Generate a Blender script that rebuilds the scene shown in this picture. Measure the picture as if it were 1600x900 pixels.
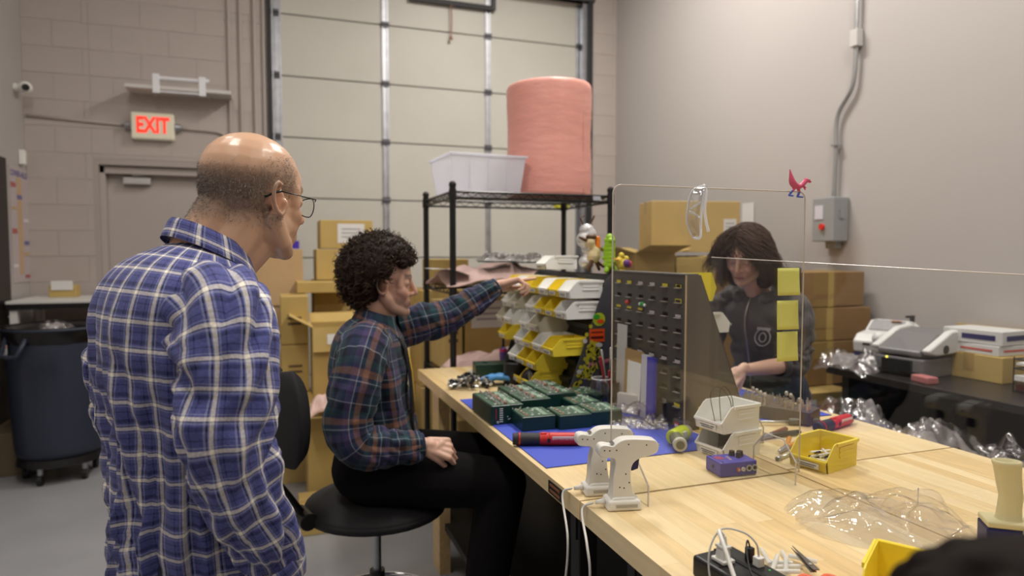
import bpy, bmesh, math, random
import numpy as np
from mathutils import Vector, Matrix, noise
random.seed(7); np.random.seed(7)
for o in list(bpy.data.objects): bpy.data.objects.remove(o)
scene = bpy.context.scene
COL = scene.collection
PI = math.pi
def R(a): return math.radians(a)

# ---------------- camera ----------------
F = 1041.0; TH = R(19.6); PIT = math.atan(55/F); H = 1.45
fw = Vector((math.sin(TH)*math.cos(PIT), math.cos(TH)*math.cos(PIT), -math.sin(PIT)))
rt = Vector((math.cos(TH), -math.sin(TH), 0)); up = rt.cross(fw)
cam_d = bpy.data.cameras.new('camera'); cam = bpy.data.objects.new('camera', cam_d); COL.objects.link(cam)
cam.matrix_world = Matrix(((rt.x, up.x, -fw.x, 0), (rt.y, up.y, -fw.y, 0), (rt.z, up.z, -fw.z, H), (0,0,0,1)))
cam_d.sensor_width = 36; cam_d.lens = 36*F/1600; cam_d.clip_start = .05; cam_d.clip_end = 60
cam_d.dof.use_dof = True; cam_d.dof.focus_distance = 1.45; cam_d.dof.aperture_fstop = 2.7
scene.camera = cam

# ---------------- world, exposure ----------------
w = bpy.data.worlds.new('world'); scene.world = w; w.use_nodes = True
w.node_tree.nodes['Background'].inputs[0].default_value = (1,.95,.9,1)
w.node_tree.nodes['Background'].inputs[1].default_value = .03
vs = scene.view_settings
vs.view_transform = 'Standard'; vs.look = 'None'; vs.gamma = 1; vs.use_curve_mapping = False
vs.exposure = 0.38

# ---------------- pixel -> point on a real plane ----------------
def ray(px, py): return (fw + rt*((px-800)/F) + up*((450-py)/F))
def onZ(px, py, z): d = ray(px,py); k = (z-H)/d.z; return Vector((0,0,H)) + d*k
def onY(px, py, y): d = ray(px,py); k = y/d.y; return Vector((0,0,H)) + d*k
def onX(px, py, x): d = ray(px,py); k = x/d.x; return Vector((0,0,H)) + d*k
def onD(px, py, D): d = ray(px,py); return Vector((0,0,H)) + d*D
# ---------------- materials ----------------
MATS = {}
def mat(name, col, rough=.5, metal=0, spec=.5, trans=0, ior=1.45, bump=0, bscale=60, var=0, vscale=4, emit=None, estr=0, alpha=1, sheen=0, sss=0, stretch=None, coat=0):
    if name in MATS: return MATS[name]
    m = bpy.data.materials.new(name); m.use_nodes = True; nt = m.node_tree; N = nt.nodes; L = nt.links
    b = N['Principled BSDF']
    c = tuple(col)+(1,) if len(col) == 3 else tuple(col)
    b.inputs['Base Color'].default_value = c; b.inputs['Roughness'].default_value = rough
    b.inputs['Metallic'].default_value = metal; b.inputs['Specular IOR Level'].default_value = spec
    b.inputs['Transmission Weight'].default_value = trans; b.inputs['IOR'].default_value = ior
    b.inputs['Alpha'].default_value = alpha; b.inputs['Sheen Weight'].default_value = sheen
    b.inputs['Coat Weight'].default_value = coat
    if sss: b.inputs['Subsurface Weight'].default_value = sss; b.inputs['Subsurface Scale'].default_value = .01
    if emit: b.inputs['Emission Color'].default_value = tuple(emit)+(1,); b.inputs['Emission Strength'].default_value = estr
    tc = N.new('ShaderNodeTexCoord')
    vec = tc.outputs['Object']
    if stretch:
        mp = N.new('ShaderNodeMapping'); mp.inputs['Scale'].default_value = stretch; L.new(vec, mp.inputs['Vector']); vec = mp.outputs[0]
    if var:
        n = N.new('ShaderNodeTexNoise'); n.inputs['Scale'].default_value = vscale; n.inputs['Detail'].default_value = 6; L.new(vec, n.inputs['Vector'])
        r = N.new('ShaderNodeMapRange'); r.inputs[1].default_value = .3; r.inputs[2].default_value = .7; r.inputs[3].default_value = 1-var; r.inputs[4].default_value = 1+var
        L.new(n.outputs['Fac'], r.inputs[0])
        mx = N.new('ShaderNodeVectorMath'); mx.operation = 'SCALE'; mx.inputs[0].default_value = c[:3]; L.new(r.outputs[0], mx.inputs['Scale'])
        L.new(mx.outputs[0], b.inputs['Base Color'])
    if bump:
        n2 = N.new('ShaderNodeTexNoise'); n2.inputs['Scale'].default_value = bscale; n2.inputs['Detail'].default_value = 5; L.new(vec, n2.inputs['Vector'])
        bp = N.new('ShaderNodeBump'); bp.inputs['Strength'].default_value = bump; bp.inputs['Distance'].default_value = .01
        L.new(n2.outputs['Fac'], bp.inputs['Height']); L.new(bp.outputs[0], b.inputs['Normal'])
    MATS[name] = m; return m

def attr_mat(name, rough=.5, spec=.4, sss=0, bump=0, bscale=300, sheen=0, attr='col'):
    m = mat(name, (.5,.5,.5), rough, spec=spec, sss=sss, bump=bump, bscale=bscale, sheen=sheen)
    N = m.node_tree.nodes; a = N.new('ShaderNodeAttribute'); a.attribute_name = attr
    m.node_tree.links.new(a.outputs['Color'], N['Principled BSDF'].inputs['Base Color']); return m

def plaid(name, warp, weft, pu, pv, rough=.85, mul=1.0, warm=None):
    """warp/weft: list of (pos, colour) constant stops; pu,pv repeat in metres; colour = average of both thread systems"""
    m = mat(name, (.1,.1,.3), rough, spec=.2, sheen=.12)
    nt = m.node_tree; N = nt.nodes; L = nt.links; b = N['Principled BSDF']
    uv = N.new('ShaderNodeUVMap'); uv.uv_map = 'UVMap'; sp = N.new('ShaderNodeSeparateXYZ'); L.new(uv.outputs[0], sp.inputs[0])
    outs = []
    for k, (stops, p) in enumerate(((warp, pu), (weft, pv))):
        d = N.new('ShaderNodeMath'); d.operation = 'DIVIDE'; d.inputs[1].default_value = p; L.new(sp.outputs[k], d.inputs[0])
        f = N.new('ShaderNodeMath'); f.operation = 'FRACT'; L.new(d.outputs[0], f.inputs[0])
        r = N.new('ShaderNodeValToRGB'); r.color_ramp.interpolation = 'LINEAR'; cr = r.color_ramp
        while len(cr.elements) > 1: cr.elements.remove(cr.elements[0])
        cr.elements[0].position = 0; cr.elements[0].color = tuple(stops[0][1])+(1,)
        prev = stops[0][1]
        for (ps, c) in stops[1:]:
            e = cr.elements.new(max(0, ps-.012)); e.color = tuple(prev)+(1,)
            e = cr.elements.new(min(1, ps+.012)); e.color = tuple(c)+(1,)
            prev = c
        L.new(f.outputs[0], r.inputs[0]); outs.append(r.outputs[0])
    mx = N.new('ShaderNodeMix'); mx.data_type = 'RGBA'; mx.inputs[0].default_value = .5
    L.new(outs[0], mx.inputs[6]); L.new(outs[1], mx.inputs[7])
    # slight woven mottling
    nz = N.new('ShaderNodeTexNoise'); nz.inputs['Scale'].default_value = 260; nz.inputs['Detail'].default_value = 2; L.new(uv.outputs[0], nz.inputs[0])
    mr = N.new('ShaderNodeMapRange'); mr.inputs[1].default_value = .3; mr.inputs[2].default_value = .7; mr.inputs[3].default_value = .82*mul; mr.inputs[4].default_value = 1.18*mul; L.new(nz.outputs[0], mr.inputs[0])
    sc = N.new('ShaderNodeVectorMath'); sc.operation = 'SCALE'; L.new(mx.outputs[2], sc.inputs[0]); L.new(mr.outputs[0], sc.inputs['Scale'])
    L.new(sc.outputs[0], b.inputs['Base Color'])
    bp = N.new('ShaderNodeBump'); bp.inputs['Strength'].default_value = .25; bp.inputs['Distance'].default_value = .004
    n3 = N.new('ShaderNodeTexNoise'); n3.inputs['Scale'].default_value = 28; n3.inputs['Detail'].default_value = 4; L.new(uv.outputs[0], n3.inputs[0])
    L.new(n3.outputs[0], bp.inputs['Height']); L.new(bp.outputs[0], b.inputs['Normal'])
    return m

def clear(name, tint=(1,1,1), rough=.02, vis=.93, spec=.5, bump=0, bscale=30):
    """thin clear plastic: mostly transparent, reflects at grazing angles"""
    if name in MATS: return MATS[name]
    m = bpy.data.materials.new(name); m.use_nodes = True; nt = m.node_tree; N = nt.nodes; L = nt.links
    for n in list(N): N.remove(n)
    o = N.new('ShaderNodeOutputMaterial'); t = N.new('ShaderNodeBsdfTransparent'); t.inputs[0].default_value = tuple(tint)+(1,)
    g = N.new('ShaderNodeBsdfGlossy'); g.inputs['Roughness'].default_value = rough
    lw = N.new('ShaderNodeLayerWeight'); lw.inputs[0].default_value = .5
    pw = N.new('ShaderNodeMath'); pw.operation = 'POWER'; pw.inputs[1].default_value = 4.5; L.new(lw.outputs['Facing'], pw.inputs[0])
    ad = N.new('ShaderNodeMath'); ad.operation = 'MULTIPLY_ADD'; ad.inputs[1].default_value = spec*1.2; ad.inputs[2].default_value = 1-vis; ad.use_clamp = True
    L.new(pw.outputs[0], ad.inputs[0])
    mx = N.new('ShaderNodeMixShader'); L.new(ad.outputs[0], mx.inputs[0]); L.new(t.outputs[0], mx.inputs[1]); L.new(g.outputs[0], mx.inputs[2]); L.new(mx.outputs[0], o.inputs[0])
    if bump:
        tc = N.new('ShaderNodeTexCoord'); n2 = N.new('ShaderNodeTexNoise'); n2.inputs['Scale'].default_value = bscale; n2.inputs['Detail'].default_value = 3; L.new(tc.outputs['Object'], n2.inputs[0])
        bp = N.new('ShaderNodeBump'); bp.inputs['Strength'].default_value = bump; bp.inputs['Distance'].default_value = .02; L.new(n2.outputs[0], bp.inputs['Height'])
        L.new(bp.outputs[0], g.inputs['Normal']); L.new(bp.outputs[0], lw.inputs['Normal'])
    MATS[name] = m; return m

def milky(name, col=(.9,.9,.9), vis=.5, rough=.3):
    """translucent plastic: part transparent, part diffuse/translucent"""
    if name in MATS: return MATS[name]
    m = bpy.data.materials.new(name); m.use_nodes = True; nt = m.node_tree; N = nt.nodes; L = nt.links
    b = N['Principled BSDF']; b.inputs['Base Color'].default_value = tuple(col)+(1,); b.inputs['Roughness'].default_value = rough
    o = N['Material Output']; t = N.new('ShaderNodeBsdfTransparent'); tr = N.new('ShaderNodeBsdfTranslucent'); tr.inputs[0].default_value = tuple(col)+(1,)
    a = N.new('ShaderNodeMixShader'); a.inputs[0].default_value = .4; L.new(b.outputs[0], a.inputs[1]); L.new(tr.outputs[0], a.inputs[2])
    mx = N.new('ShaderNodeMixShader'); mx.inputs[0].default_value = vis; L.new(a.outputs[0], mx.inputs[1]); L.new(t.outputs[0], mx.inputs[2]); L.new(mx.outputs[0], o.inputs[0])
    MATS[name] = m; return m

# ---------------- mesh builder ----------------
class MB:
    def __init__(s): s.v = []; s.f = []; s.m = []; s.uv = {}
    def add(s, vs, fs, mi=0, M=None):
        n = len(s.v)
        if M is not None: vs = [M @ Vector(v) for v in vs]
        s.v += [tuple(v) for v in vs]; s.f += [tuple(i+n for i in f) for f in fs]; s.m += [mi]*len(fs); return s
    def box(s, c, d, M=None, mi=0, taper=1.0, tapery=None):
        x, y, z = d[0]/2, d[1]/2, d[2]/2; t = taper; ty = t if tapery is None else tapery
        vs = [(-x,-y,-z),(x,-y,-z),(x,y,-z),(-x,y,-z),(-x*t,-y*ty,z),(x*t,-y*ty,z),(x*t,y*ty,z),(-x*t,y*ty,z)]
        T = Matrix.Translation(c)
        if M is not None: T = T @ M
        return s.add(vs, [(0,3,2,1),(4,5,6,7),(0,1,5,4),(1,2,6,5),(2,3,7,6),(3,0,4,7)], mi, T)
    def cyl(s, a, b, r, r2=None, n=16, mi=0, cap=True):
        a = Vector(a); b = Vector(b); r2 = r if r2 is None else r2
        q = (b-a).to_track_quat('Z','Y').to_matrix(); u = q.col[0]; v = q.col[1]
        vs = []
        for c, rr in ((a,r),(b,r2)):
            for i in range(n): t = 2*PI*i/n; vs.append(c + u*math.cos(t)*rr + v*math.sin(t)*rr)
        fs = [(i,(i+1)%n,n+(i+1)%n,n+i) for i in range(n)]
        if cap: fs += [tuple(range(n-1,-1,-1)), tuple(range(n,2*n))]
        return s.add(vs, fs, mi)
    def sph(s, c, r, sc=(1,1,1), n=16, mi=0, M=None):
        m = n//2; vs = [(0,0,-r*sc[2])]
        for j in range(1,m):
            p = PI*j/m
            for i in range(n): t = 2*PI*i/n; vs.append((r*sc[0]*math.sin(p)*math.cos(t), r*sc[1]*math.sin(p)*math.sin(t), -r*sc[2]*math.cos(p)))
        vs.append((0,0,r*sc[2])); L = len(vs)-1
        fs = [(0,1+(i+1)%n,1+i) for i in range(n)]
        for j in range(m-2):
            for i in range(n): a = 1+j*n; fs.append((a+i,a+(i+1)%n,a+n+(i+1)%n,a+n+i))
        a = 1+(m-2)*n; fs += [(a+i,a+(i+1)%n,L) for i in range(n)]
        T = Matrix.Translation(c)
        if M is not None: T = T @ M
        return s.add(vs, fs, mi, T)
    def cap(s, a, b, ra, rb, n=16, mi=0):           # tapered capsule, closed
        a = Vector(a); b = Vector(b)
        if (b-a).length < 1e-6: return s.sph(a, ra, n=n, mi=mi)
        q = (b-a).to_track_quat('Z','Y').to_matrix(); u, v, w_ = q.col[0], q.col[1], q.col[2]; k = n//4
        rings = []
        for j in range(1,k+1): p = PI/2*j/k; rings.append((a - w_*ra*math.cos(p), ra*math.sin(p)))
        for j in range(k): p = PI/2*j/k; rings.append((b + w_*rb*math.sin(p), rb*math.cos(p)))
        vs = [a-w_*ra]
        for c, rr in rings:
            for i in range(n): t = 2*PI*i/n; vs.append(c+u*math.cos(t)*rr+v*math.sin(t)*rr)
        vs.append(b+w_*rb); L = len(vs)-1
        fs = [(0,1+(i+1)%n,1+i) for i in range(n)]
        for j in range(len(rings)-1):
            q0 = 1+j*n
            for i in range(n): fs.append((q0+i,q0+(i+1)%n,q0+n+(i+1)%n,q0+n+i))
        q0 = 1+(len(rings)-1)*n; fs += [(q0+i,q0+(i+1)%n,L) for i in range(n)]
        return s.add(vs, fs, mi)
    def tube(s, pts, r, n=8, mi=0, cap=True, closed=False):
        pts = [Vector(p) for p in pts]; m = len(pts); vs = []; pu = None
        for i, p in enumerate(pts):
            if closed: d = pts[(i+1)%m]-pts[i-1]
            else: d = pts[min(i+1,m-1)]-pts[max(i-1,0)]
            d.normalize()
            if pu is None: pu = d.orthogonal().normalized()
            u = (pu - d*pu.dot(d)); u = u.normalized() if u.length > 1e-6 else d.orthogonal().normalized(); pu = u; v = d.cross(u)
            rr = r[i] if isinstance(r,(list,tuple)) else r
            for k in range(n): t = 2*PI*k/n; vs.append(p+u*math.cos(t)*rr+v*math.sin(t)*rr)
        fs = []
        for i in range(m if closed else m-1):
            a = i*n; b = ((i+1)%m)*n
            for k in range(n): fs.append((a+k,a+(k+1)%n,b+(k+1)%n,b+k))
        if cap and not closed: fs += [tuple(range(n-1,-1,-1)), tuple(range((m-1)*n,m*n))]
        return s.add(vs, fs, mi)
    def prism(s, pts, a, b, axis='y', mi=0, M=None):
        """2D outline pts extruded from a to b along axis; outline coords are the other two axes in order"""
        def P(p, t):
            if axis == 'y': return (p[0], t, p[1])
            if axis == 'x': return (t, p[0], p[1])
            return (p[0], p[1], t)
        n = len(pts); vs = [P(p,a) for p in pts]+[P(p,b) for p in pts]
        fs = [(i,(i+1)%n,n+(i+1)%n,n+i) for i in range(n)]+[tuple(range(n-1,-1,-1)),tuple(range(n,2*n))]
        return s.add(vs, fs, mi, M)
    def lathe(s, prof, c=(0,0,0), n=24, mi=0, M=None):
        vs = []; 
        for (r, z) in prof:
            for i in range(n): t = 2*PI*i/n; vs.append((r*math.cos(t), r*math.sin(t), z))
        fs = []
        for j in range(len(prof)-1):
            for i in range(n): a = j*n; fs.append((a+i,a+(i+1)%n,a+n+(i+1)%n,a+n+i))
        fs += [tuple(range(n-1,-1,-1)), tuple(range((len(prof)-1)*n, len(prof)*n))]
        T = Matrix.Translation(c)
        if M is not None: T = T @ M
        return s.add(vs, fs, mi, T)
    def grid(s, fn, nu, nv, mi=0, closed_u=False, uvfn=None):
        """fn(i,j)->point, adds a sheet; uvfn(i,j)->uv per corner"""
        b = len(s.v)
        for j in range(nv):
            for i in range(nu): s.v.append(tuple(fn(i,j)))
        for j in range(nv-1):
            for i in range(nu if closed_u else nu-1):
                i2 = (i+1)%nu
                s.f.append((b+j*nu+i, b+j*nu+i2, b+(j+1)*nu+i2, b+(j+1)*nu+i)); s.m.append(mi)
                if uvfn: s.uv[len(s.f)-1] = [uvfn(i,j), uvfn(i+1,j), uvfn(i+1,j+1), uvfn(i,j+1)]
        return s
    def mesh(s, name, mats, smooth=False):
        me = bpy.data.meshes.new(name); me.from_pydata(s.v, [], s.f)
        if not isinstance(mats,(list,tuple)): mats = [mats]
        for m in mats: me.materials.append(m)
        if len(mats) > 1: me.polygons.foreach_set('material_index', s.m)
        if s.uv:
            ul = me.uv_layers.new(name='UVMap')
            for pi, cs in s.uv.items():
                for k, li in enumerate(me.polygons[pi].loop_indices): ul.data[li].uv = cs[k]
        if smooth: me.polygons.foreach_set('use_smooth', [True]*len(me.polygons))
        me.update(); return me
    def obj(s, name, mats, parent=None, smooth=False, bevel=0, seg=2, sub=0, fix=False):
        me = s.mesh(name, mats, smooth)
        if fix:
            bm = bmesh.new(); bm.from_mesh(me); bmesh.ops.recalc_face_normals(bm, faces=bm.faces); bm.to_mesh(me); bm.free()
        return link(name, me, parent, bevel, seg, sub)
def link(name, me, parent=None, bevel=0, seg=2, sub=0):
    o = bpy.data.objects.new(name, me); COL.objects.link(o)
    if parent is not None: o.parent = parent
    if bevel:
        b = o.modifiers.new('bevel','BEVEL'); b.width = bevel; b.segments = seg; b.limit_method = 'ANGLE'; b.angle_limit = R(38); b.harden_normals = False
    if sub: m = o.modifiers.new('sub','SUBSURF'); m.levels = sub; m.render_levels = sub
    return o
def tag(o, label, cat, group=None, kind=None):
    o['label'] = label; o['category'] = cat
    if group: o['group'] = group
    if kind: o['kind'] = kind
    return o
def struct(o): o['kind'] = 'structure'; return o
def thing(name, label, cat, loc=(0,0,0), rz=0, group=None):
    o = bpy.data.objects.new(name, None); COL.objects.link(o); o.empty_display_size = .05
    o.location = loc; o.rotation_euler = (0,0,rz); return tag(o, label, cat, group)
def copy_tree(root, loc=None, rz=None, label=None, parent=None, kids=None):
    c = root.copy(); COL.objects.link(c)
    if parent is not None: c.parent = parent
    if loc is not None: c.location = loc
    if rz is not None: c.rotation_euler = (0,0,rz) if not hasattr(rz,'__len__') else rz
    if label: c['label'] = label
    for ch in [o for o in list(COL.objects) if o.parent == root]: copy_tree(ch, parent=c)
    return c
def text(name, s, size, M, m, parent=None, depth=.0006, align='CENTER', bold=0):
    cu = bpy.data.curves.new(name,'FONT'); cu.body = s; cu.size = size; cu.align_x = align; cu.align_y = 'CENTER'; cu.extrude = depth; cu.offset = bold; cu.resolution_u = 3
    o = bpy.data.objects.new(name, cu); COL.objects.link(o)
    dg = bpy.context.evaluated_depsgraph_get(); me = bpy.data.meshes.new_from_object(o.evaluated_get(dg)); bpy.data.objects.remove(o)
    me.materials.clear(); me.materials.append(m); me.transform(M); return link(name, me, parent)
def frame(origin, xdir, ydir):
    x = Vector(xdir).normalized(); y = Vector(ydir); y = (y-x*y.dot(x)).normalized(); z = x.cross(y); M = Matrix.Identity(4)
    for i in range(3): M[i][0] = x[i]; M[i][1] = y[i]; M[i][2] = z[i]; M[i][3] = origin[i]
    return M
def bake(o):                         # apply modifiers, keep mesh
    dg = bpy.context.evaluated_depsgraph_get(); me = bpy.data.meshes.new_from_object(o.evaluated_get(dg)); o.modifiers.clear(); o.data = me; return o
def remesh(mb, name, mats, vox, it=4, fac=.5, parent=None):
    o = mb.obj(name, mats, parent, smooth=True)
    r = o.modifiers.new('r','REMESH'); r.mode = 'VOXEL'; r.voxel_size = vox; r.use_smooth_shade = True
    if it: sm = o.modifiers.new('s','SMOOTH'); sm.factor = fac; sm.iterations = it
    bake(o)
    if o.data.materials and not len(o.data.materials): pass
    o.data.materials.clear(); o.data.materials.append(mats if not isinstance(mats,(list,tuple)) else mats[0]); return o
def tubes(name, lines, rad, n, m, parent=None, taper=True, cols=None):
    """many thin strands as one mesh. lines: list of (k,3) arrays"""
    V_=[]; Fs=[]; C=[]; off=0
    for li, P in enumerate(lines):
        P = np.asarray(P,float); k=len(P); d=np.gradient(P,axis=0); d/= (np.linalg.norm(d,axis=1)[:,None]+1e-9)
        a = np.array([.31,.87,.37]); u=np.cross(d,a); u/=(np.linalg.norm(u,axis=1)[:,None]+1e-9); v=np.cross(d,u)
        rr = (rad[li] if hasattr(rad,'__len__') else rad)*np.ones(k)
        if taper: rr = rr*(1-.75*np.linspace(0,1,k)**2)
        t = 2*np.pi*np.arange(n)/n
        ring = P[:,None,:]+ (u[:,None,:]*np.cos(t)[None,:,None]+v[:,None,:]*np.sin(t)[None,:,None])*rr[:,None,None]
        V_.append(ring.reshape(-1,3)); i=np.arange(k-1)[:,None]*n; j=np.arange(n)[None,:]; j2=(j+1)%n
        f=np.stack([i+j,i+j2,i+n+j2,i+n+j],-1).reshape(-1,4)+off; Fs.append(f); off+=k*n
        if cols is not None: C.append(np.repeat(np.array([cols[li]]),k*n,0))
    Vv=np.concatenate(V_); Ff=np.concatenate(Fs)
    me=bpy.data.meshes.new(name); me.vertices.add(len(Vv)); me.vertices.foreach_set('co',Vv.ravel())
    me.loops.add(Ff.size); me.loops.foreach_set('vertex_index',Ff.ravel().astype(np.int32)); me.polygons.add(len(Ff))
    me.polygons.foreach_set('loop_start',(np.arange(len(Ff))*4).astype(np.int32)); me.polygons.foreach_set('loop_total',np.full(len(Ff),4,np.int32))
    me.polygons.foreach_set('use_smooth',np.ones(len(Ff),bool)); me.update(calc_edges=True); me.validate()
    me.materials.append(m)
    if cols is not None:
        c=np.concatenate(C); c=np.concatenate([c,np.ones((len(c),1))],1); at=me.color_attributes.new('col','FLOAT_COLOR','POINT'); at.data.foreach_set('color',c.ravel())
    o = link(name, me, parent); o['kind'] = 'stuff' if parent is not None else None
    return o
def setcol(me, fn):
    n=len(me.vertices); co=np.empty(n*3); me.vertices.foreach_get('co',co); co=co.reshape(-1,3); c=fn(co)
    c=np.concatenate([c,np.ones((n,1))],1); at=me.color_attributes.new('col','FLOAT_COLOR','POINT'); at.data.foreach_set('color',c.ravel())
def bez(p, n=12):                   # catmull-rom through points
    P=[Vector(q) for q in p]; P=[P[0]*2-P[1]]+P+[P[-1]*2-P[-2]]; out=[]
    for i in range(1,len(P)-2):
        for k in range(n):
            t=k/n; a,b,c,d=P[i-1],P[i],P[i+1],P[i+2]
            out.append(.5*((2*b)+(c-a)*t+(2*a-5*b+4*c-d)*t*t+(3*b-a-3*c+d)*t**3))
    out.append(P[-2]); return out
# ---------------- lamps (ceiling panels give the light) ----------------
YB, XL, XR, CE, YF = 6.15, -1.80, 3.32, 4.6, -4.0
XR2 = 3.32
M_wall = mat('wall_paint_taupe', (.45,.395,.365), .6, bump=.06, bscale=90, var=.04, vscale=1.5)
M_wallr = mat('wall_paint_smooth', (.455,.425,.41), .55, bump=.03, bscale=60, var=.02, vscale=.8)
M_floor = mat('epoxy_floor', (.30,.305,.32), .35, var=.07, vscale=3, bump=.03, bscale=12)
M_ceil = mat('ceiling_paint', (.6,.6,.58), .8)
M_housing = mat('lamp_housing', (.8,.8,.8), .4)
M_diff = mat('lamp_diffuser', (1,1,1), .5, emit=(1,.94,.86), estr=4)
lampn = ['over the cartons by the right wall','over the grey door corner','over the woman and the desk','over the standing man','behind the camera on the right','behind the camera on the left']
def ceiling_lamp(x, y, power, first=[None]):
    t = thing('ceiling_lamp', 'long white ceiling fixture '+lampn.pop(0), 'lamp', (x,y,CE-.12), 0, 'ceiling fixtures')
    MB().box((0,0,.04),(.34,1.25,.08)).obj('housing', M_housing, t, bevel=.01)
    MB().box((0,0,-.005),(.28,1.18,.012)).obj('diffuser', M_diff, t)
    ld = bpy.data.lights.new('lamp_light','AREA'); ld.shape = 'RECTANGLE'; ld.size = .3; ld.size_y = 1.2; ld.energy = power; ld.color = (1,.945,.88)
    lo = bpy.data.objects.new('lamp_light', ld); COL.objects.link(lo); lo.parent = t; lo.location = (0,0,-.02)
for (x, y, p) in ((2.0,3.9,74),(-.9,3.2,9),(2.2,1.2,44),(-.5,1.3,33),(2.2,-1.5,16),(-.6,-1.5,12)): ceiling_lamp(x, y, p)

# ---------------- shell ----------------
struct(MB().box(((XL+XR)/2,(YB+YF)/2,-.05),(XR-XL+.6,YB-YF+1.4,.1)).obj('floor', M_floor))
struct(MB().box(((XL+XR)/2,(YB+YF)/2,CE+.05),(XR-XL+.6,YB-YF+1.4,.1)).obj('ceiling', M_ceil))
struct(MB().box((XL-.1,(YB+YF)/2,CE/2),(.2,YB-YF+1.0,CE)).obj('wall_left', M_wallr))
struct(MB().box((XR+.1,(YB+YF)/2,CE/2),(.2,YB-YF+1.0,CE)).obj('wall_right', M_wallr))
struct(MB().box(((XL+XR)/2,YF-.1,CE/2),(XR-XL+.4,.2,CE)).obj('wall_front', M_wall))
GX0, GX1, GZ = -.02, 3.01, 3.95       # roll door opening
DX0, DX1, DZ = -1.31, -.38, 2.155     # person door opening
wb = struct(MB().box(((XL+DX0)/2,YB+.101,CE/2),(DX0-XL,.2,CE)).box(((DX0+DX1)/2,YB+.101,(DZ+CE)/2),(DX1-DX0,.2,CE-DZ))
     .box(((DX1+GX0)/2,YB+.101,CE/2),(GX0-DX1,.2,CE)).box(((GX0+GX1)/2,YB+.101,(GZ+CE)/2),(GX1-GX0,.2,CE-GZ)).box(((GX1+XR)/2,YB+.101,CE/2),(XR-GX1,.2,CE))
     .obj('wall_back', mat('block_mortar', (.40,.35,.325), .8)))
# painted concrete blocks, each a piece of its own (course 0.203, block 0.406), shared meshes
bcache = {}
def block(x0, x1, z0, z1):
    g = .0013; k = (round(x1-x0,3), round(z1-z0,3))
    if k not in bcache: bcache[k] = MB().box((0,0,0),(k[0]-2*g,.03,k[1]-2*g)).mesh('cinder_block', M_wall)
    o = link('cinder_block', bcache[k], wb); o.location = ((x0+x1)/2, YB+.013+random.uniform(-.0012,.0012), (z0+z1)/2)
regions = [(XL,DX0-.04,0,CE),(DX0-.04,DX1+.04,DZ+.05,CE),(DX1+.04,GX0,0,CE),(GX1,XR,0,CE)]
for (a, b, za, zb) in regions:
    r = 0; z = 0
    while z < 4.2:
        z1 = z+.2032; x = XL - (.2032 if r % 2 else 0)
        while x < b:
            x1 = x+.4064; p, q = max(x,a), min(x1,b); zz = max(z,za)
            if q-p > .02 and z1-zz > .02: block(p, q, zz, z1)
            x = x1
        z = z1; r += 1
# ---------------- roll-up (sectional) door ----------------
M_gpan = mat('garage_panel_cream', (.56,.545,.49), .5, var=.03, vscale=2, bump=.02, bscale=20)
M_galv = mat('galvanised_steel', (.46,.47,.50), .38, .85, var=.15, vscale=12)
M_dark = mat('dark_rubber', (.025,.025,.027), .6)
M_darkst = mat('dark_steel', (.10,.10,.11), .45, .6)
g = struct(MB().box(((GX0+GX1)/2,YB+.19,GZ/2+.1),(GX1-GX0+.1,.02,GZ+.2)).obj('door_2', M_gpan))
ph = .533; pm = None
for k in range(8):
    z0 = .02+k*ph-.215
    if k == 0: z0, z1 = .02, .02+ph-.215
    else: z1 = z0+ph
    z1 = min(z1, GZ+.1)
    MB().box(((GX0+GX1)/2,YB+.135,(z0+z1)/2),(GX1-GX0-.02,.045,z1-z0-.010)).obj('door_panel', M_gpan, g, bevel=.004)
for k in range(1,8):
    zl = .02+k*ph-.215
    for x in (.035,.99,1.98,2.95):
        if zl < GZ: MB().box((x,YB+.098,zl),(.07,.012,.055)).cyl((x-.035,YB+.092,zl),(x+.035,YB+.092,zl),.009,n=8).obj('hinge', M_darkst, g)
for x, wd in ((.045,.085),(.99,.055),(1.98,.05),(2.95,.06)):
    MB().box((x-wd/2+.006,YB+.105,GZ/2+.05),(.012,.02,GZ+.1)).box((x+wd/2-.006,YB+.105,GZ/2+.05),(.012,.02,GZ+.1)).box((x,YB+.112,GZ/2+.05),(wd,.008,GZ+.1)).obj('strut', M_galv, g)
a = onY(640,-3,YB+.06); b = onY(772,12,YB+.06)
MB().box(((a.x+b.x)/2,YB+.075,(a.z+b.z)/2),((b-a).length,.03,.045)).obj('truss_bar', M_dark, g)
MB().cyl((b.x,YB+.07,GZ+.3),(b.x,YB+.07,b.z-.02),.022,n=8).obj('bar_stop', M_darkst, g)
p = onY(705,8,YB+.06); q = onY(705,60,YB+.06)
MB().tube([p,(p.x+.004,p.y,(p.z+q.z)/2),q],.006,6).sph(q,.018,n=8).obj('pull_rope', mat('rope_red',(.35,.16,.12),.8), g)
# tracks and jamb seals
tr = struct(MB().box((GX0+.005,YB+.06,GZ/2),(.035,.16,GZ)).box((GX1+.01,YB+.06,GZ/2),(.05,.16,GZ)).obj('trim_1', M_dark))
struct(MB().box((GX0+.035,YB+.05,GZ/2),(.012,.05,GZ)).box((GX1-.035,YB+.04,GZ/2),(.045,.04,GZ)).obj('trim_2', M_galv))
struct(MB().box(((GX0+GX1)/2,YB+.02,GZ+.04),(GX1-GX0+.1,.10,.08)).obj('trim_3', M_darkst))
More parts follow.
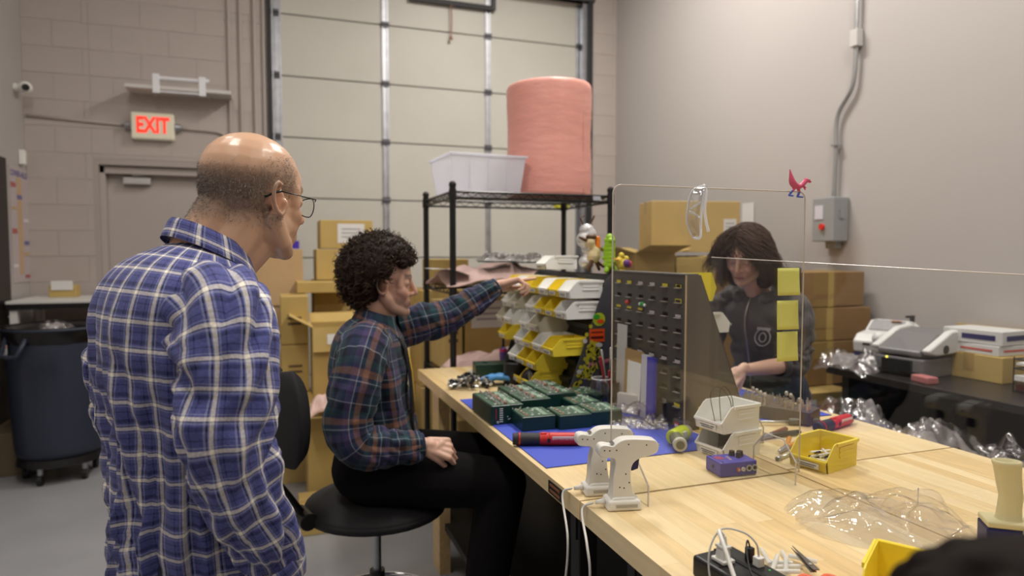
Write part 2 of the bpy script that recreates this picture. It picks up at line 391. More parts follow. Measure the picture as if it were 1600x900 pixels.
# ---------------- person door ----------------
M_door = mat('door_paint', (.44,.39,.36), .45, var=.02, vscale=2)
d1 = struct(MB().box(((DX0+DX1)/2,YB+.15,DZ/2-.03),(DX1-DX0-.07,.045,DZ-.06)).obj('door_1', M_door, bevel=.002))
MB().box((DX0+.0,YB+.09,DZ/2),(.07,.10,DZ)).box((DX1,YB+.09,DZ/2),(.07,.10,DZ)).box(((DX0+DX1)/2,YB+.09,DZ-.035),(DX1-DX0+.07,.10,.06)).obj('door_frame', M_door, d1, bevel=.004)
cx = onY(214,283,YB+.08)
MB().box((cx.x,YB+.095,cx.z),(.20,.06,.055)).obj('door_closer', mat('closer_silver',(.55,.54,.53),.4,.6), d1, bevel=.006)
MB().tube([(cx.x-.03,YB+.07,cx.z+.045),(cx.x+.20,YB+.05,cx.z+.07)],.011,6).tube([(cx.x+.20,YB+.05,cx.z+.07),(cx.x-.06,YB+.06,cx.z+.09)],.008,6).obj('closer_arm', mat('closer_silver',(.55,.54,.53),.4,.6), d1)
MB().box((DX1-.215,YB+.06,1.0),(.05,.02,.16)).cyl((DX1-.215,YB+.05,1.02),(DX1-.215,YB,1.02),.012,n=10).cyl((DX1-.215,YB,1.02),(DX1-.29,YB,1.02),.011,n=10).obj('door_handle', M_galv, d1)
# ---------------- wall conduits (painted) ----------------
M_cond = mat('painted_conduit', (.43,.38,.35), .5)
for px, r in ((358,.012),(376,.013),(398,.014),(412,.012)):
    p = onY(px,100,YB-.02)
    z0 = 2.0 if px == 358 else .0
    c = MB().cyl((p.x,YB-r-.002,z0),(p.x,YB-r-.002,4.55),r,n=10)
    for z in (1.2,2.4,3.4):
        if z > z0: c.box((p.x,YB-.004,z),(.07,.008,.02))
    c.obj('conduit', M_cond); tag(bpy.context.scene.objects[-1] if False else COL.objects[-1], {358:'painted vertical conduit left of the others, ending above the grey door',376:'second painted vertical conduit from the grey door',398:'third painted vertical conduit, thicker, toward the roll-up door',412:'painted vertical conduit nearest the roll-up door'}[px], 'conduit', 'painted vertical conduits')
# ---------------- benches ----------------
T = .89
M_w = [mat('maple_a', (.74,.56,.29), .38, var=.10, vscale=7, stretch=(9,1,9), coat=.15), mat('maple_b', (.78,.61,.34), .38, var=.08, vscale=6, stretch=(9,1,9), coat=.15),
       mat('maple_c', (.69,.50,.24), .38, var=.12, vscale=6, stretch=(10,1,9), coat=.15), mat('maple_d', (.80,.64,.37), .38, var=.07, vscale=5, stretch=(9,1,9), coat=.15)]
M_blk = mat('black_steel', (.012,.012,.013), .5)
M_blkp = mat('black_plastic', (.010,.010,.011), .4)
def bench(x0, x1, y0, y1, label):
    t = thing('workbench', label, 'workbench', ((x0+x1)/2,(y0+y1)/2,0), 0, 'maple topped workbenches')
    w_, l_ = x1-x0, y1-y0; n = 14; s = w_/n; rnd = random.Random(int(x0*100)+int(y0*10))
    cuts = [0]+sorted(rnd.sample([.22,.35,.5,.64,.8],2))+[1]
    for i in range(n):
        a = -w_/2+i*s; off = rnd.uniform(-.08,.08); cc = [0]+[min(.92,max(.08,c+off)) for c in cuts[1:-1]]+[1]
        for j in range(3):
            ya, yb = -l_/2+cc[j]*l_, -l_/2+cc[j+1]*l_
            if j: ya += .0003
            MB().box((a+s/2,(ya+yb)/2,T-.0225),(s-.0002,yb-ya,.045)).obj('stave', rnd.choice(M_w), t)
    for sx in (-1,1):
        for sy in (-1,1):
            MB().box((sx*(w_/2-.08),sy*(l_/2-.14),(T-.045)/2),(.05,.05,T-.045)).obj('leg', M_blk, t, bevel=.003)
    MB().box((0,l_/2-.14,T-.1),(w_-.1,.03,.1)).box((0,-l_/2+.14,T-.1),(w_-.1,.03,.1)).box((0,0,.22),(w_-.12,l_-.26,.03)).obj('frame', M_blk, t)
    return t
bl = bench(.64,1.235,-.42,1.337,'maple workbench nearest the camera, with the two white screwdrivers on its corner')
bench(1.24,1.83,-.42,1.355,'maple workbench under the clear film bag and the tape dispenser')
b3 = bench(.64,1.235,1.343,3.15,'maple workbench with the blue mat and green pedals, beside the seated man')
bench(1.24,1.83,1.361,3.15,'maple workbench the woman in the hoodie works at')
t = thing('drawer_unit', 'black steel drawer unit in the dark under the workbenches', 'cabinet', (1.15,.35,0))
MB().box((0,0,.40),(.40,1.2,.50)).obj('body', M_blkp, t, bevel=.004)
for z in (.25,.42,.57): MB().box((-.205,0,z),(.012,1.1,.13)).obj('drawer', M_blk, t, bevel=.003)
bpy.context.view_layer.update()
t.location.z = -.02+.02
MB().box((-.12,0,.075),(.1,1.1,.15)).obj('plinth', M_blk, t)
t = thing('leg_panel', 'upright pine board under the far left corner of the bench', 'board', (.70,2.93,0))
MB().box((0,0,(T-.05)/2),(.05,.13,T-.052)).obj('panel', M_w[2], t)
tag(MB().box((.92,2.25,.41),(.02,1.5,.80)).box((.92,1.0,.41),(.02,.9,.80)).box((.93,1.6,.8),(.02,2.2,.05)).obj('added_dark_sheet', M_blkp), 'added black sheet that darkens the space under the benches', 'panel')  # black sheet added to hide the floor and deepen the shade under the benches
p = onY(943,800,1.28)
tag(MB().box((.6385,1.475,.866),(.003,.085,.03)).box((.6365,1.475,.874),(.002,.06,.006),mi=1).box((.6365,1.475,.860),(.002,.06,.006),mi=1).obj('bench_plate', [M_blkp, mat('brown_print',(.25,.10,.04),.5)]), 'small black maker plate on the bench edge under the white chargers', 'plate')
# mats
M_mat = mat('blue_rubber', (.055,.09,.52), .6, bump=.03, bscale=200)
M_bk = mat('mat_edge_black', (.01,.01,.015), .7)
def mat_sheet(name, x0, x1, y0, y1, label):
    o = MB().box(((x0+x1)/2,(y0+y1)/2,T+.0008),(x1-x0,y1-y0,.0012),mi=1).box(((x0+x1)/2,(y0+y1)/2,T+.002),(x1-x0,y1-y0,.0014)).obj(name,[M_mat,M_bk]); tag(o, label, 'mat', 'blue bench mats')
mat_sheet('bench_mat', .655, 1.22, 1.575, 2.43, 'blue rubber bench mat under the green pedals')
mat_sheet('bench_mat', 1.26, 1.80, 1.77, 2.75, 'blue rubber bench mat under the woman\'s parts tray')
TM = T+.0028

# ---------------- stackable bins ----------------
M_bw = mat('bin_white', (.90,.90,.87), .35); M_by = mat('bin_yellow', (.86,.68,.05), .35); M_bb = mat('bin_beige', (.60,.56,.44), .4)
M_bt = milky('bin_clear_white', (.93,.93,.90), .07, .3)
M_lab = mat('bin_label', (.70,.70,.66), .5); M_ink = mat('ink_grey', (.12,.12,.13), .6)
def bin_mb(L, W, Hh, th=.003):
    m = MB(); h1 = Hh*.42
    side = [(-L/2,.0),(L/2-.004,0),(L/2,Hh),(-L*.22,Hh),(-L*.30,Hh*.95),(-L/2-.006,h1)]
    for s in (-1,1): m.prism(side, s*W/2-(th/2)*s-th/2, s*W/2-(th/2)*s+th/2)
    m.box((0,0,th/2),(L-.004,W-.004,th)); m.box((L/2-th/2-.001,0,Hh/2),(th,W-.002,Hh-.001))
    m.prism([(-L/2,0),(-L/2+th,0),(-L/2+th-.006,h1),(-L/2-.006,h1)],-W/2,W/2)
    for s in (-1,1): m.box((L*.14,s*W/2+s*.002,Hh-.004),(L*.72,.005,.008))      # rim
    m.box((L/2+.002,0,Hh-.004),(.006,W,.008)); m.box((-L/2-.007,0,h1-.003),(.005,W*.98,.006))
    return m
def ribs_mb(L, W, Hh):
    m = MB()
    for z in (.48,.66,.82): m.box((L*.12,-(W/2+.0015),Hh*z),(L*.48,.003,.0035))
    m.box((L*.12,-(W/2+.0008),Hh*.65),(L*.50,.0016,Hh*.40))
    return m
binc = {}
def make_bin(kind, L, W, Hh, loc, rz, label, group, name='storage_bin'):
    k = (kind,L,W,Hh); m = {'w':M_bw,'y':M_by,'b':M_bb,'t':M_bt}[kind]
    if k not in binc:
        binc[k] = (bin_mb(L,W,Hh).mesh('shell', m), ribs_mb(L,W,Hh).mesh('ribs', m), MB().box((-L/2-.008,0,Hh*.2),(.002,W*.62,Hh*.2)).box((-L/2-.0095,0,Hh*.22),(.001,W*.5,Hh*.03),mi=1).box((-L/2-.0095,0,Hh*.15),(.001,W*.4,Hh*.03),mi=1).mesh('label_card', [M_lab,M_ink]))
    t = thing(name, label, 'bin', loc, rz, group)
    for nm, me in zip(('shell','ribs','label_card'), binc[k]): link(nm, me, t)
    return t
# ---------------- rack with bins (A-frame louvre rack) ----------------
M_rk = mat('rack_black', (.018,.018,.02), .4); M_rg = mat('rack_end_grey', (.075,.075,.085), .45)
RY0, RY1 = 2.31, 3.07
r1 = thing('bin_rack', 'black louvred bin rack with sticker covered end panel', 'rack', (1.04,RY0,T))
def fx(z): return .30*(z)/ .49*1.0*.35/.35*.62   # face offset along x at height z above the bench
fx = lambda z: .005+.38*z
MB().prism([(.0,0),(.30,0),(.30,.47),(.20,.485),(.17,.455)],-.004,.0).obj('end_panel', M_rg, r1)
MB().prism([(.0,0),(.30,0),(.30,.47),(.20,.485),(.17,.455)],RY1-RY0,RY1-RY0+.004).obj('end_panel', M_rg, r1)
MB().prism([(.02,.0),(.03,.0),(.205,.47),(.195,.47)],.0,RY1-RY0).obj('louvre_panel', M_rk, r1)
m = MB()
for z in (.05,.12,.19,.26,.33,.40): m.prism([(fx(z)+.004,z),(fx(z)-.004,z+.02),(fx(z)+.012,z+.026)],.02,RY1-RY0-.02)
m.obj('louvre', M_rk, r1)
MB().box((.292,(RY1-RY0)/2,.235),(.012,RY1-RY0,.47)).obj('rear_panel', M_rk, r1)
# bins hung on it
rowz = [.385,.305,.232,.165,.095,.026]
layout = [('w','y','w','y','y','w','y'), ('w','y','y','w',None,'b','w'), (None,None,'b','w',None,'w','b'), ('y','w','y','w',None,'y',None), (None,'y','y','w',None,None,None), (None,'y','y',None,None,None,None)]
cname = {'w':'white','y':'yellow','b':'beige'}; ordr = ['top','second','third','fourth','fifth','bottom']; cn = ['nearest the end panel','second from the end panel','third from the end panel','fourth from the end panel','fifth from the end panel','sixth from the end panel','farthest from the end panel']
for r, row in enumerate(layout):
    for c, k in enumerate(row):
        if k is None: continue
        z = rowz[r]; hh = .068
        make_bin(k, .138, .103, hh, (1.04+fx(z+hh)-.072-(.0 if r else .015), RY0+.058+c*.108, T+z), random.uniform(-.02,.02),
                 f'{cname[k]} plastic bin in the {ordr[r]} row of the rack, {cn[c]}', 'bins on the louvred rack')
tb = make_bin('w', .15, .105, .06, (1.185, RY0+.42, T+.488), .0, 'white plastic bin standing alone on top of the bin rack by the pointing hand', 'bins on the louvred rack')
# end panel stickers
def disc(name, x, z, r, m, parent, sx=1, n=20, d=.0012, y=-.0046):
    pts = [(x+math.cos(2*PI*i/n)*r*sx, z+math.sin(2*PI*i/n)*r) for i in range(n)]
    return MB().prism(pts, y-d, y).obj(name, m, parent)
M_sty = mat('sticker_yellow', (.55,.50,.03), .5); M_sto = mat('sticker_orange', (.85,.10,.015), .45); M_stp = mat('sticker_pink', (.75,.35,.38), .5)
M_stg = mat('sticker_lime', (.50,.62,.03), .5); M_stw = mat('sticker_white', (.6,.6,.6), .5); M_grn = mat('print_green', (.05,.4,.03), .5)
def ep(px, py): p = onY(px,py,RY0-.005); return p.x-1.04, p.z-T
x, z = ep(936,499); disc('round_sticker', x, z, .026, M_stg, r1)
x2, z2 = ep(932,495); disc('sticker_print', x2, z2, .010, M_grn, r1, 1.4, y=-.006); x2, z2 = ep(938,502); disc('sticker_print', x2, z2, .008, M_sto, r1, 2, y=-.006)
x, z = ep(933,524); MB().box((x,-.0052,z),(.064,.001,.050)).obj('orange_sticker', M_sto, r1)
MB().box((x,-.0058,z+.012),(.050,.0006,.006)).box((x,-.0058,z-.008),(.054,.0006,.010)).obj('sticker_print', mat('print_dkred',(.25,.02,.01),.5), r1)
text('sticker_lettering', 'INSPECTED', .0105, frame((r1.location.x+x-r1.location.x, -.0066, z-.008),(1,0,0),(0,0,1)), M_blkp, r1)
x, z = ep(936,566)
text('script_lettering', 'Best Master', .019, frame((x,-.0062,z),(1,0,.16),(-.16,0,1)), M_stp, r1); MB().prism([(x-.046,z-.020),(x+.046,z-.004),(x+.046,z+.014),(x-.046,z-.002)],-.0052,-.0044).obj('script_sticker', mat('sticker_rose',(.45,.10,.12),.5), r1)
rnd = random.Random(4)
m = MB()
for k in range(80):                    # small round yellow dot stickers climbing the slanted edge
    t_ = rnd.random()**.8; px = 884+ (t_)*36 + rnd.uniform(0,26)*(.55+.45*math.sin(t_*3)); py = 612-t_*72+rnd.uniform(-8,10)
    x, z = ep(px,py)
    if x > fx(z)+.008: m.prism([(x+math.cos(a*PI/4+.2)*.0082,z+math.sin(a*PI/4+.2)*.0082) for a in range(8)],-.0052-.0002*(k%4),-.0045)
o = m.obj('dot_sticker', M_sty, r1); o['kind'] = 'stuff'
for (px,py) in ((923,510),(917,523),(917,580),(934,573),(926,576)): x, z = ep(px,py); disc('dot_sticker', x, z, .008, M_sty, r1)
for (px,py,s) in ((914,533,1.),(936,539,1.6),(905,581,1.2)): x, z = ep(px,py); disc('grey_sticker', x, z, .009, M_stw, r1, s, y=-.0055)
x, z = ep(917,583); MB().tube([(x+math.cos(i*PI/8)*.024,-.0048,z+math.sin(i*PI/8)*.024) for i in range(16)],.0008,5,closed=True).obj('sticker_ring', M_stw, r1)

# ---------------- second rack, slotted face toward the seated man ----------------
RX = 1.205
r2 = thing('slotted_rack', 'dark grey slotted steel rack with plain triangular end panel', 'rack', (RX,1.77,T))
M_r2 = mat('slotted_steel', (.075,.068,.062), .38, .25, var=.15, vscale=5); M_r2e = mat('end_panel_steel', (.155,.135,.115), .42, .3, var=.12, vscale=4)
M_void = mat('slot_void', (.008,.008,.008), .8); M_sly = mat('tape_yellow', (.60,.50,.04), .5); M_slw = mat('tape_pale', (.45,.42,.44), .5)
fl = .49
rows_, cols_ = 9, 6
zs = [.455-.0475*i for i in range(rows_)]; ys = [.035+.0775*j for j in range(cols_)]
# perforated sheet: horizontal strips and vertical webs leave real slots
m = MB(); sw, sh = .032, .013; zz = [fl]+[q for z in zs for q in (z+sh/2, z-sh/2)]+[0]
for a, b in zip(zz[0::2], zz[1::2]): m.box((0,fl/2-.012,(a+b)/2),(.003,fl-.02,a-b))
for z in zs:
    e = [-.002]+[q for y in ys for q in (y-sw/2,y+sw/2)]+[fl-.022]
    for a, b in zip(e[0::2], e[1::2]): m.box((0,(a+b)/2,z),(.003,b-a,sh))
m.obj('slotted_face', M_r2, r2)
lip = MB().box((-.006,0,-sh/2),(.011,sw,.0022)).mesh('slot_lip', M_galv if False else mat('slot_lip_steel',(.44,.40,.36),.4,.3))
for z in zs:
    for y in ys: o = link('slot_lip', lip, r2); o.location = (0,y,z)
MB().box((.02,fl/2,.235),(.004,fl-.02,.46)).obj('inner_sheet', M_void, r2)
MB().prism([(-.004,0),(.24,0),(.05,fl),(.0,fl)],-.004,0).obj('end_panel', M_r2e, r2)
MB().prism([(-.004,0),(.24,0),(.05,fl),(.0,fl)],fl-.02,fl-.016).obj('end_panel', M_r2e, r2)
MB().box((-.002,-.004,fl/2),(.004,.004,fl)).obj('edge_strip', mat('edge_brass',(.55,.42,.25),.4), r2)
MB().prism([(.24,0),(.248,0),(.055,fl),(.045,fl)],0,fl-.02).obj('rear_face', M_r2, r2)
MB().box((.02,fl/2-.012,fl+.002),(.05,fl-.02,.004)).obj('top_strip', mat('top_strip',(.2,.2,.2),.35,.6), r2)
def tape(rr, cc, m, h=.010, w=.030, dz=0): MB().box((-.0035,ys[cc],zs[rr]+dz),(.0015,w,h)).obj('slot_tape', m, r2)
for c in range(6):
    cc = 5-c
    if c == 2 or c == 3: tape(0,cc,M_slw)
    else: tape(0,cc,M_sly)
    if c < 3: tape(2,cc,M_sly,.008,dz=.004)
    elif c != 4: tape(2,cc,M_slw,.009)
    tape(5,cc, M_sly if c < 2 else M_slw, .008, dz=-.002)
tape(1,0,M_sly,.014,.034,.0); MB().box((-.0045,ys[0],zs[1]),(.0015,.026,.008)).obj('slot_void', M_void, r2)
tape(0,0,M_void,.008,.024); tape(8,0,M_sly,.010,.032); tape(8,1,M_slw,.010,.03)
MB().sph((-.006,ys[4]+.01,zs[2]+.022),.008,n=10).obj('red_magnet', mat('magnet_red',(.8,.06,.03),.4), r2)
MB().sph((-.008,ys[3]-.02,zs[2]+.022),.009,n=10).sph((-.008,ys[3]-.005,zs[2]+.022),.006,n=8,mi=1).sph((-.008,ys[3]-.036,zs[2]+.020),.006,n=8,mi=1).obj('green_magnet', [mat('magnet_green',(.02,.35,.05),.4),M_bw], r2)
# things hung on the woman's side
make_bin('w', .13,.10,.07,(RX+.185,1.93,T+.29),PI,'white bin hung on the far side of the slotted rack, near the woman\'s arm','bins on the slotted rack')
o = MB().prism([(0,0),(.12,0),(.135,.045),(.115,.095),(0,.095)],-.001,.001).obj('yellow_card', mat('card_yellow',(.85,.72,.05),.5)); o.location = (RX+.045,1.86,T+.40); tag(o,'bright yellow card sticking out behind the slotted rack','card')
o = MB().box((0,0,.06),(.09,.02,.09)).obj('blue_pouch', mat('pouch_blue',(.35,.50,.75),.4)); o.location = (RX+.18,1.95,T+.20); tag(o,'pale blue packet under the white bin behind the slotted rack','packet')
# ---------------- clear acrylic screens ----------------
M_acr = clear('acrylic_clear', (.97,.975,.97), .02, vis=.955, spec=.5)
M_edge = mat('acrylic_edge', (.62,.56,.50), .25, spec=.6)
def acr_foot(name, parent, cx, y0, y1, z1, side=1):
    """clear trapezoid foot standing across the sheet, thickness along x"""
    pts = [(y0,0),(y1,0),(y1,z1*.55),(y1-(y1-y0)*.28,z1),(y0+(y1-y0)*.28,z1),(y0,z1*.55)]
    MB().prism(pts, cx-.0025, cx+.0025, axis='x').obj(name, M_acr, parent)
    P = [Vector((cx,p[0],p[1])) for p in pts]
    MB().tube([P[1],P[2],P[3],P[4],P[5],P[0]], .0021, 6).obj('polished_edge', M_edge, parent)
s1 = thing('acrylic_screen', 'upright clear acrylic screen with sticky notes, in front of the slotted rack', 'screen', (0,0,T), 0, 'clear acrylic screens')
PY = 1.335; X0, X1 = .715, 1.255; ZT = .712; rr = .02
arc = lambda cx, cz, a0, a1: [(cx+rr*math.cos(R(a0+(a1-a0)*i/5)), cz+rr*math.sin(R(a0+(a1-a0)*i/5))) for i in range(6)]
out = [(X0,0)]+arc(X0+rr,ZT-rr,180,90)+arc(X1-rr,ZT-rr,90,0)+[(X1,0)]
MB().prism(out, PY-.002, PY+.002).obj('sheet', M_acr, s1)
MB().tube([(p[0],PY,p[1]) for p in out], .0017, 6).obj('polished_edge', M_edge, s1)
acr_foot('foot', s1, .768, PY-.075, PY+.075, .085); acr_foot('foot', s1, 1.175, PY-.075, PY+.075, .10)
s2 = thing('acrylic_screen', 'long clear acrylic screen running along the middle seam of the benches', 'screen', (0,0,T), 0, 'clear acrylic screens')
a = onX(1112,402,1.262); b = Vector((1.262,.62,1.405))
YA, ZA, YB_, ZB = a.y, a.z-T, b.y, b.z-T
MB().prism([(YB_,0),(YA,0),(YA,ZA),(YB_,ZB)],1.260,1.264,axis='x').obj('sheet', M_acr, s2)
MB().tube([(1.262,YB_,0),(1.262,YB_,ZB),(1.262,YA,ZA)],.0013,6).obj('polished_edge', M_edge, s2)
for y in (.75,1.58):
    pts = [(1.19,0),(1.335,0),(1.335,.045),(1.305,.085),(1.22,.085),(1.19,.045)]
    MB().prism(pts, y-.0025, y+.0025).obj('foot', M_acr, s2); MB().tube([(p[0],y,p[1]) for p in (pts[1:]+pts[:1])],.0018,6).obj('polished_edge', M_edge, s2)
for (px, py) in ((1434,788),(1158,757)):
    p = onZ(px,py,T); 
    if px == 1434: tag(MB().cyl((p.x,p.y,T),(p.x,p.y,T+.035),.0012,n=6).sph((p.x,p.y,T+.036),.002,n=6).obj('pin', M_edge), 'thin clear pin standing on the bench behind the film bag', 'pin')
f0 = onZ(1093,704,T); f1 = onZ(1192,692,T); yy = (f0.y+f1.y)/2
pts = [(f0.x,0),(f0.x,.045),(f0.x+.022,.083),(f1.x-.024,.083),(f1.x,.045),(f1.x,0)]
MB().prism(pts, yy-.0025, yy+.0025).obj('foot', M_acr, s2); MB().tube([(p[0],yy,p[1]) for p in pts],.0021,6).obj('polished_edge', M_edge, s2)
# sticky notes
M_note = mat('sticky_note', (.72,.72,.19), .7)
for k, (x0p, y0p, x1p, y1p) in enumerate(((1215,419,1248,461),(1214,470,1246,514),(1214,519,1245,563))):
    a = onY(x0p,y0p,PY-.004); b = onY(x1p,y1p,PY-.004); w_ = b.x-a.x; h_ = a.z-b.z; n = 8
    m = MB()
    m.grid(lambda i,j: (i/(n-1)*w_-w_/2+.001*j/(n-1), -.0005-.004*(j/(n-1))**2*(.3+.7*i/(n-1)), -j/(n-1)*h_), n, n)
    o = m.obj('sticky_note', M_note, smooth=True); sm = o.modifiers.new('t','SOLIDIFY'); sm.thickness = .0004
    o.location = ((a.x+b.x)/2, PY-.0035, a.z); tag(o, ['top yellow sticky note on the acrylic screen','middle yellow sticky note on the acrylic screen','bottom yellow sticky note on the acrylic screen'][k], 'sticky note', 'yellow sticky notes on the screen')
# safety glasses hooked on the top edge, hanging down
M_sg = clear('glasses_plastic', (.96,.97,.98), .08, vis=.80, spec=.8); M_sgf = milky('glasses_frame', (.88,.88,.90), .30, .15)
sg = thing('safety_glasses', 'clear safety glasses hooked over the top edge of the acrylic screen', 'glasses', (0,0,0))
P = lambda px, py, y=PY-.012: onY(px,py,y)
brow = bez([P(1098,290),P(1082,298),P(1075,320),P(1073,345),P(1078,362),P(1084,372)],6)
MB().tube(brow,.0022,8).obj('frame', M_sgf, sg, smooth=True)
MB().tube(bez([P(1084,372,PY-.02),P(1094,371,PY-.04),P(1095,350,PY-.03),P(1097,320,PY-.025),P(1099,292,PY-.02)],6),.0030,8).obj('side_shield', M_sgf, sg, smooth=True)
MB().tube(bez([P(1099,289,PY-.02),P(1103,300,PY-.03),P(1101,325,PY-.04),P(1103,345,PY-.045),P(1107,362,PY-.045)],6),[.004]*12+[.0035]*13,8).obj('temple', M_sgf, sg, smooth=True)
m = MB(); n = 10
L1 = bez([P(1096,291),P(1082,298),P(1075,320),P(1073,345),P(1078,362),P(1085,372)],3)
L2 = bez([P(1102,293,PY-.03),P(1098,305,PY-.035),P(1094,322,PY-.035),P(1090,340,PY-.03),P(1092,358,PY-.03),P(1094,371,PY-.035)],3)
k = len(L1)
m.grid(lambda i,j: L1[j].lerp(L2[j],i/(n-1))+Vector((0,-.012*math.sin(PI*i/(n-1)),0)), n, k)
o = m.obj('lens', M_sg, sg, smooth=True); sm = o.modifiers.new('t','SOLIDIFY'); sm.thickness = .0015
MB().tube(bez([P(1079,327),P(1085,322,PY-.02),P(1096,316,PY-.02)],5),.0024,6).tube(bez([P(1077,331),P(1084,333,PY-.02),P(1093,340,PY-.02)],5),.0024,6).obj('nose_bridge', M_sgf, sg, smooth=True)
# pink toy dinosaur perched on the screen corner (both acrylic sheets' height differ: it stands on the first)
dn = thing('toy_dinosaur', 'small pink toy dinosaur with blue feet perched on the acrylic screen corner', 'toy', (0,0,0))
Q = lambda px, py, y=PY: onY(px,py,y)
m = MB(); body = [Q(1234,264),Q(1236,275),Q(1238,284),Q(1243,290),Q(1250,291),Q(1256,286),Q(1260,281)]
m.tube(bez(body,6),[.0012+.0075*math.sin(min(1,i/22)*PI/1.35)**1.3 for i in range(37)],10)
m.cap(Q(1259,281),Q(1266,284),.0055,.0035,10).cap(Q(1242,292),Q(1238,299),.005,.003,8).cap(Q(1247,292),Q(1249,301),.005,.003,8).cap(Q(1254,290),Q(1259,293,PY-.006),.003,.002,8).cap(Q(1254,289),Q(1258,296,PY+.006),.003,.002,8)
remesh(m, 'body', mat('toy_pink',(.65,.10,.20),.4), .0012, 3, parent=dn)
MB().cap(Q(1238,298),Q(1233,305),.003,.0025,8).cap(Q(1233,305),Q(1239,306,PY-.008),.0026,.002,8).obj('foot', mat('toy_blue',(.08,.12,.55),.4), dn, smooth=True)
MB().cap(Q(1249,300),Q(1246,307),.003,.0028,8).cap(Q(1246,307),Q(1254,308,PY-.006),.0028,.002,8).obj('foot', mat('toy_blue',(.08,.12,.55),.4), dn, smooth=True)
MB().sph(Q(1265,281,PY-.0035),.0014,n=8).obj('eye', M_blkp, dn)
# film bag, tape gun etc. come later
# ================= people =================
def Mrot(fwd_deg, pitch=0, roll=0):
    """+X forward turned by fwd_deg about z, pitch>0 looks down, roll>0 tips to the figure's right"""
    return Matrix.Rotation(R(fwd_deg),4,'Z') @ Matrix.Rotation(R(pitch),4,'Y') @ Matrix.Rotation(R(roll),4,'X')
def head_parts(m, M, fem=False, long_=1.0, nose=1.0, jaw=1.0):
    """adds closed solids of a head in head space (+X face, +Z up, origin between the ears)"""
    P = lambda x,y,z: M @ Vector((x,y,z)); Rm = M.to_3x3().to_4x4()
    def E(c, r): m.sph(P(*c), 1, r, 24, M=Rm)
    def C(a, b, ra, rb, n=14): m.cap(P(*a), P(*b), ra, rb, n)
    E((-.014,0,.040),(.098,.077,.080)); E((-.02,0,.015),(.090,.073,.075)); E((.028,0,.030),(.062,.064,.066))
    E((.033,0,-.030),(.054,.058,.072)); E((.014,0,-.052),(.060,.060*jaw,.048)); E((.036,0,-.070),(.046,.044*jaw,.040))
    C((.076*1.0,0,-.098),(.070,0,-.094),.019,.020)
    E((.042,0,-.046),(.046,.051*jaw,.046))
    for s in (-1,1):
        C((.0,s*.058,-.045),(.030,s*.044*jaw,-.083),.020,.018); C((.030,s*.044*jaw,-.083),(.066,s*.014,-.098),.018,.017)
        C((.052,s*.042,-.026),(.064,s*.032,-.036),.022,.020)                 # cheek
        C((.068,s*.040,.024),(.083,s*.012,.022),.010,.011)                   # brow
        C((.050,s*.052,.020),(.050,s*.054,-.01),.012,.012)
        E((.068,s*.031,.0),(.016,.017,.014))                                  # lidded eye
        C((.096,s*.010,-.036),(.088,s*.012,-.038),.0075*nose,.006)
        # ear
        ctr = Vector((-.010,s*.074,-.008)); pts = []
        for i in range(13):
            a = PI*.35+ i/12*PI*1.62
            pts.append(P(ctr.x+.016*math.cos(a)*1.05-.004*math.sin(a), ctr.y+s*(.010+.008*(math.cos(a)<0)), ctr.z+.030*math.sin(a)))
        for a, b in zip(pts[:-1],pts[1:]): m.cap(a, b, .0050, .0050, 8)
        C((-.004,s*.076,-.036),(-.002,s*.078,-.040),.0075,.007,8)             # lobe
        C((.004,s*.074,.0),(.004,s*.076,-.018),.006,.006,8)
        m.sph(P(-.008,s*.074,-.006), 1, (.014,.006,.026), 12, M=Rm@Matrix.Rotation(s*.25,4,'Z'))
        C((.088,s*.0,-.064),(.080,s*.022,-.067),.0075,.004,8); C((.087,0,-.074),(.079,s*.020,-.070),.0085,.004,8)
    C((.088,0,.012),(.104+.004*nose,0,-.030),.0075,.0105*nose); C((.104+.004*nose,0,-.030),(.090,0,-.040),.0105*nose,.006)
    E((.072,0,-.066),(.022,.030,.026))
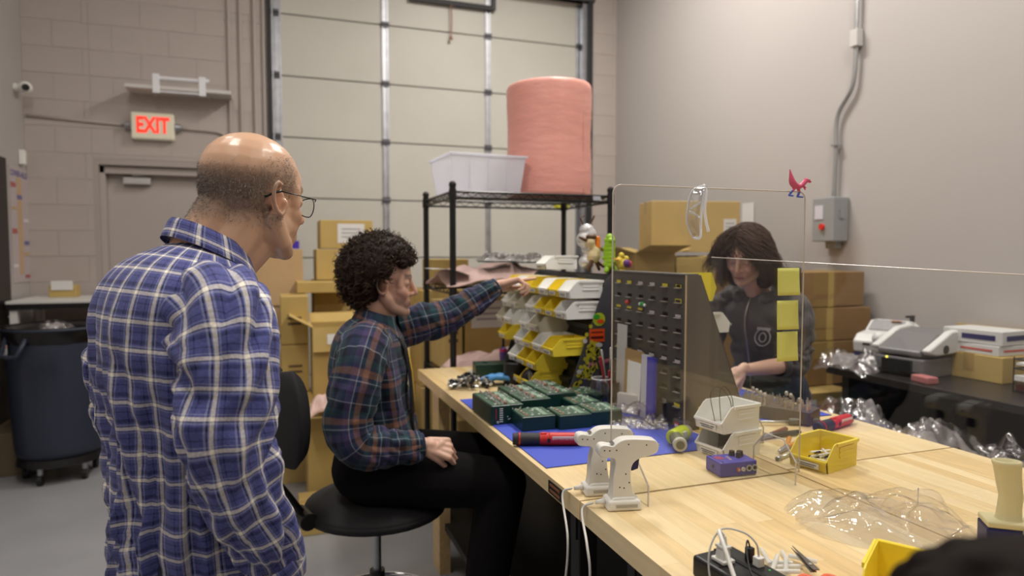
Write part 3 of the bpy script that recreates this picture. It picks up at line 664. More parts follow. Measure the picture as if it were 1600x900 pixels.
def hand_parts(m, wrist, fdir, pnorm, side, curl=(.3,.3,.3,.3), thumb=(.5,.4), spread=.10, sc=1.0, bend=None):
    """palm and five fingers. fdir: towards the fingertips, pnorm: out of the palm, side=+1 left hand, -1 right.
    curl: per finger (index..little) curl angle per joint"""
    f = Vector(fdir).normalized(); n = Vector(pnorm); n = (n-f*n.dot(f)).normalized(); x = f.cross(n)*side   # x: toward the thumb
    W = Vector(wrist)
    K = []
    for i, (o, l) in enumerate(((.030,.082),(.010,.086),(-.011,.081),(-.030,.072))):
        k = W+f*l*sc+x*o*sc; m.cap(W+x*o*.55*sc+f*.012, k, .0135*sc, .0108*sc, 12); K.append(k)
    m.cap(W-f*.02, W+f*.02, .023*sc, .021*sc, 12)
    m.cap(W+f*.03*sc+x*.010, W+f*.05*sc-x*.012, .016*sc, .016*sc, 12)
    L_ = ((.040,.025,.020),(.045,.028,.021),(.041,.026,.021),(.032,.020,.018)); Rr = (.0088,.009,.0085,.0076)
    for i in range(4):
        a = K[i]; ang = 0; c = curl[i]; cc = c if hasattr(c,'__len__') else (c,c,c*.8)
        sp = x*(spread*(1.2-i*.8))
        for j in range(3):
            ang += cc[j]; d = (f*math.cos(ang)+n*math.sin(ang)+sp*math.cos(ang)).normalized(); b = a+d*L_[i][j]*sc
            r0 = Rr[i]*(1-.10*j)*sc; m.cap(a, b, r0*1.04, r0*.93, 12); a = b
    t0 = W+f*.016*sc+x*.022*sc+n*.006; sw, cu = thumb
    d = (f*math.cos(sw)+x*math.sin(sw)+n*.25).normalized(); t1 = t0+d*.040*sc; m.cap(t0,t1,.0145*sc,.011*sc,12)
    d = (f*math.cos(sw*.6)+x*math.sin(sw*.6)*.8+n*cu).normalized(); t2 = t1+d*.032*sc; m.cap(t1,t2,.0105*sc,.0095*sc,12)
    d = (f*math.cos(sw*.4)+x*math.sin(sw*.3)*.5+n*cu*1.5).normalized(); t3 = t2+d*.025*sc; m.cap(t2,t3,.0097*sc,.008*sc,12)
def limb(m, pts, rad, n=16):
    for i in range(len(pts)-1): m.cap(pts[i], pts[i+1], rad[i], rad[i+1], n)
def foot_parts(m, ankle, dirv):
    d = Vector(dirv).normalized(); a = Vector(ankle); g = Vector((a.x,a.y,.03))
    m.cap(a, g-d*.03, .035,.032); m.cap(g-d*.04, g+d*.14, .034,.030)
def skin_col(base, stubble=None, fringe=None, brow=None, Mi=None, lip=(.42,.15,.12)):
    base = np.array(base)
    def fn(co):
        h = np.c_[co,np.ones(len(co))] @ np.array(Mi).T; x,y,z = h[:,0],h[:,1],h[:,2]; ay=abs(y)
        c = np.tile(base,(len(co),1)); inh = (abs(x)<.15)&(ay<.11)&(abs(z)<.16)
        def mixc(w,col): nonlocal c; w=(w*inh)[:,None]; c = c*(1-w)+np.array(col)*w
        sm = lambda a,b,t: np.clip((t-a)/(b-a),0,1)**2*(3-2*np.clip((t-a)/(b-a),0,1))
        g = lambda cx,cy,cz,s: np.exp(-((x-cx)**2+(ay-cy)**2+(z-cz)**2)/(s*s))
        rosy = base*np.array([1.05,.72,.66])
        mixc(.55*g(.07,.038,-.035,.022),rosy); mixc(.5*g(.108,0,-.033,.016),rosy); mixc(.6*g(-.01,.085,-.01,.022),base*np.array([1.0,.66,.55]))
        mixc(.85*np.exp(-((z+.068)/.0065)**2)*sm(.072,.080,x)*sm(.024,.019,ay),lip)
        mixc(.9*np.exp(-((z+.0695)/.0018)**2)*sm(.074,.082,x)*sm(.021,.018,ay),(.10,.03,.03))
        if stubble is not None: mixc(.34*sm(-.045,-.062,z)*sm(-.0,.03,x),stubble)
        if brow is not None: mixc(.85*np.exp(-((z-.027-.0*ay)/.0048)**2)*sm(.048,.058,x)*sm(.010,.016,ay)*sm(.055,.045,ay),brow)
        mixc(.55*np.exp(-((z+.003)/.0022)**2)*sm(.064,.072,x)*sm(.012,.018,ay)*sm(.049,.042,ay),(.06,.03,.025))
        if fringe is not None:
            w = fringe(x,y,z); mixc(w[0],w[1])
        return c
    return fn
def loft(name, m, rings, uvR=1.0, closed=True, parent=None, disp=None, vo=0., uo=0., cap=False, thick=0, keep=None):
    """rings: (k,n,3) array; UV: u along the ring in metres (median ring length), v along the length in metres"""
    A = np.asarray(rings,float); k, n, _ = A.shape
    d = np.linalg.norm(np.diff(np.concatenate([A,A[:,:1]],1),axis=1),axis=2); u = np.concatenate([np.zeros(1),np.cumsum(np.median(d[k//4:max(k*3//4,k//4+1)],axis=0))])
    v = np.concatenate([np.zeros((1,)),np.cumsum(np.linalg.norm(np.diff(A,axis=0),axis=2).mean(1))])
    if disp is not None: A = disp(A)
    b = MB()
    cnt = n if closed else n
    b.grid(lambda i,j: A[j,i], n, k, closed_u=closed, uvfn=lambda i,j: (u[i]*uvR+uo, v[j]+vo))
    me = b.mesh(name, m, True)
    o = link(name, me, parent)
    if thick: s = o.modifiers.new('t','SOLIDIFY'); s.thickness = thick; s.offset = -1
    return o
def cr(P, q):           # catmull-rom on array of key rows at param q (0..len-1)
    P = np.asarray(P,float); i = int(min(max(math.floor(q),0),len(P)-2)); t = q-i
    a = P[max(i-1,0)]; b = P[i]; c = P[i+1]; d = P[min(i+2,len(P)-1)]
    return .5*((2*b)+(c-a)*t+(2*a-5*b+4*c-d)*t*t+(3*b-a-3*c+d)*t**3)
def wr(p, f, a):        # cloth wrinkle noise
    q = Vector(p)*f; q = q+Vector((noise.noise(q+Vector((5,2,1))),noise.noise(q+Vector((1,8,3))),noise.noise(q+Vector((2,4,9)))))*.6
    return a*(2.4*abs(noise.noise(q))-.6+.9*abs(noise.noise(q*2.1+Vector((3,1,7))))-.2)
def torso_rings(keys, Mw, k=70, n=96, pw=2.4):
    """keys rows: cx, cy, cz, halfdepth front, halfdepth back, halfwidth, tilt(forward lean of the ring, rad)"""
    out = []
    for j in range(k):
        r = cr(keys, (len(keys)-1)*j/(k-1)); ring = []
        for i in range(n):
            t = 2*PI*i/n; c, s = math.cos(t), math.sin(t)
            e = 2/pw; x = (r[3] if c > 0 else r[4])*abs(c)**e*(1 if c>0 else -1); y = r[5]*abs(s)**e*(1 if s>0 else -1)
            p = Vector((r[0]+x*math.cos(r[6]), r[1]+y, r[2]-x*math.sin(r[6])))
            ring.append(tuple(Mw @ p))
        out.append(ring)
    return np.array(out)
def tube_rings(pts, radii, k=60, n=48, fold=0, ref=(0,0,1), seed=0, foldf=60, flat=1.0):
    """sleeve / trouser leg: keys in world space, radii (a) ; folds are rings of cloth pushed out"""
    out = []; K = len(pts)-1; prev = None; s = 0
    for j in range(k):
        q = K*j/(k-1); c = cr(pts,q); c2 = cr(pts,min(q+.02,K)); c1 = cr(pts,max(q-.02,0)); d = Vector(c2-c1).normalized()
        if prev is None: u = Vector(ref); u = (u-d*u.dot(d)).normalized()
        else: u = (prev-d*prev.dot(d)).normalized()
        prev = u; v = d.cross(u); r = float(cr([[x] for x in radii],q)[0]); ring = []
        if j: s += (Vector(c)-Vector(lastc)).length
        lastc = c
        for i in range(n):
            t = 2*PI*i/n
            fo = fold*(2.2*abs(noise.noise(Vector((math.cos(t)*1.1+seed, math.sin(t)*1.1, s*foldf+1.2*math.sin(t+seed)))))-.5) + fold*(1.0*abs(noise.noise(Vector((math.cos(t)*2.2, math.sin(t)*2.2+seed, s*foldf*1.9+.9*math.cos(t)))))-.2)
            rr = r+fo
            ring.append(tuple(Vector(c)+u*math.cos(t)*rr+v*math.sin(t)*rr*flat))
        out.append(ring)
    return np.array(out)
M_denim = mat('denim_dark', (.035,.045,.075), .85, bump=.2, bscale=300, var=.2, vscale=14)
M_shoe = mat('shoe_leather', (.03,.025,.022), .5)
M_eyew = mat('eye_white', (.7,.67,.63), .2)

# ---------------------------------------------------------------- standing bald man
A0 = Vector((-.165,1.39,0)); AH = 27
MA = Matrix.Translation(A0) @ Mrot(AH)
L2W = lambda M, p: M @ Vector(p)
man = thing('person', 'bald person in blue and white plaid shirt standing at left, back turned', 'person', A0)
man_inv = Matrix.Translation(-A0)
SK_A = (.68,.43,.29)
headA = MA @ Matrix.Translation((.142,-.010,1.562)) @ Mrot(10,6,0) @ Matrix.Scale(1.04,4)
m = MB(); a_ = lambda x,y,z: MA @ Vector((x,y,z))
head_parts(m, headA, jaw=1.12)
m.cap(a_(.035,0,1.40), headA @ Vector((-.025,0,-.045)), .064,.060,20); m.cap(a_(.07,0,1.41), headA @ Vector((.02,0,-.06)), .052,.048,20)
m.cap(headA @ Vector((-.07,0,-.02)), a_(.015,0,1.43), .038,.05,16)
limb(m,[a_(.02,0,.93),a_(.01,0,1.1),a_(0,0,1.3),a_(.01,0,1.37)],[.085,.085,.10,.085])
for s in (-1,1):
    m.cap(a_(0,0,1.36),a_(-.0,s*.16,1.345),.055,.045)
HA = {}
for s in (-1,1):
    S = a_(0,s*.19,1.335); E = a_(-.03 if s<0 else -.02,s*.245,1.09); Wr = a_(.07,s*.215,.905); HA[s] = (S,E,Wr)
    limb(m,[S,E,Wr],[.045,.036,.024]); hand_parts(m, Wr, (a_(.12,s*.18,.81)-Wr), (a_(0,-s,0)-a_(0,0,0)), s, (.5,.5,.5,.5), (.4,.3))
    limb(m,[a_(.01,s*.085,.88),a_(.01,s*.10,.50),a_(-.01,s*.11,.09)],[.055,.05,.04]); foot_parts(m, a_(-.01,s*.11,.09), (a_(1,s*.15,0)-a_(0,0,0)))
for v_i in range(len(m.v)): m.v[v_i] = tuple(Vector(m.v[v_i])-A0)
M_skin = attr_mat('skin', .42, .45, sss=.12, bump=.05, bscale=420)
M_skinA = attr_mat('skin_scalp', .27, .5, sss=.10, bump=.04, bscale=420)
bo = remesh(m, 'body', M_skinA, .0036, 5, parent=man)
hiA = (man_inv @ headA).inverted()
def fringeA(x,y,z):
    sm = lambda a,b,t: np.clip((t-a)/(b-a),0,1)**2*(3-2*np.clip((t-a)/(b-a),0,1))
    top = .064+.026*np.clip(x/.06,-1,1)       # upper limit of the hair band
    ay = abs(y)
    w = sm(top+.022,top-.030,z)*sm(.060,.025,x+ .25*np.clip(z-.02,0,1))*sm(-.072,-.035,z+.0*x)
    face = sm(.015,-.005,x)+ sm(-.005,.02,z); w = w*np.clip(face,0,1)
    ear = np.exp(-(((x+.008)/.020)**2+((z+.008)/.034)**2)); w = w*(1-sm(.3,.7,ear)*(ay>.064))
    dk = sm(.01,-.07,x)*sm(-.045,.0,z)*sm(.07,.03,z)
    col = np.array([.33,.25,.20])[None]*(1-dk[:,None]*.62)
    return w*(.52+.38*dk), col
setcol(bo.data, skin_col(SK_A, None, fringeA, (.12,.08,.06), hiA))
# short grey hairs over the band
def scalp_hair(body, Hinv, H, wfn, n, ln, cols, rad, parent, name='hair', seed=3, lean=(-.25,0,-.75)):
    me = body.data; k = len(me.vertices); co = np.empty(k*3); me.vertices.foreach_get('co',co); co=co.reshape(-1,3); no=np.empty(k*3); me.vertices.foreach_get('normal',no); no=no.reshape(-1,3)
    h = np.c_[co,np.ones(k)] @ np.array(Hinv).T; ok = (abs(h[:,0])<.13)&(abs(h[:,1])<.082)&(h[:,2]>-.11)&(h[:,2]<.14)
    w = np.where(ok, wfn(h[:,0],h[:,1],h[:,2])[0], 0); rng = np.random.default_rng(seed); p = w/w.sum(); idx = rng.choice(k, n, p=p)
    R3 = np.array(H.to_3x3()); le = R3 @ np.array(lean); lines = []; cs = []
    for i in idx:
        b = co[i]+rng.normal(0,.0009,3); d = no[i]+le*.9+rng.normal(0,.25,3); d /= np.linalg.norm(d); l = ln*rng.uniform(.6,1.2)
        lines.append([b-no[i]*.0006, b+d*l*.5, b+(d*.9+le*.25)*l]); cs.append(cols[rng.integers(len(cols))])
    return tubes(name, lines, rad, 3, attr_mat('hair_strand',.5,.25), parent, cols=cs)
scalp_hair(bo, hiA, man_inv @ headA, fringeA, 8500, .0045, [(.36,.30,.26),(.13,.10,.08),(.42,.37,.34),(.26,.21,.18),(.55,.51,.48)], .00032, man)
# glasses
gl = MB(); hp = lambda x,y,z: man_inv @ headA @ Vector((x,y,z))
M_gf = mat('wire_frame', (.02,.018,.016), .3, .6)
go = thing('glasses', 'thin dark wire glasses worn by the bald standing person', 'glasses', A0)
for s in (-1,1):
    ring = [hp(.103-.010*abs(math.cos(i*PI/12)) , s*(.034+.025*math.cos(i*PI/12)), -.006+.019*math.sin(i*PI/12)) for i in range(24)]
    MB().tube(ring,.0011,6,closed=True).obj('rim', M_gf, go, smooth=True)
    MB().add(ring, [tuple(range(24))]).obj('lens', clear('spectacle_lens',(.97,.98,.97),.03,vis=.93), go)
    MB().tube([hp(.094,s*.060,.004),hp(.085,s*.073,.006),hp(.03,s*.082,.006),hp(-.012,s*.084,.006)],.0012,6).tube(bez([hp(-.006,s*.084,.0065),hp(-.022,s*.083,.0),hp(-.036,s*.079,-.009)],4),.0026,8).obj('temple', M_gf, go, smooth=True)
MB().tube([hp(.101,-.010,.0),hp(.105,0,.003),hp(.101,.010,.0)],.0011,6).obj('bridge', M_gf, go)
# shirt
BL, NV, CR_, LT = (.085,.095,.28), (.012,.014,.06), (.98,.93,.80), (.30,.32,.52)
warpA = [(0,BL),(.27,NV),(.31,BL),(.46,LT),(.52,BL),(.56,CR_),(.70,LT),(.74,NV),(.80,LT),(.87,BL)]
weftA = [(0,BL),(.25,NV),(.29,BL),(.46,LT),(.50,BL),(.56,CR_),(.69,NV),(.73,LT),(.80,BL),(.86,NV)]
M_plA = plaid('plaid_blue_white', warpA, weftA, .044, .043)
def lc(rings): return rings - np.array(A0)[None,None]
keysA = [(.02,0,.74,.135,.135,.185,0),(.015,0,.84,.135,.140,.183,0),(.005,0,.97,.130,.135,.178,0),(.0,0,1.10,.125,.130,.185,.0),(-.005,0,1.21,.125,.135,.198,.05),
         (-.005,0,1.30,.122,.140,.205,.10),(.0,0,1.365,.11,.128,.198,.18),(.014,0,1.402,.095,.112,.165,.25),(.030,0,1.426,.078,.092,.120,.28),(.042,0,1.442,.066,.074,.084,.30),(.050,0,1.452,.058,.064,.068,.30)]
def dispA(A):
    B = A.copy(); c = A.mean(1,keepdims=True)
    for j in range(A.shape[0]):
        z = A[j,:,2].mean()
        for i in range(A.shape[1]):
            p = A[j,i]; d = p-c[j,0]; d[2] = 0; l = np.linalg.norm(d)+1e-6; d = d/l
            lp = MA.inverted() @ (Vector(p)+A0); ang = math.atan2(lp.y,lp.x)
            fa = min(1,max(0,(1.40-z)/.25))
            w = wr((math.cos(ang)*1.2,math.sin(ang)*1.2,z*1.6),2.6,.022)*fa + wr((p[0],p[1],p[2]*.45),7,.014)*fa + wr(p,20,.003)*fa
            # box pleat folds falling from the yoke, gathers at the lower back
            w += .006*math.sin(ang*16+2.5*z)*fa*max(0,-math.cos(ang))*min(1,max(0,(1.36-z)/.1))
            B[j,i] = p + d*w
    return B
shirt = loft('shirt', M_plA, lc(torso_rings(keysA, MA, 110, 120)), parent=man, disp=dispA, uo=.012)
slvA = {}
for s in (-1,1):
    S,E,Wr = HA[s]; off = -s
    if s < 0: pts = [a_(0.0,s*.10,1.345), a_(-.0,s*.175,1.335), a_(-.012,s*.225,1.26), a_(-.03,s*.245,1.14), a_(-.005,s*.243,1.045), a_(.035,s*.232,.97), a_(.06,s*.22,.915)]; rad = [.080,.087,.078,.069,.062,.052,.047]
    else: pts = [a_(0.0,s*.10,1.345), a_(-.0,s*.175,1.335), a_(-.012,s*.225,1.26), a_(-.03,s*.245,1.14), a_(-.005,s*.243,1.045), a_(.035,s*.232,.97), a_(.06,s*.22,.915)]; rad = [.078,.082,.074,.066,.062,.052,.048]
    pts = [p-A0 for p in pts]
    sl = loft('sleeve', M_plA, tube_rings(pts, rad, 110, 64, fold=.014, ref=(0,1,0), seed=3+s, foldf=11), parent=man, uo=.02, vo=.013)
    loft('cuff', M_plA, tube_rings([a_(.056,s*.222,.925)-A0, a_(.070,s*.216,.90)-A0, a_(.082,s*.21,.875)-A0],[.051,.050,.043],8,40,ref=(0,1,0)), parent=man, thick=.003)
    # armhole seam ridge
    sr = tube_rings([a_(-.004,s*.168,1.337)-A0,a_(-.006,s*.176,1.33)-A0],[.090,.0895],3,48)[1]
# collar: stand and fold
cN = a_(.056,0,1.450)-A0
def collar(parent, m, C, M, rx, ry, hgt, drop, gap=.5, lean=.30, n=40, front=.0, flare=.020, mul=1):
    """C neck centre, M orientation (+X front). a folded leaf around the back, open at the front"""
    rows = []
    prof = [(0.0,-.004),(.001,hgt*.55),(.003,hgt),(.008,hgt+.004),(.013,hgt-.004),(.016+flare*.35,hgt-drop*.45),(.020+flare,hgt-drop)]
    R3 = M.to_3x3()
    for (o, z) in prof:
        row = []
        for i in range(n):
            t = gap+(2*PI-2*gap)*i/(n-1); e = abs(math.cos(t/1)) ; pt = max(0,math.cos(t))**3      # points lengthen at the front
            x = (rx+o)*math.cos(t); y = (ry+o)*math.sin(t); zz = z - x*math.tan(lean) - (pt*drop*.7 if z < hgt*.9 and o > .012 else 0)
            row.append(tuple(C + R3 @ Vector((x+front*pt,y,zz))))
        rows.append(row)
    return loft('collar', m, np.array(rows), closed=False, parent=parent, uo=.03)
collar(man, M_plA, cN, MA, .062,.064,.026,.040, gap=.45, lean=.48, flare=.006)
# yoke seam (raised welt) and back pleat
for z0 in (1.335,):
    ring = [];
    for i in range(41):
        y = -.185+.37*i/40; x = -.128-.004*math.cos(y*8)+.02*(abs(y)/.19)**3
        ring.append(a_(x, y, z0)-A0)
# trousers, belt, shoes
m = MB()
for s in (-1,1):
    limb(m,[a_(0,s*.085,.86)-A0,a_(.012,s*.105,.50)-A0,a_(-.005,s*.11,.06)-A0],[.095,.08,.062]); m.cap(a_(0,-.07,.88)-A0,a_(0,.07,.88)-A0,.105,.105)
remesh(m,'trousers',M_denim,.009,5,parent=man)
def shoes(parent, A0, ank, dirs):
    for a, d in zip(ank, dirs):
        d = Vector(d); d.z = 0; d.normalize(); a = Vector((a[0],a[1],0)); mm = MB(); mm.cap(a-d*.05+Vector((0,0,.05)),a+d*.15+Vector((0,0,.042)),.044,.040); mm.cap(a+Vector((0,0,.05)),a+Vector((0,0,.10)),.046,.05)
        for i in range(len(mm.v)): v = mm.v[i]; mm.v[i] = (v[0]-A0.x,v[1]-A0.y,max(v[2],.002)-A0.z)
        mm.obj('shoe', M_shoe, parent, smooth=True)
shoes(man, A0, [a_(-.01,s*.11,0) for s in (-1,1)], [a_(1,s*.15,0)-a_(0,0,0) for s in (-1,1)])
# ---------------------------------------------------------------- seated man, pointing
B0 = Vector((.315,2.27,0)); BH = -18
MBm = Matrix.Translation(B0) @ Mrot(BH); b_ = lambda x,y,z: MBm @ Vector((x,y,z))
pb = thing('person', 'person with curly dark hair and dark plaid shirt, seated and pointing at the bins', 'person', B0)
invB = Matrix.Translation(-B0)
headB = MBm @ Matrix.Translation((.030,.015,1.352)) @ Mrot(12,4,0)
SHR, ELR, WRR = b_(.0,-.185,1.155), b_(-.035,-.255,.885), b_(.185,-.175,.845)
SHL, ELL, WRL = b_(.03,.185,1.165), b_(.27,.26,1.235), None
HNL = Vector((.905,2.47,1.345)); WRL = Vector((.82,2.46,1.322)); ELL = SHL.lerp(WRL,.52)+Vector((0,0,-.035))
tipdir = (Vector((1.02,2.46,1.375))-WRL)
m = MB(); head_parts(m, headB, jaw=.98, nose=1.02)
m.cap(b_(-.01,0,1.17), headB @ Vector((-.022,0,-.04)), .058,.054,20); m.cap(b_(.005,0,1.18), headB @ Vector((.02,0,-.055)), .046,.042,20)
limb(m,[b_(0,0,.70),b_(-.015,0,.88),b_(.0,0,1.08),b_(.005,0,1.14)],[.115,.10,.105,.08])
for s in (-1,1): m.cap(b_(0,0,1.13),b_(.0,s*.15,1.15),.05,.042)
limb(m,[SHR,ELR,WRR],[.043,.034,.023]); limb(m,[SHL,ELL,WRL],[.043,.034,.023])
handR = (b_(.30,-.13,.80)-WRR)
hand_parts(m, WRR, b_(.30,-.155,.815)-WRR, (b_(0,.7,-.7)-b_(0,0,0)), -1, ((.9,1.2,.8),(.95,1.25,.8),(1.0,1.3,.8),(1.0,1.3,.8)), (.35,.75), .02)
hand_parts(m, WRL, tipdir, Vector((.1,-.25,-.95)), 1, ((.08,.05,.03),(.75,1.2,.8),(.85,1.3,.9),(.9,1.3,.9)), (.55,.15), .04)
KN = [b_(.43,-.12,.70), b_(.43,.14,.71)]; AN = [b_(.36,-.15,.26), b_(.36,.16,.26)]
for s, k, a in ((-1,KN[0],AN[0]),(1,KN[1],AN[1])): limb(m,[b_(.02,s*.09,.70),k,a],[.085,.055,.04]); foot_parts(m,a,b_(1,0,0)-b_(0,0,0)) if False else m.cap(a,a+(b_(1,0,0)-b_(0,0,0))*.12-Vector((0,0,.05)),.035,.028)
for i in range(len(m.v)): m.v[i] = tuple(Vector(m.v[i])-B0)
bb = remesh(m,'body',M_skin,.0034,4,parent=pb)
hiB = (invB @ headB).inverted()
def fullscalp(x,y,z):
    sm = lambda a,b,t: np.clip((t-a)/(b-a),0,1)
    w = np.maximum(sm(.045,.075,z+.25*x*0)*1.0, sm(.01,-.03,x)*sm(-.07,-.04,z)); return w, np.array([.03,.02,.015])
setcol(bb.data, skin_col((.62,.38,.28),(.12,.08,.06),fullscalp,(.03,.02,.015),hiB))
# curly hair: dark bumpy cap plus many spiral locks
M_hairB = mat('hair_dark', (.018,.010,.007), .6, spec=.2)
rng = np.random.default_rng(5)
HB = invB @ headB
def hairpt(phi, th, k=1.0):      # phi azimuth from +X, th elevation
    return Vector((-.022+.124*k*math.cos(th)*math.cos(phi), .108*k*math.cos(th)*math.sin(phi), .040+.115*k*math.sin(th)))
m = MB(); dirs = []
for i in range(2600):
    z = rng.uniform(-1,1); a = rng.uniform(-PI,PI); th = math.asin(z); ca = math.cos(a)
    face = ca > .25 and z < .22+.12*(1-abs(math.sin(a)))
    low = z < (-.25 if ca > -.1 else -.85) 
    if face and abs(math.sin(a)) < .93: continue
    if ca > .30 and z < .05: continue
    if ca > .02 and z < -.42: continue
    if low: continue
    if ca > -.16 and ca < .06 and z < -.30 : continue      # the lobe shows
    dirs.append((a,th))
for (a,th) in dirs[:420]:
    p = hairpt(a,th,.90); m.sph(HB @ p, .023, n=8)
m.sph(HB @ Vector((-.03,0,.05)), 1, (.085,.078,.085), 20, M=HB.to_3x3().to_4x4())
for zz in (-.03,-.055,-.075): m.sph(HB @ Vector((-.075,.0,zz)), 1, (.036,.062,.03), 12, M=HB.to_3x3().to_4x4())
hc = remesh(m,'hair',M_hairB,.004,3,parent=pb)
lines = []; cols = []
for (a,th) in dirs:
    p = hairpt(a+rng.normal(0,.05),th+rng.normal(0,.05),rng.uniform(.93,1.08)); 
    if math.cos(a) < 0 and th < -.2: p.z -= rng.uniform(0,.035); p.x -= .004
    n_ = (p-Vector((-.018,0,.04))).normalized(); ax = (n_*rng.uniform(.1,.7)+Vector((rng.normal(0,.5),rng.normal(0,.5),-rng.uniform(.3,1.1)))).normalized()
    u = ax.orthogonal().normalized(); v = ax.cross(u); r = rng.uniform(.005,.011); ln = rng.uniform(.018,.042); tw = rng.uniform(1.0,2.1)*2*PI; ph = rng.uniform(0,6.28); k = 13
    L_ = []
    for j in range(k):
        t = j/(k-1); q = p+ax*ln*(t-.4)+(u*math.cos(ph+tw*t)+v*math.sin(ph+tw*t))*r*(1-.3*t); L_.append(tuple(HB @ q))
    lines.append(L_); c = rng.uniform(.5,2.2); cols.append((.036*c,.019*c,.012*c))
    for e in range(2):
        o = np.array([rng.normal(0,.0018),rng.normal(0,.0018),rng.normal(0,.0018)]); lines.append([tuple(np.array(q)+o) for q in L_]); cols.append((.034*c,.021*c,.015*c))
for i in range(150):   # fly-away single curls at the silhouette
    a = rng.uniform(-PI,PI); th = rng.uniform(.0,1.4); p = hairpt(a,th,1.10); n_ = (p-Vector((-.018,0,.04))).normalized(); ph = rng.uniform(0,6)
    if math.cos(a) > .3 and th < .35: continue
    u = n_.orthogonal().normalized(); v = n_.cross(u)
    lines.append([tuple(HB @ (p+n_*.03*j/10*rng.uniform(.5,.7)+(u*math.cos(ph+j*.6)+v*math.sin(ph+j*.6))*.005)) for j in range(11)]); cols.append((.04,.025,.018))
tubes('curl_lock', lines, [.0011]*len(lines), 4, attr_mat('hair_strand',.5,.25), pb, cols=cols)
# shirt
N1,G1,BR,C1,DK,PU = (.018,.028,.065),(.014,.050,.058),(.20,.10,.065),(.24,.26,.30),(.008,.010,.022),(.06,.045,.12)
warpB = [(0,N1),(.20,DK),(.30,G1),(.45,C1),(.465,G1),(.52,DK),(.66,BR),(.78,N1),(.86,C1),(.875,PU)]
weftB = [(0,N1),(.16,C1),(.175,DK),(.34,G1),(.46,N1),(.52,BR),(.64,N1),(.72,C1),(.735,N1),(.82,PU),(.93,DK)]
M_plB = plaid('plaid_dark', warpB, weftB, .15, .135)
keysB = [(.04,0,.69,.13,.14,.185,0),(.03,0,.76,.13,.14,.18,0),(.01,0,.86,.125,.135,.175,0),(-.005,0,.97,.12,.135,.18,0),(-.01,0,1.06,.115,.135,.192,.04),
         (-.01,0,1.125,.108,.128,.196,.10),(-.005,0,1.17,.098,.115,.180,.16),(.0,0,1.200,.082,.095,.140,.2),(.006,0,1.218,.066,.076,.10,.22),(.010,0,1.230,.056,.062,.068,.22)]
def dispB(A):
    B = A.copy(); c = A.mean(1,keepdims=True)
    for j in range(A.shape[0]):
        z = A[j,:,2].mean()
        for i in range(A.shape[1]):
            p = A[j,i]; d = p-c[j,0]; d[2] = 0; d = d/(np.linalg.norm(d)+1e-6); fa = min(1,max(.0,(1.21-z)/.2))
            B[j,i] = p+d*(wr((p[0],p[1],p[2]*.7),6,.014)*fa+wr((p[0],p[1],p[2]),16,.005)*fa)
    return B
loft('shirt', M_plB, torso_rings(keysB, MBm, 90, 110)-np.array(B0)[None,None], parent=pb, disp=dispB)
ptsR = [b_(.0,-.09,1.165),b_(.0,-.165,1.150),b_(-.012,-.225,1.08),b_(-.035,-.255,.95),b_(-.015,-.255,.872),b_(.06,-.225,.850),b_(.13,-.195,.845),b_(.172,-.180,.845)]
loft('sleeve', M_plB, tube_rings([p-B0 for p in ptsR],[.070,.078,.076,.070,.068,.060,.050,.040],100,56,fold=.009,ref=(0,1,0),seed=11,foldf=14), parent=pb, vo=.03)
ptsL = [b_(.0,.09,1.165),b_(.015,.17,1.16),SHL.lerp(ELL,.35),SHL.lerp(ELL,.7),ELL,ELL.lerp(WRL,.4),ELL.lerp(WRL,.75),ELL.lerp(WRL,.93)]
loft('sleeve', M_plB, tube_rings([p-B0 for p in ptsL],[.066,.074,.074,.068,.062,.054,.044,.037],110,56,fold=.009,ref=(0,0,1),seed=23,foldf=15), parent=pb, vo=.05)
for (e, w_, r) in ((b_(.13,-.195,.845),WRR,.037),(ELL,WRL,.035)):
    a = w_-(w_-e).normalized()*.055; loft('cuff', M_plB, tube_rings([a-B0, a.lerp(w_,.5)-B0, w_-(w_-e).normalized()*.006-B0],[r+.004,r+.003,r+.001],8,40,ref=(0,0,1)), parent=pb, vo=.02, thick=.003)
collar(pb, M_plB, b_(.016,0,1.225)-B0, MBm, .058,.060,.026,.044, gap=.5, lean=.30, flare=.012)
# open placket showing an undershirt and a yellow lanyard
R3B = MBm.to_3x3()
def front_strip(name, m, pts, wdt, th, parent):
    L_ = [b_(*p)-B0 for p in pts]; mm = MB()
    mm.grid(lambda i,j: L_[j]+R3B@Vector((0,(i-1)*wdt/2,0)), 3, len(L_)); o = mm.obj(name, m, parent, smooth=True); s_ = o.modifiers.new('t','SOLIDIFY'); s_.thickness = th; return o
front_strip('undershirt', mat('undershirt_black',(.012,.012,.014),.9), [(.070,-.015,1.19),(.104,-.018,1.13),(.118,-.02,1.05),(.124,-.02,.97),(.126,-.02,.90),(.130,-.02,.84)], .06, .004, pb)
front_strip('lanyard', mat('lanyard_yellow',(.55,.35,.02),.6), [(.112,-.012,1.13),(.126,-.016,1.05),(.132,-.018,.98),(.134,-.018,.91)], .014, .002, pb)
# black trousers
M_blkcloth = mat('black_cloth', (.006,.0055,.006), .95, spec=.15, bump=.15, bscale=200)
m = MB()
for k, a, s in ((KN[0],AN[0],-1),(KN[1],AN[1],1)):
    limb(m,[b_(.0,s*.085,.725)-B0,k-B0,a-B0],[.110,.080,.065])
m.cap(b_(-.02,-.07,.74)-B0,b_(-.02,.07,.74)-B0,.115,.115)
remesh(m,'trousers',M_blkcloth,.008,5,parent=pb)
for a in AN:
    d = (b_(1,0,0)-b_(0,0,0)); mm = MB(); mm.cap(a-B0-Vector((0,0,.05))-d*.04, a-B0-Vector((0,0,.06))+d*.14,.042,.038); mm.cap(a-B0-Vector((0,0,.03)),a-B0+Vector((0,0,.01)),.045,.05); mm.obj('shoe',M_shoe,pb,smooth=True)
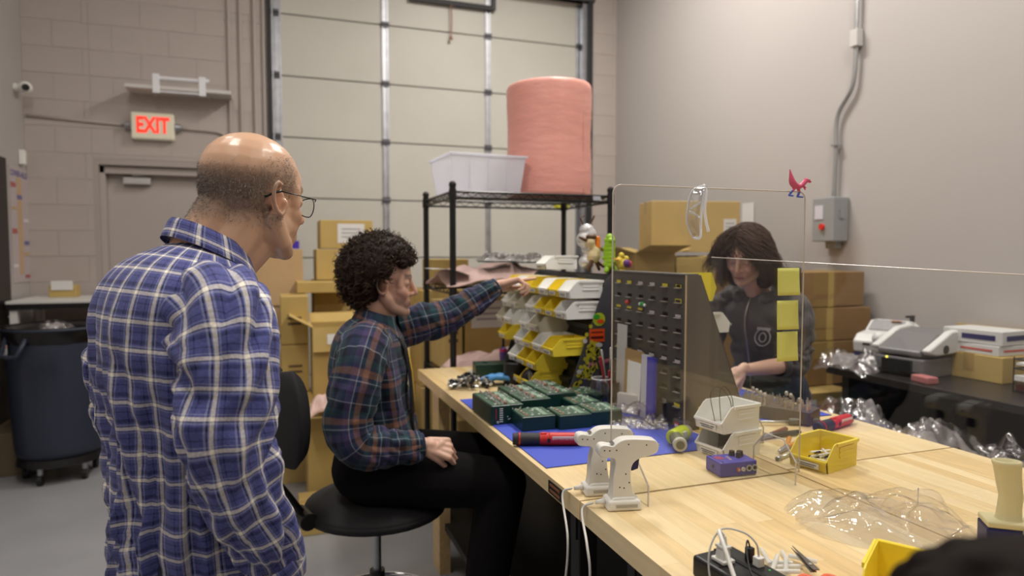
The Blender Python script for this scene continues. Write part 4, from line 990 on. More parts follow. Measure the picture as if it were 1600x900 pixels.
# ---------------------------------------------------------------- drafting chair
ch = thing('drafting_chair', 'black drafting chair with small oval backrest under the seated man', 'chair', (B0.x-.0,B0.y,0), R(16))
M_fab = mat('chair_fabric', (.016,.016,.018), .8, bump=.2, bscale=250)
m = MB(); m.sph((0,0,.60),1,(.24,.24,.045),32); m.cyl((0,0,.575),(0,0,.60),.235,.24,32); m.obj('seat',M_fab,ch,smooth=True)
m = MB(); nb = 16
m.grid(lambda i,j: (-.30-.035+.035*((i/(nb-1)*2-1)**2)*1.2, (i/(nb-1)*2-1)*.17*math.sqrt(max(.0,1-((j/(nb-1)*2-1)*.93)**2))**.6, .945+(j/(nb-1)*2-1)*.14), nb, nb)
o = m.obj('backrest', M_fab, ch, smooth=True); s_ = o.modifiers.new('t','SOLIDIFY'); s_.thickness = .045; s_.offset = 0; b__ = o.modifiers.new('b','BEVEL'); b__.width = .012; b__.segments = 3
MB().tube(bez([(-.365,0,.97),(-.37,0,.88),(-.36,0,.78),(-.30,0,.68),(-.24,0,.60),(-.14,0,.555),(0,0,.55)],5),.014,8).obj('back_stem', M_blkp, ch, smooth=True)
MB().cyl((-.25,-.05,.60),(-.25,.05,.60),.028,n=16).obj('tilt_knob', M_blkp, ch, bevel=.004)
MB().box((0,0,.56),(.20,.16,.035)).obj('mechanism', M_blkp, ch, bevel=.005)
MB().cyl((0,0,.14),(0,0,.36),.026,n=16).cyl((0,0,.36),(0,0,.56),.014,n=16,mi=1).obj('gas_lift', [M_blkp,M_galv], ch, smooth=False)
ring = [(.21*math.cos(i*PI/18),.21*math.sin(i*PI/18),.24) for i in range(36)]
MB().tube(ring,.010,8,closed=True).obj('foot_ring', mat('chrome',(.7,.7,.72),.12,1), ch, smooth=True)
for k in range(4): MB().cyl((0,0,.24),(.21*math.cos(k*PI/2+.4),.21*math.sin(k*PI/2+.4),.24),.007,n=8).obj('ring_spoke', mat('chrome',(.7,.7,.72),.12,1), ch)
for k in range(5):
    a = k*2*PI/5+.5; c, s = math.cos(a), math.sin(a)
    lg = MB().cap((0,0,.12),(.29*c,.29*s,.085),.028,.018,10).obj('leg', M_blkp, ch, smooth=True)
    MB().cyl((.29*c-.012*s,.29*s+.012*c,.03),(.29*c+.012*s,.29*s-.012*c,.03),.028,n=14).cyl((.29*c,.29*s,.04),(.29*c,.29*s,.085),.008,n=8,mi=1).obj('caster',[M_blkp,M_galv],lg)
# ---------------------------------------------------------------- woman in hoodie
C0 = Vector((2.02,2.36,0)); CH_ = 197
MC = Matrix.Translation(C0) @ Mrot(CH_); c_ = lambda x,y,z: MC @ Vector((x,y,z))
pc = thing('person', 'person with shoulder length dark hair and grey zip hoodie, working at the bench', 'person', C0)
invC = Matrix.Translation(-C0)
headC = MC @ Matrix.Translation((.160,.00,1.440)) @ Mrot(12,24,-4) @ Matrix.Scale(.96,4)
WL = Vector((1.655,2.065,1.005)); WRc = Vector((1.615,2.175,1.01))
SL_, SR_ = c_(.055,.165,1.235), c_(.055,-.165,1.235)
EL_, ER_ = c_(.11,.215,1.005), c_(.13,-.20,1.03)
m = MB(); head_parts(m, headC, fem=True, jaw=.88, nose=.85)
m.cap(c_(.04,0,1.25), headC @ Vector((-.02,0,-.045)), .048,.046,20); m.cap(c_(.065,0,1.25), headC @ Vector((.02,0,-.055)), .038,.036,20)
limb(m,[c_(-.02,0,.88),c_(-.01,0,1.0),c_(.03,0,1.15),c_(.045,0,1.20)],[.11,.09,.095,.07])
for s in (-1,1): m.cap(c_(.045,0,1.2),c_(.05,s*.13,1.235),.045,.038)
limb(m,[SL_,EL_,EL_.lerp(WL,.5),WL],[.038,.034,.031,.021]); limb(m,[SR_,ER_,ER_.lerp(WRc,.5),WRc],[.038,.034,.031,.021])
hand_parts(m, WL, Vector((1.545,2.045,.945))-WL, Vector((-.3,.55,-.75)), 1, (.45,.5,.55,.6), (.5,.5), .03, .92)
hand_parts(m, WRc, Vector((1.56,2.07,.935))-WRc, Vector((-.3,-.6,-.6)), -1, (.45,.5,.55,.6), (.5,.5), .03, .92)
for s in (-1,1): limb(m,[c_(-.02,s*.085,.86),c_(.0,s*.09,.48),c_(-.02,s*.09,.09)],[.085,.055,.038]); foot_parts(m,c_(-.02,s*.09,.09),c_(1,0,0)-c_(0,0,0))
for i in range(len(m.v)): m.v[i] = tuple(Vector(m.v[i])-C0)
bc = remesh(m,'body',M_skin,.0034,4,parent=pc)
hiC = (invC @ headC).inverted()
setcol(bc.data, skin_col((.66,.41,.31),None,fullscalp,(.05,.03,.02),hiC,lip=(.42,.13,.12)))
hq = invC @ headC
# hair: cap and long wavy strands falling over the ears
rng = np.random.default_rng(9); HM = hq.to_3x3().to_4x4(); dn_ = (hq.to_3x3().inverted() @ Vector((0,0,-1))).normalized()
m = MB(); m.sph(hq @ Vector((-.024,0,.043)), 1, (.088,.080,.085), 24, M=HM)
m.sph(hq @ Vector((-.06,0,-.02)), 1, (.055,.078,.08), 20, M=HM)
for s in (-1,1): m.cap(hq @ Vector((-.01,s*.078,.05)), hq @ (Vector((-.025,s*.080,.02))+dn_*.07), .022,.020,12); m.cap(hq @ Vector((-.06,s*.06,.03)), hq @ (Vector((-.055,s*.065,0))+dn_*.13), .04,.036,12)
remesh(m,'hair',mat('hair_brown',(.030,.016,.012),.5,spec=.35),.0045,4,parent=pc)
lines=[]; cols=[]
for i in range(2800):
    a = rng.uniform(-PI,PI); th = rng.uniform(.15,1.45)
    ca, sa = math.cos(a), math.sin(a); k = .96+rng.uniform(0,.09)
    p = Vector((-.022+.096*k*math.cos(th)*ca, .088*k*math.cos(th)*sa, .045+.092*k*math.sin(th)))
    fr = ca > .35
    L0 = rng.uniform(.02,.045) if fr else rng.uniform(.12,.22)*(1.15 if ca<0 else 1)
    out = Vector((ca*.2,sa*.9,0)); pts=[p]; nn = Vector((p.x+.022,p.y,p.z-.045)).normalized(); d = (dn_-nn*dn_.dot(nn)); d = (d.normalized()*.9+nn*.12).normalized() if d.length > .1 else Vector((ca,sa,0)); ph = rng.uniform(0,6.28); n_ = 13; st = (L0+.07*math.sin(th))/n_; amp = rng.uniform(.5,1.3)
    if fr: sd_ = 1 if p.y > -.012 else -1; L0 = rng.uniform(.09,.14); d = Vector((.25,sd_*.9,-.15)).normalized(); out = Vector((-.35,sd_*.9,0)); st = (L0+.04)/n_
    for j in range(n_):
        d = (d*.60+dn_*(.42 if not fr else .20+.03*j)+out*((.0 if j<5 else (.15 if j<10 else -.02)) if not fr else .22)).normalized(); q = pts[-1]+d*st + Vector((math.cos(ph+j*.75),math.sin(ph+j*.75),0))*st*amp*.55
        e = Vector(((q.x+.022)/.097,q.y/.089,(q.z-.04)/.094))
        if e.length < 1.0 and q.z > -.02: e = e.normalized()*1.01; q = Vector((e.x*.097-.022,e.y*.089,e.z*.094+.04))
        if q.z <= -.02 and abs(q.y) < .07 and q.x > -.06: q.y = .07*(1 if q.y>0 else -1)
        if not fr and q.x > .035 and q.z < .03: q.x = .035
        pts.append(q)
    lines.append([tuple(hq @ q) for q in pts]); c = rng.uniform(.6,1.7); cols.append((.055*c,.029*c,.019*c) if rng.random()>.06 or ca>0 else (.10,.02,.03))
tubes('hair_strands', lines, [.0014]*len(lines), 3, attr_mat('hair_strand',.5,.25), pc, cols=cols)
# hoodie
M_hood = mat('hoodie_charcoal', (.075,.066,.068), .95, bump=.25, bscale=350, var=.12, vscale=25, sheen=.2)
keysC = [(-.03,0,.80,.12,.125,.160,0),(-.025,0,.90,.115,.12,.155,0),(-.01,0,1.0,.105,.115,.148,.02),(.01,0,1.09,.108,.115,.155,.1),(.035,0,1.17,.108,.118,.162,.2),
         (.045,0,1.22,.10,.112,.172,.3),(.05,0,1.252,.085,.092,.14,.3),(.055,0,1.275,.066,.074,.095,.3),(.058,0,1.288,.055,.06,.068,.3)]
def dispC(A):
    B = A.copy(); c = A.mean(1,keepdims=True)
    for j in range(A.shape[0]):
        z = A[j,:,2].mean()
        for i in range(A.shape[1]):
            p = A[j,i]; d = p-c[j,0]; d[2] = 0; d = d/(np.linalg.norm(d)+1e-6); fa = min(1,max(.0,(1.27-z)/.15))
            B[j,i] = p+d*wr((p[0],p[1],p[2]*.9),7,.015)*fa
    return B
loft('hoodie', M_hood, torso_rings(keysC, MC, 80, 100)-np.array(C0)[None,None], parent=pc, disp=dispC)
for s, S_, E_, W_ in ((1,SL_,EL_,WL),(-1,SR_,ER_,WRc)):
    F_ = E_.lerp(W_,.30)
    loft('sleeve', M_hood, tube_rings([p-C0 for p in (c_(.045,s*.08,1.24),c_(.05,s*.145,1.235),S_.lerp(E_,.3)+(c_(0,s*.015,0)-c_(0,0,0)),S_.lerp(E_,.75),E_,E_.lerp(W_,.15),F_)],[.055,.060,.058,.054,.051,.048,.044],80,48,fold=.010,ref=(0,1,0),seed=31+s,foldf=18), parent=pc)
    loft('cuff', M_hood, tube_rings([F_.lerp(E_,.1)-C0,F_-C0,F_.lerp(W_,.08)-C0],[.046,.047,.043],8,36,ref=(0,0,1)), parent=pc, thick=.003)
# hood lying behind the neck
m = MB(); k = 26
for j in range(k):
    t = .75+(2*PI-1.5)*j/(k-1); m.sph(c_(.055+.070*math.cos(t), .088*math.sin(t), 1.272-.018*math.cos(t)*0-.02*max(0,math.cos(t))) - C0, .030+.014*max(0,-math.cos(t)), n=10)
remesh(m,'hood',M_hood,.006,6,parent=pc)
R3C = MC.to_3x3()
zp = MB(); ZL = [c_(*p)-C0 for p in ((.118,0,1.262),(.150,0,1.20),(.157,0,1.14),(.140,0,1.07),(.124,0,1.0),(.112,0,.93),(.104,0,.85))]
zp.tube(bez(ZL,4),.0035,6); zp.obj('zip', mat('zip_metal',(.45,.42,.40),.35,.7), pc, smooth=True)
# chest print: a small ringed crest
fc = frame(c_(.158,.085,1.10)-C0, R3C@Vector((0,1,0)), R3C@Vector((-.22,0,1)))
M_pr = mat('print_pale', (.30,.28,.29), .9)
mm = MB(); mm.tube([fc@Vector((.027*math.cos(i*PI/12),.027*math.sin(i*PI/12),0)) for i in range(24)],.0022,6,closed=True); mm.tube([fc@Vector((.012*math.cos(i*PI/8),.012*math.sin(i*PI/8)*1.2,0)) for i in range(16)],.0018,6,closed=True); mm.v = [tuple(fc @ ((fc.inverted() @ Vector(v))*1.3)) for v in mm.v]; mm.obj('crest_print', M_pr, pc)
MB().box((0,0,0),(.062,.012,.003),M=None).obj('crest_bar', M_pr, pc).matrix_local = fc @ Matrix.Translation((0,.036,0))
m = MB()
for s in (-1,1): limb(m,[c_(-.02,s*.085,.86)-C0,c_(.0,s*.092,.48)-C0,c_(-.02,s*.09,.06)-C0],[.098,.072,.055])
m.cap(c_(-.02,-.06,.88)-C0,c_(-.02,.06,.88)-C0,.105,.105); remesh(m,'trousers',M_denim,.008,5,parent=pc)
shoes(pc, C0, [c_(-.02,s*.09,0) for s in (-1,1)], [c_(1,0,0)-c_(0,0,0)]*2)
# ================= things on the benches =================
def place(t, x, y, z, rz=0): t.location = (x,y,z); t.rotation_euler = (0,0,rz); return t
# ---- green effect boxes ----
M_ge = mat('enamel_green', (.006,.034,.024), .35); M_gt = mat('board_green', (.045,.10,.06), .5, var=.25, vscale=60)
M_sil = mat('solder_silver', (.62,.62,.60), .3, .7); M_cop = mat('part_copper', (.40,.16,.10), .4, .2); M_pale = mat('print_white', (.62,.66,.62), .5)
pc_cache = {}
def pedal(kind, x, y, rz, h, label, w_=.112, l_=.118, seed=0):
    t = thing('effect_box', label, 'effect box', (x,y,TM), rz, 'green effect boxes on the blue mat')
    k = (kind,h,w_,l_)
    if k not in pc_cache:
        d = {}; rn = random.Random(hash(kind)%97+3)
        d['body'] = (MB().box((0,0,h/2),(w_,l_,h)), M_ge); d['board'] = (MB().box((0,0,h+.0008),(w_*.93,l_*.93,.0016)), M_gt)
        d['printed_strip'] = (MB().box((w_*.22,0,h+.0022),(w_*.14,l_*.86,.0008)), mat('strip_sage',(.20,.30,.22),.5))
        m = MB()
        for i in range(16): m.box((rn.uniform(-.42,.42)*w_, rn.uniform(-.42,.42)*l_, h+.003),(rn.choice([.004,.007]),rn.choice([.003,.006]),.003))
        d['solder_point'] = (m, M_pale)
        d['top'] = None
        pc_cache[k] = {n: (v[0].mesh(n,v[1])) for n,v in d.items() if v}
        pc_cache[k]['jack'] = MB().cyl((0,0,0),(0,0,.006),.0042,n=8).cyl((0,0,.006),(0,0,.010),.0025,n=6).mesh('jack',M_sil)
        pc_cache[k]['pot'] = MB().cyl((0,0,0),(0,0,.006),.0055,n=8).mesh('pot',M_cop)
    c = pc_cache[k]
    for n in ('body','board','printed_strip','solder_point'):
        o = link(n, c[n], t)
        if n == 'body': b_ = o.modifiers.new('b','BEVEL'); b_.width = .003; b_.segments = 2
        if n == 'solder_point': o['kind'] = 'stuff'
    rn = random.Random(seed)
    if kind == 'jacks':
        for i in range(5):
            for j in range(2):
                o = link('jack', c['jack'], t); o.location = (-w_*.25+j*.018+rn.uniform(-.003,.003), -l_*.36+i*.021, h+.0015); o.rotation_euler = (rn.uniform(-.3,.3),rn.uniform(-.3,.3),0)
            o = link('pot', c['pot'], t); o.location = (-w_*.02+rn.uniform(-.003,.003), -l_*.36+i*.021, h+.0015)
    else:
        for i in range(4):
            o = link('pot', c['pot'], t); o.location = (-w_*.32, -l_*.33+i*.025, h-.003)
            o = link('jack', c['jack'], t); o.location = (w_*.38, -l_*.33+i*.025, h-.009)
    return t
g0 = pedal('jacks', .705, 2.085, .02, .062, 'green box at the near left end, its printed side toward the camera', seed=1)
# printed side face
m = MB()
rn = random.Random(2)
for i in range(7): m.box((-.022, -.0600,.010+i*.007),(.012,.0008,.003))
for i in range(14): m.box((rn.uniform(-.005,.048), -.0600, rn.uniform(.008,.055)),(rn.choice([.003,.006]),.0008,.003))
m.obj('side_print', M_pale, g0)['kind'] = 'stuff'
MB().box((-.040,-.0600,.035),(.004,.0008,.036)).obj('side_mark', mat('print_red',(.25,.03,.02),.5), g0); MB().sph((-.034,-.0600,.008),.005,n=8).obj('knob', M_sil, g0)
pedal('jacks', .705, 2.182, .01, .062, 'green box behind the one with the printed side', seed=2)
pedal('jacks', .825, 2.135, .01, .062, 'green box with silver jacks, front of the second row', seed=3)
pedal('jacks', .825, 2.262, .01, .062, 'green box with silver jacks, back of the second row', seed=4)
pedal('jacks', .945, 2.195, .0, .062, 'green box with silver jacks, front of the third row', seed=5)
pedal('jacks', .945, 2.320, .0, .062, 'green box with silver jacks, back of the third row', seed=6)
pedal('plain', 1.060, 2.205, .0, .050, 'flat green box without jacks beside the bin rack, toward the camera', w_=.105)
pedal('plain', 1.000, 2.10, .0, .045, 'low green box against the third row of boxes', w_=.105)
pedal('low', .775, 1.975, -.03, .045, 'low green box nearest the red screwdriver, left of its pair')
pedal('low', .892, 1.955, -.03, .045, 'low green box nearest the red screwdriver, right of its pair')
pedal('low', 1.008, 1.968, -.03, .045, 'low green box at the right end toward the acrylic screen')
# ---- red and black stick screwdrivers ----
M_red = mat('tool_red', (.55,.018,.012), .35); M_tb = mat('tool_black', (.022,.022,.026), .5, bump=.3, bscale=500); M_tl = mat('tool_label', (.75,.55,.5), .4)
def driver(label, loc, rz):
    t = thing('cordless_screwdriver', label, 'screwdriver', loc, rz, 'red stick screwdrivers'); r = .019
    MB().cyl((-.118,0,r),(-.100,0,r),.0165,.018,20).obj('end_cap', M_tb, t, bevel=.002)
    MB().cyl((-.100,0,r),(-.096,0,r),.0188,n=20).obj('ring', M_red, t)
    MB().cyl((-.096,0,r),(-.040,0,r),.0182,.0172,20).obj('grip', M_tb, t, smooth=False)
    MB().cyl((-.040,0,r),(-.012,0,r),.0172,.0182,20).cyl((-.012,0,r),(.070,0,r),.0186,.0180,20).obj('housing', M_red, t, bevel=.0015)
    MB().box((-.028,-.002,r+.0165),(.018,.012,.006)).obj('switch', M_red, t, bevel=.002)
    MB().box((-.014,-.0185,r),(.008,.003,.012)).obj('button', M_blkp, t)
    m = MB(); n = 7
    m.grid(lambda i,j: (-.004+i*.068/5, -.0190*math.cos(-.6+j*.16), r+.0190*math.sin(-.6+j*.16+.35)), 6, n); m.obj('side_label', M_tl, t, smooth=True)
    text('lettering', 'TORQUE DRIVE', .0085, frame((.030,-.0196,r+.002),(1,0,0),(0,0,1)), M_red, t, .0002)
    MB().cyl((.070,0,r),(.082,0,r),.0175,.015,20).obj('collar', M_blkp, t); m = MB()
    for k in range(8): a = k*PI/4; m.sph((.076,.0165*math.cos(a),r+.0165*math.sin(a)),.0022,n=6)
    m.obj('collar_mark', M_pale, t)['kind'] = 'stuff'
    MB().cyl((.082,0,r),(.104,0,r),.0085,.0075,14).cyl((.104,0,r),(.122,0,r),.0035,.003,8).obj('chuck', M_blkp, t)
    return t
driver('red and black cordless screwdriver lying on the blue mat edge near the pedals', (.752,1.755,TM), R(-19))
driver('red and black cordless screwdriver at the far edge of the bare bench', (1.685,1.635,T), R(17))
# ---- white electric screwdrivers standing in chargers ----
M_wp = mat('white_plastic', (.80,.79,.74), .3); M_dot = mat('screw_hole', (.03,.03,.03), .6); M_navy = mat('trigger_navy', (.015,.015,.10), .4)
def wgun(label, loc, rz):
    t = thing('glue_gun', label, 'glue gun', loc, rz, 'white cordless guns in their chargers')
    MB().box((0,0,.012),(.082,.056,.024),taper=.93).box((0,0,.027),(.066,.046,.010),taper=.72).obj('charger_base', M_wp, t, bevel=.006, seg=3)
    MB().box((.004,-.0278,.012),(.050,.001,.007)).obj('base_vent', mat('vent_grey',(.45,.43,.38),.5), t, bevel=.0004)
    out = [(-.030,.024),(.026,.024),(.021,.040),(.0175,.060),(.016,.080),(.018,.098),(.026,.110),(.040,.117),(.058,.121),(.076,.128),(.081,.138),(.079,.150),(.068,.158),(.020,.162),(-.004,.160),(-.018,.152),(-.026,.147),(-.044,.150),(-.055,.147),(-.059,.136),(-.056,.124),(-.040,.120),(-.024,.118),(-.020,.105),(-.024,.085),(-.026,.062),(-.027,.040)]
    out = [(p.x,p.y) for p in bez([(a,b,0) for a,b in out]+[(out[0][0],out[0][1],0)],3)][:-1]
    MB().prism(out,-.0165,.0165).obj('shell', M_wp, t, bevel=.0075, seg=4)
    MB().prism([(.020,.085),(.036,.090),(.040,.122),(.026,.120),(.019,.105)],-.008,.008).obj('trigger', M_navy, t, bevel=.002)
    MB().cyl((.076,0,.142),(.088,0,.141),.006,.0025,12).obj('nozzle', M_galv, t)
    m = MB()
    for (x,z) in ((.000,.050),(.012,.062),(-.010,.052),(.004,.082),(-.018,.1375),(.052,.147),(-.046,.138),(.010,.150),(-.034,.137)): m.cyl((x,-.0158,z),(x,-.0170,z),.0017,n=8)
    m.obj('screw_hole', M_dot, t)['kind'] = 'stuff'
    MB().cyl((-.024,-.008,.150),(-.030,-.008,.156),.0045,n=10).obj('dial', M_galv, t)
    MB().cyl((-.041,0,.016),(-.062,0,.014),.0075,.0045,12).obj('plug_boot', M_wp, t, smooth=True)
    return t
g1 = wgun('white cordless gun in its charger, the one nearer the camera', (.712,1.278,T), R(-12)); g1.scale = (.96,.96,.96)
g2 = wgun('white cordless gun in its charger, partly behind the other', (.705,1.375,T), R(-10)); g2.scale = (.96,.96,.96)
def cable(name, pts, r, m, label, n=10): o = MB().tube(bez(pts,n),r,8).obj(name, m, smooth=True); return tag(o, label, 'cable')
for k, (gx, gy, pxs) in enumerate(((.712,1.278,[(921,810),(917,850),(922,900),(915,960)]),(.705,1.375,[(893,800),(887,840),(884,900),(872,960)]))):
    c = math.cos(R(-12)); s = math.sin(R(-12)); st = Vector((gx-.064*c, gy-.064*s, T+.0135))
    pts = [st, Vector((.628-.004*k,st.y+.012,T-.005))]+[onX(px,py,.605) for px,py in pxs[1:]]
    cable('charger_cable', pts, .0028, M_wp, ['white cable from the nearer charger hanging over the bench edge','white cable from the rear charger hanging over the bench edge'][k])
# ---- lime drill driver ----
M_lime = mat('tool_lime', (.55,.66,.03), .4); M_tg = mat('tool_greygreen', (.13,.135,.085), .55)
t = thing('drill_driver', 'small lime and grey drill driver lying on the mat edge behind the white guns', 'drill', (0,0,0))
A = onZ(1050,697,TM+.03); 
t.location = (1.120,1.660,TM); t.rotation_euler = (0,0,R(30))
MB().cyl((-.055,0,.024),(.018,0,.024),.022,.0235,20).obj('housing', M_lime, t, bevel=.004, seg=2, smooth=False)
MB().cyl((.018,0,.024),(.040,0,.024),.021,.019,20).obj('collar', mat('collar_silver',(.5,.5,.48),.35,.5), t, bevel=.002); MB().cyl((.040,0,.024),(.062,0,.024),.008,.006,12).obj('chuck', M_tg, t)
MB().cap((-.045,-.006,.024),(-.088,-.036,.023),.019,.018,16).obj('handle', M_tg, t, smooth=True)
MB().cyl((-.094,-.042,.023),(-.105,-.050,.023),.0205,.0195,20).obj('battery_cap', mat('cap_grey',(.50,.50,.44),.4), t, bevel=.003); MB().cyl((-.1052,-.0502,.023),(-.1065,-.0511,.023),.012,n=16).obj('cap_ring', M_tg, t)
MB().box((-.02,-.022,.030),(.022,.006,.018)).obj('side_badge', M_pale, t, bevel=.001)
# ---- clear jar ----
M_jar = clear('jar_clear', (.93,.93,.98), .05, vis=.86, spec=.9)
t = thing('clear_jar', 'empty clear plastic jar beside the bin rack', 'jar', (1.098,2.125,TM))
MB().lathe([(.036,0),(.041,.006),(.041,.085),(.036,.095),(.036,.108)],n=28).obj('jar_body', M_jar, t, smooth=True); MB().tube([(.036*math.cos(i*PI/12),.036*math.sin(i*PI/12),.108) for i in range(24)],.002,6,closed=True).obj('rim', M_sgf, t)
# ---- things leaning on the slotted rack ----
def lean(name, px0, py0, px1, py1, X, m, label, cat, th=.003, tilt=3, bev=.0, extra=None):
    a = onX(px0,py0,X); b = onX(px1,py1,X); w_ = abs(a.y-b.y); h_ = a.z-b.z
    t = MB().box((0,0,h_/2),(th,w_,h_),taper=1).obj(name, m, bevel=bev); t.location = (X-.012,(a.y+b.y)/2,max(b.z,TM+.002)); t.rotation_euler = (0,R(tilt),0); tag(t,label,cat); return t
M_kraft = mat('kraft', (.42,.27,.10), .7, var=.08, vscale=8)
lean('clipboard', 980,543,1008,625,1.185, M_kraft, 'small brown board leaning on the slotted rack', 'board', .003, 2, .001)
lean('paper_slip', 984,562,1004,640,1.172, M_bw, 'white paper slip leaning in front of the brown board', 'paper', .0015, 2)
lean('paper_slip', 968,505,982,625,1.190, mat('paper_grey',(.55,.54,.52),.7), 'grey white card behind the hand tools at the rack', 'paper', .002, 1)
lean('document_folder', 1008,553,1019,655,1.168, mat('folder_lilac',(.60,.60,.66),.5), 'pale folder standing on edge against the slotted rack', 'folder', .010, 1)
lean('document_folder', 1017,557,1027,660,1.166, mat('folder_blue',(.03,.035,.42),.4), 'deep blue folder standing on edge against the slotted rack', 'folder', .012, 1)
# tool cup with pliers
t = thing('tool_cup', 'dark cup packed with pliers and hand tools before the slotted rack', 'cup', (1.150,2.16,TM))
MB().lathe([(.032,0),(.034,.085),(.031,.085),(.029,.004)],n=20).obj('cup', M_blkp, t)
rn = random.Random(12); M_th = [M_blkp, mat('handle_red',(.30,.02,.02),.4), mat('handle_brown',(.12,.05,.03),.4), M_galv]
for i in range(9):
    a = rn.uniform(0,6.28); l = rn.uniform(.10,.19); p0 = Vector((math.cos(a)*.012,math.sin(a)*.012,.02)); p1 = p0+Vector((math.cos(a)*.04,math.sin(a)*.04,l))
    MB().cap(p0,p1,.004,.006 if i%2 else .004,8).obj('tool_handle', M_th[i%4], t, smooth=True)
# ---- zip bags with white parts, boxes ----
M_bag = clear('zip_bag', (.93,.92,.93), .18, vis=.72, spec=.9, bump=.5, bscale=70); M_bit = mat('bag_bits', (.62,.58,.52), .5)
def crumple(sx, sy, h, seed, n=26, peak=.5):
    rn = Vector((seed*1.7,seed*.9,seed)); m = MB()
    def f(i,j):
        u = i/(n-1)*2-1; v = j/(n-1)*2-1; e = max(0,1-max(abs(u),abs(v))**3)
        e = max(0,1-(u*u+v*v)*.62)**.8 if sx > .2 else e
        z = h*e*(.52+.55*noise.noise(Vector((u*1.3,v*1.3,0))+rn)+.42*abs(noise.noise(Vector((u*2.6,v*2.6,3))+rn))+.12*abs(noise.noise(Vector((u*7,v*7,3))+rn)))
        return (u*sx/2*(1+.10*noise.noise(Vector((v*2,seed,0)))), v*sy/2*(1+.10*noise.noise(Vector((u*2,seed,5)))), .002+z)
    m.grid(f,n,n); return m
def zipbag(label, x, y, z, sx, sy, h, rz, seed, bits=26, rot=(0,0)):
    t = thing('zip_bag', label, 'bag', (x,y,z), rz, 'clear zip bags of white parts'); t.rotation_euler = (rot[0],rot[1],rz)
    o = crumple(sx,sy,h,seed,20).obj('film', M_bag, t, smooth=True)
    rn = random.Random(seed); m = MB()
    for i in range(bits):
        c = (rn.uniform(-.36,.36)*sx, rn.uniform(-.36,.36)*sy, rn.uniform(.003,h*.42)); q = Matrix.Rotation(rn.uniform(0,3),4,'Z')@Matrix.Rotation(rn.uniform(-.5,.5),4,'X'); m.box(c,(rn.uniform(.006,.013),.005,.004),M=q)
    m.obj('white_parts', M_bit, t)['kind'] = 'stuff'
zipbag('clear bag of white parts lying flat at the left of the bag heap', 1.045,1.960,TM,.10,.15,.03,R(20),3)
zipbag('clear bag of white parts at the front of the bag heap', 1.10,1.868,TM,.12,.10,.035,R(-30),5)
zipbag('clear bag of white parts topmost in the middle of the heap', 1.125,1.93,TM+.036,.11,.09,.035,R(15),8)
zipbag('clear bag of white parts at the right of the heap, against the rack', 1.158,1.845,TM,.09,.10,.045,R(40),11)
zipbag('clear bag of grey parts upright behind the jar', 1.155,2.08,TM,.06,.07,.055,R(10),13)
o = MB().box((0,0,.035),(.022,.085,.07)).obj('parts_packet', mat('packet_white',(.66,.63,.60),.35,var=.06,vscale=40), bevel=.004); o.location = (1.150,2.02,TM); o.rotation_euler = (0,0,R(28)); tag(o,'white square packet standing behind the heap of bags','packet')
t = thing('parts_tub', 'small clear tub with a red label at the foot of the slotted rack', 'tub', (1.178,1.745,TM))
MB().box((0,0,.022),(.030,.050,.044)).obj('tub_body', M_jar, t, bevel=.004)
MB().box((-.0165,0,.020),(.001,.026,.026)).obj('red_label', mat('label_red',(.55,.03,.04),.5), t); MB().box((-.0175,0,.024),(.0006,.018,.010)).obj('label_print', M_pale, t)
# ---- white stacked bins in the foreground, wires in the upper ----
bz = R(8)
make_bin('w', .135,.105,.072,(1.192,1.535,T),bz+PI*.0,'lower of the two white stacking bins stacked behind the blue pedal','white stacking bins behind the screen')
make_bin('w', .135,.105,.072,(1.189,1.537,T+.071),bz,'upper of the two white stacking bins, with black wires in it','white stacking bins behind the screen')
make_bin('y', .135,.105,.072,(1.315,1.72,T),R(95),'yellow bin behind the white stacking bins, at the edge of the mat','yellow bins on the benches')
for k in range(2):
    pts = [Vector((1.147+.02*k,1.537,T+.09)), Vector((1.137+.03*k,1.545,T+.165)), Vector((1.167+.02*k,1.55,T+.185)), Vector((1.20+.01*k,1.545,T+.15)), Vector((1.207,1.537,T+.10))]
    cable('wire_lead', pts, .0011, M_blkp, ['thin black wire arching out of the upper white bin, left','thin black wire arching out of the upper white bin, middle','thin black wire arching out of the upper white bin, right'][k], 6)
# ---- blue pedal ----
M_pb = mat('pedal_blue', (.045,.040,.36), .4, bump=.15, bscale=500)
t = thing('guitar_pedal', 'blue effect pedal with black knobs, seen through the acrylic screen', 'pedal', (1.090,1.392,T), R(-5)); t.scale = (1.06,1.06,1.06)
MB().box((0,0,.018),(.098,.066,.034)).obj('enclosure', M_pb, t, bevel=.003)
for x, y, r in ((.012,.016,.0075),(.030,.010,.0085),(.018,-.002,.006)): MB().cyl((x,y,.035),(x,y,.047),r,r*.85,16).obj('knob', M_blkp, t)
for x in (-.002,.011): MB().cyl((x,-.033,.017),(x,-.0365,.017),.005,n=14).cyl((x,-.0365,.017),(x,-.038,.017),.0025,n=8,mi=1).obj('rca_jack', [mat('jack_white',(.7,.66,.6),.4) if x>0 else mat('jack_red',(.45,.10,.08),.4), M_galv], t)
for x in (.026,.041): MB().cyl((x,-.033,.019),(x,-.036,.019),.0078,n=18).cyl((x,-.036,.019),(x,-.0363,.019),.0045,n=12,mi=1).obj('jack_socket', [M_galv,M_blkp], t)
MB().box((-.030,.006,.0353),(.022,.022,.0006)).obj('red_print', mat('print_crimson',(.30,.03,.12),.5), t); MB().cyl((-.0495,0,.018),(-.051,0,.018),.004,n=12).obj('side_socket', M_blkp, t)
m = MB()
for i in range(5): m.box((-.010+.001*i,-.014+.006*i,.0355),(.006,.002,.0006))
m.obj('legend_print', M_tl, t)['kind'] = 'stuff'
for x,y in ((-.04,-.026),(.04,.026),(-.04,.026)): MB().cyl((x,y,.034),(x,y,.0362),.0025,n=8).obj('screw', M_blkp, t)
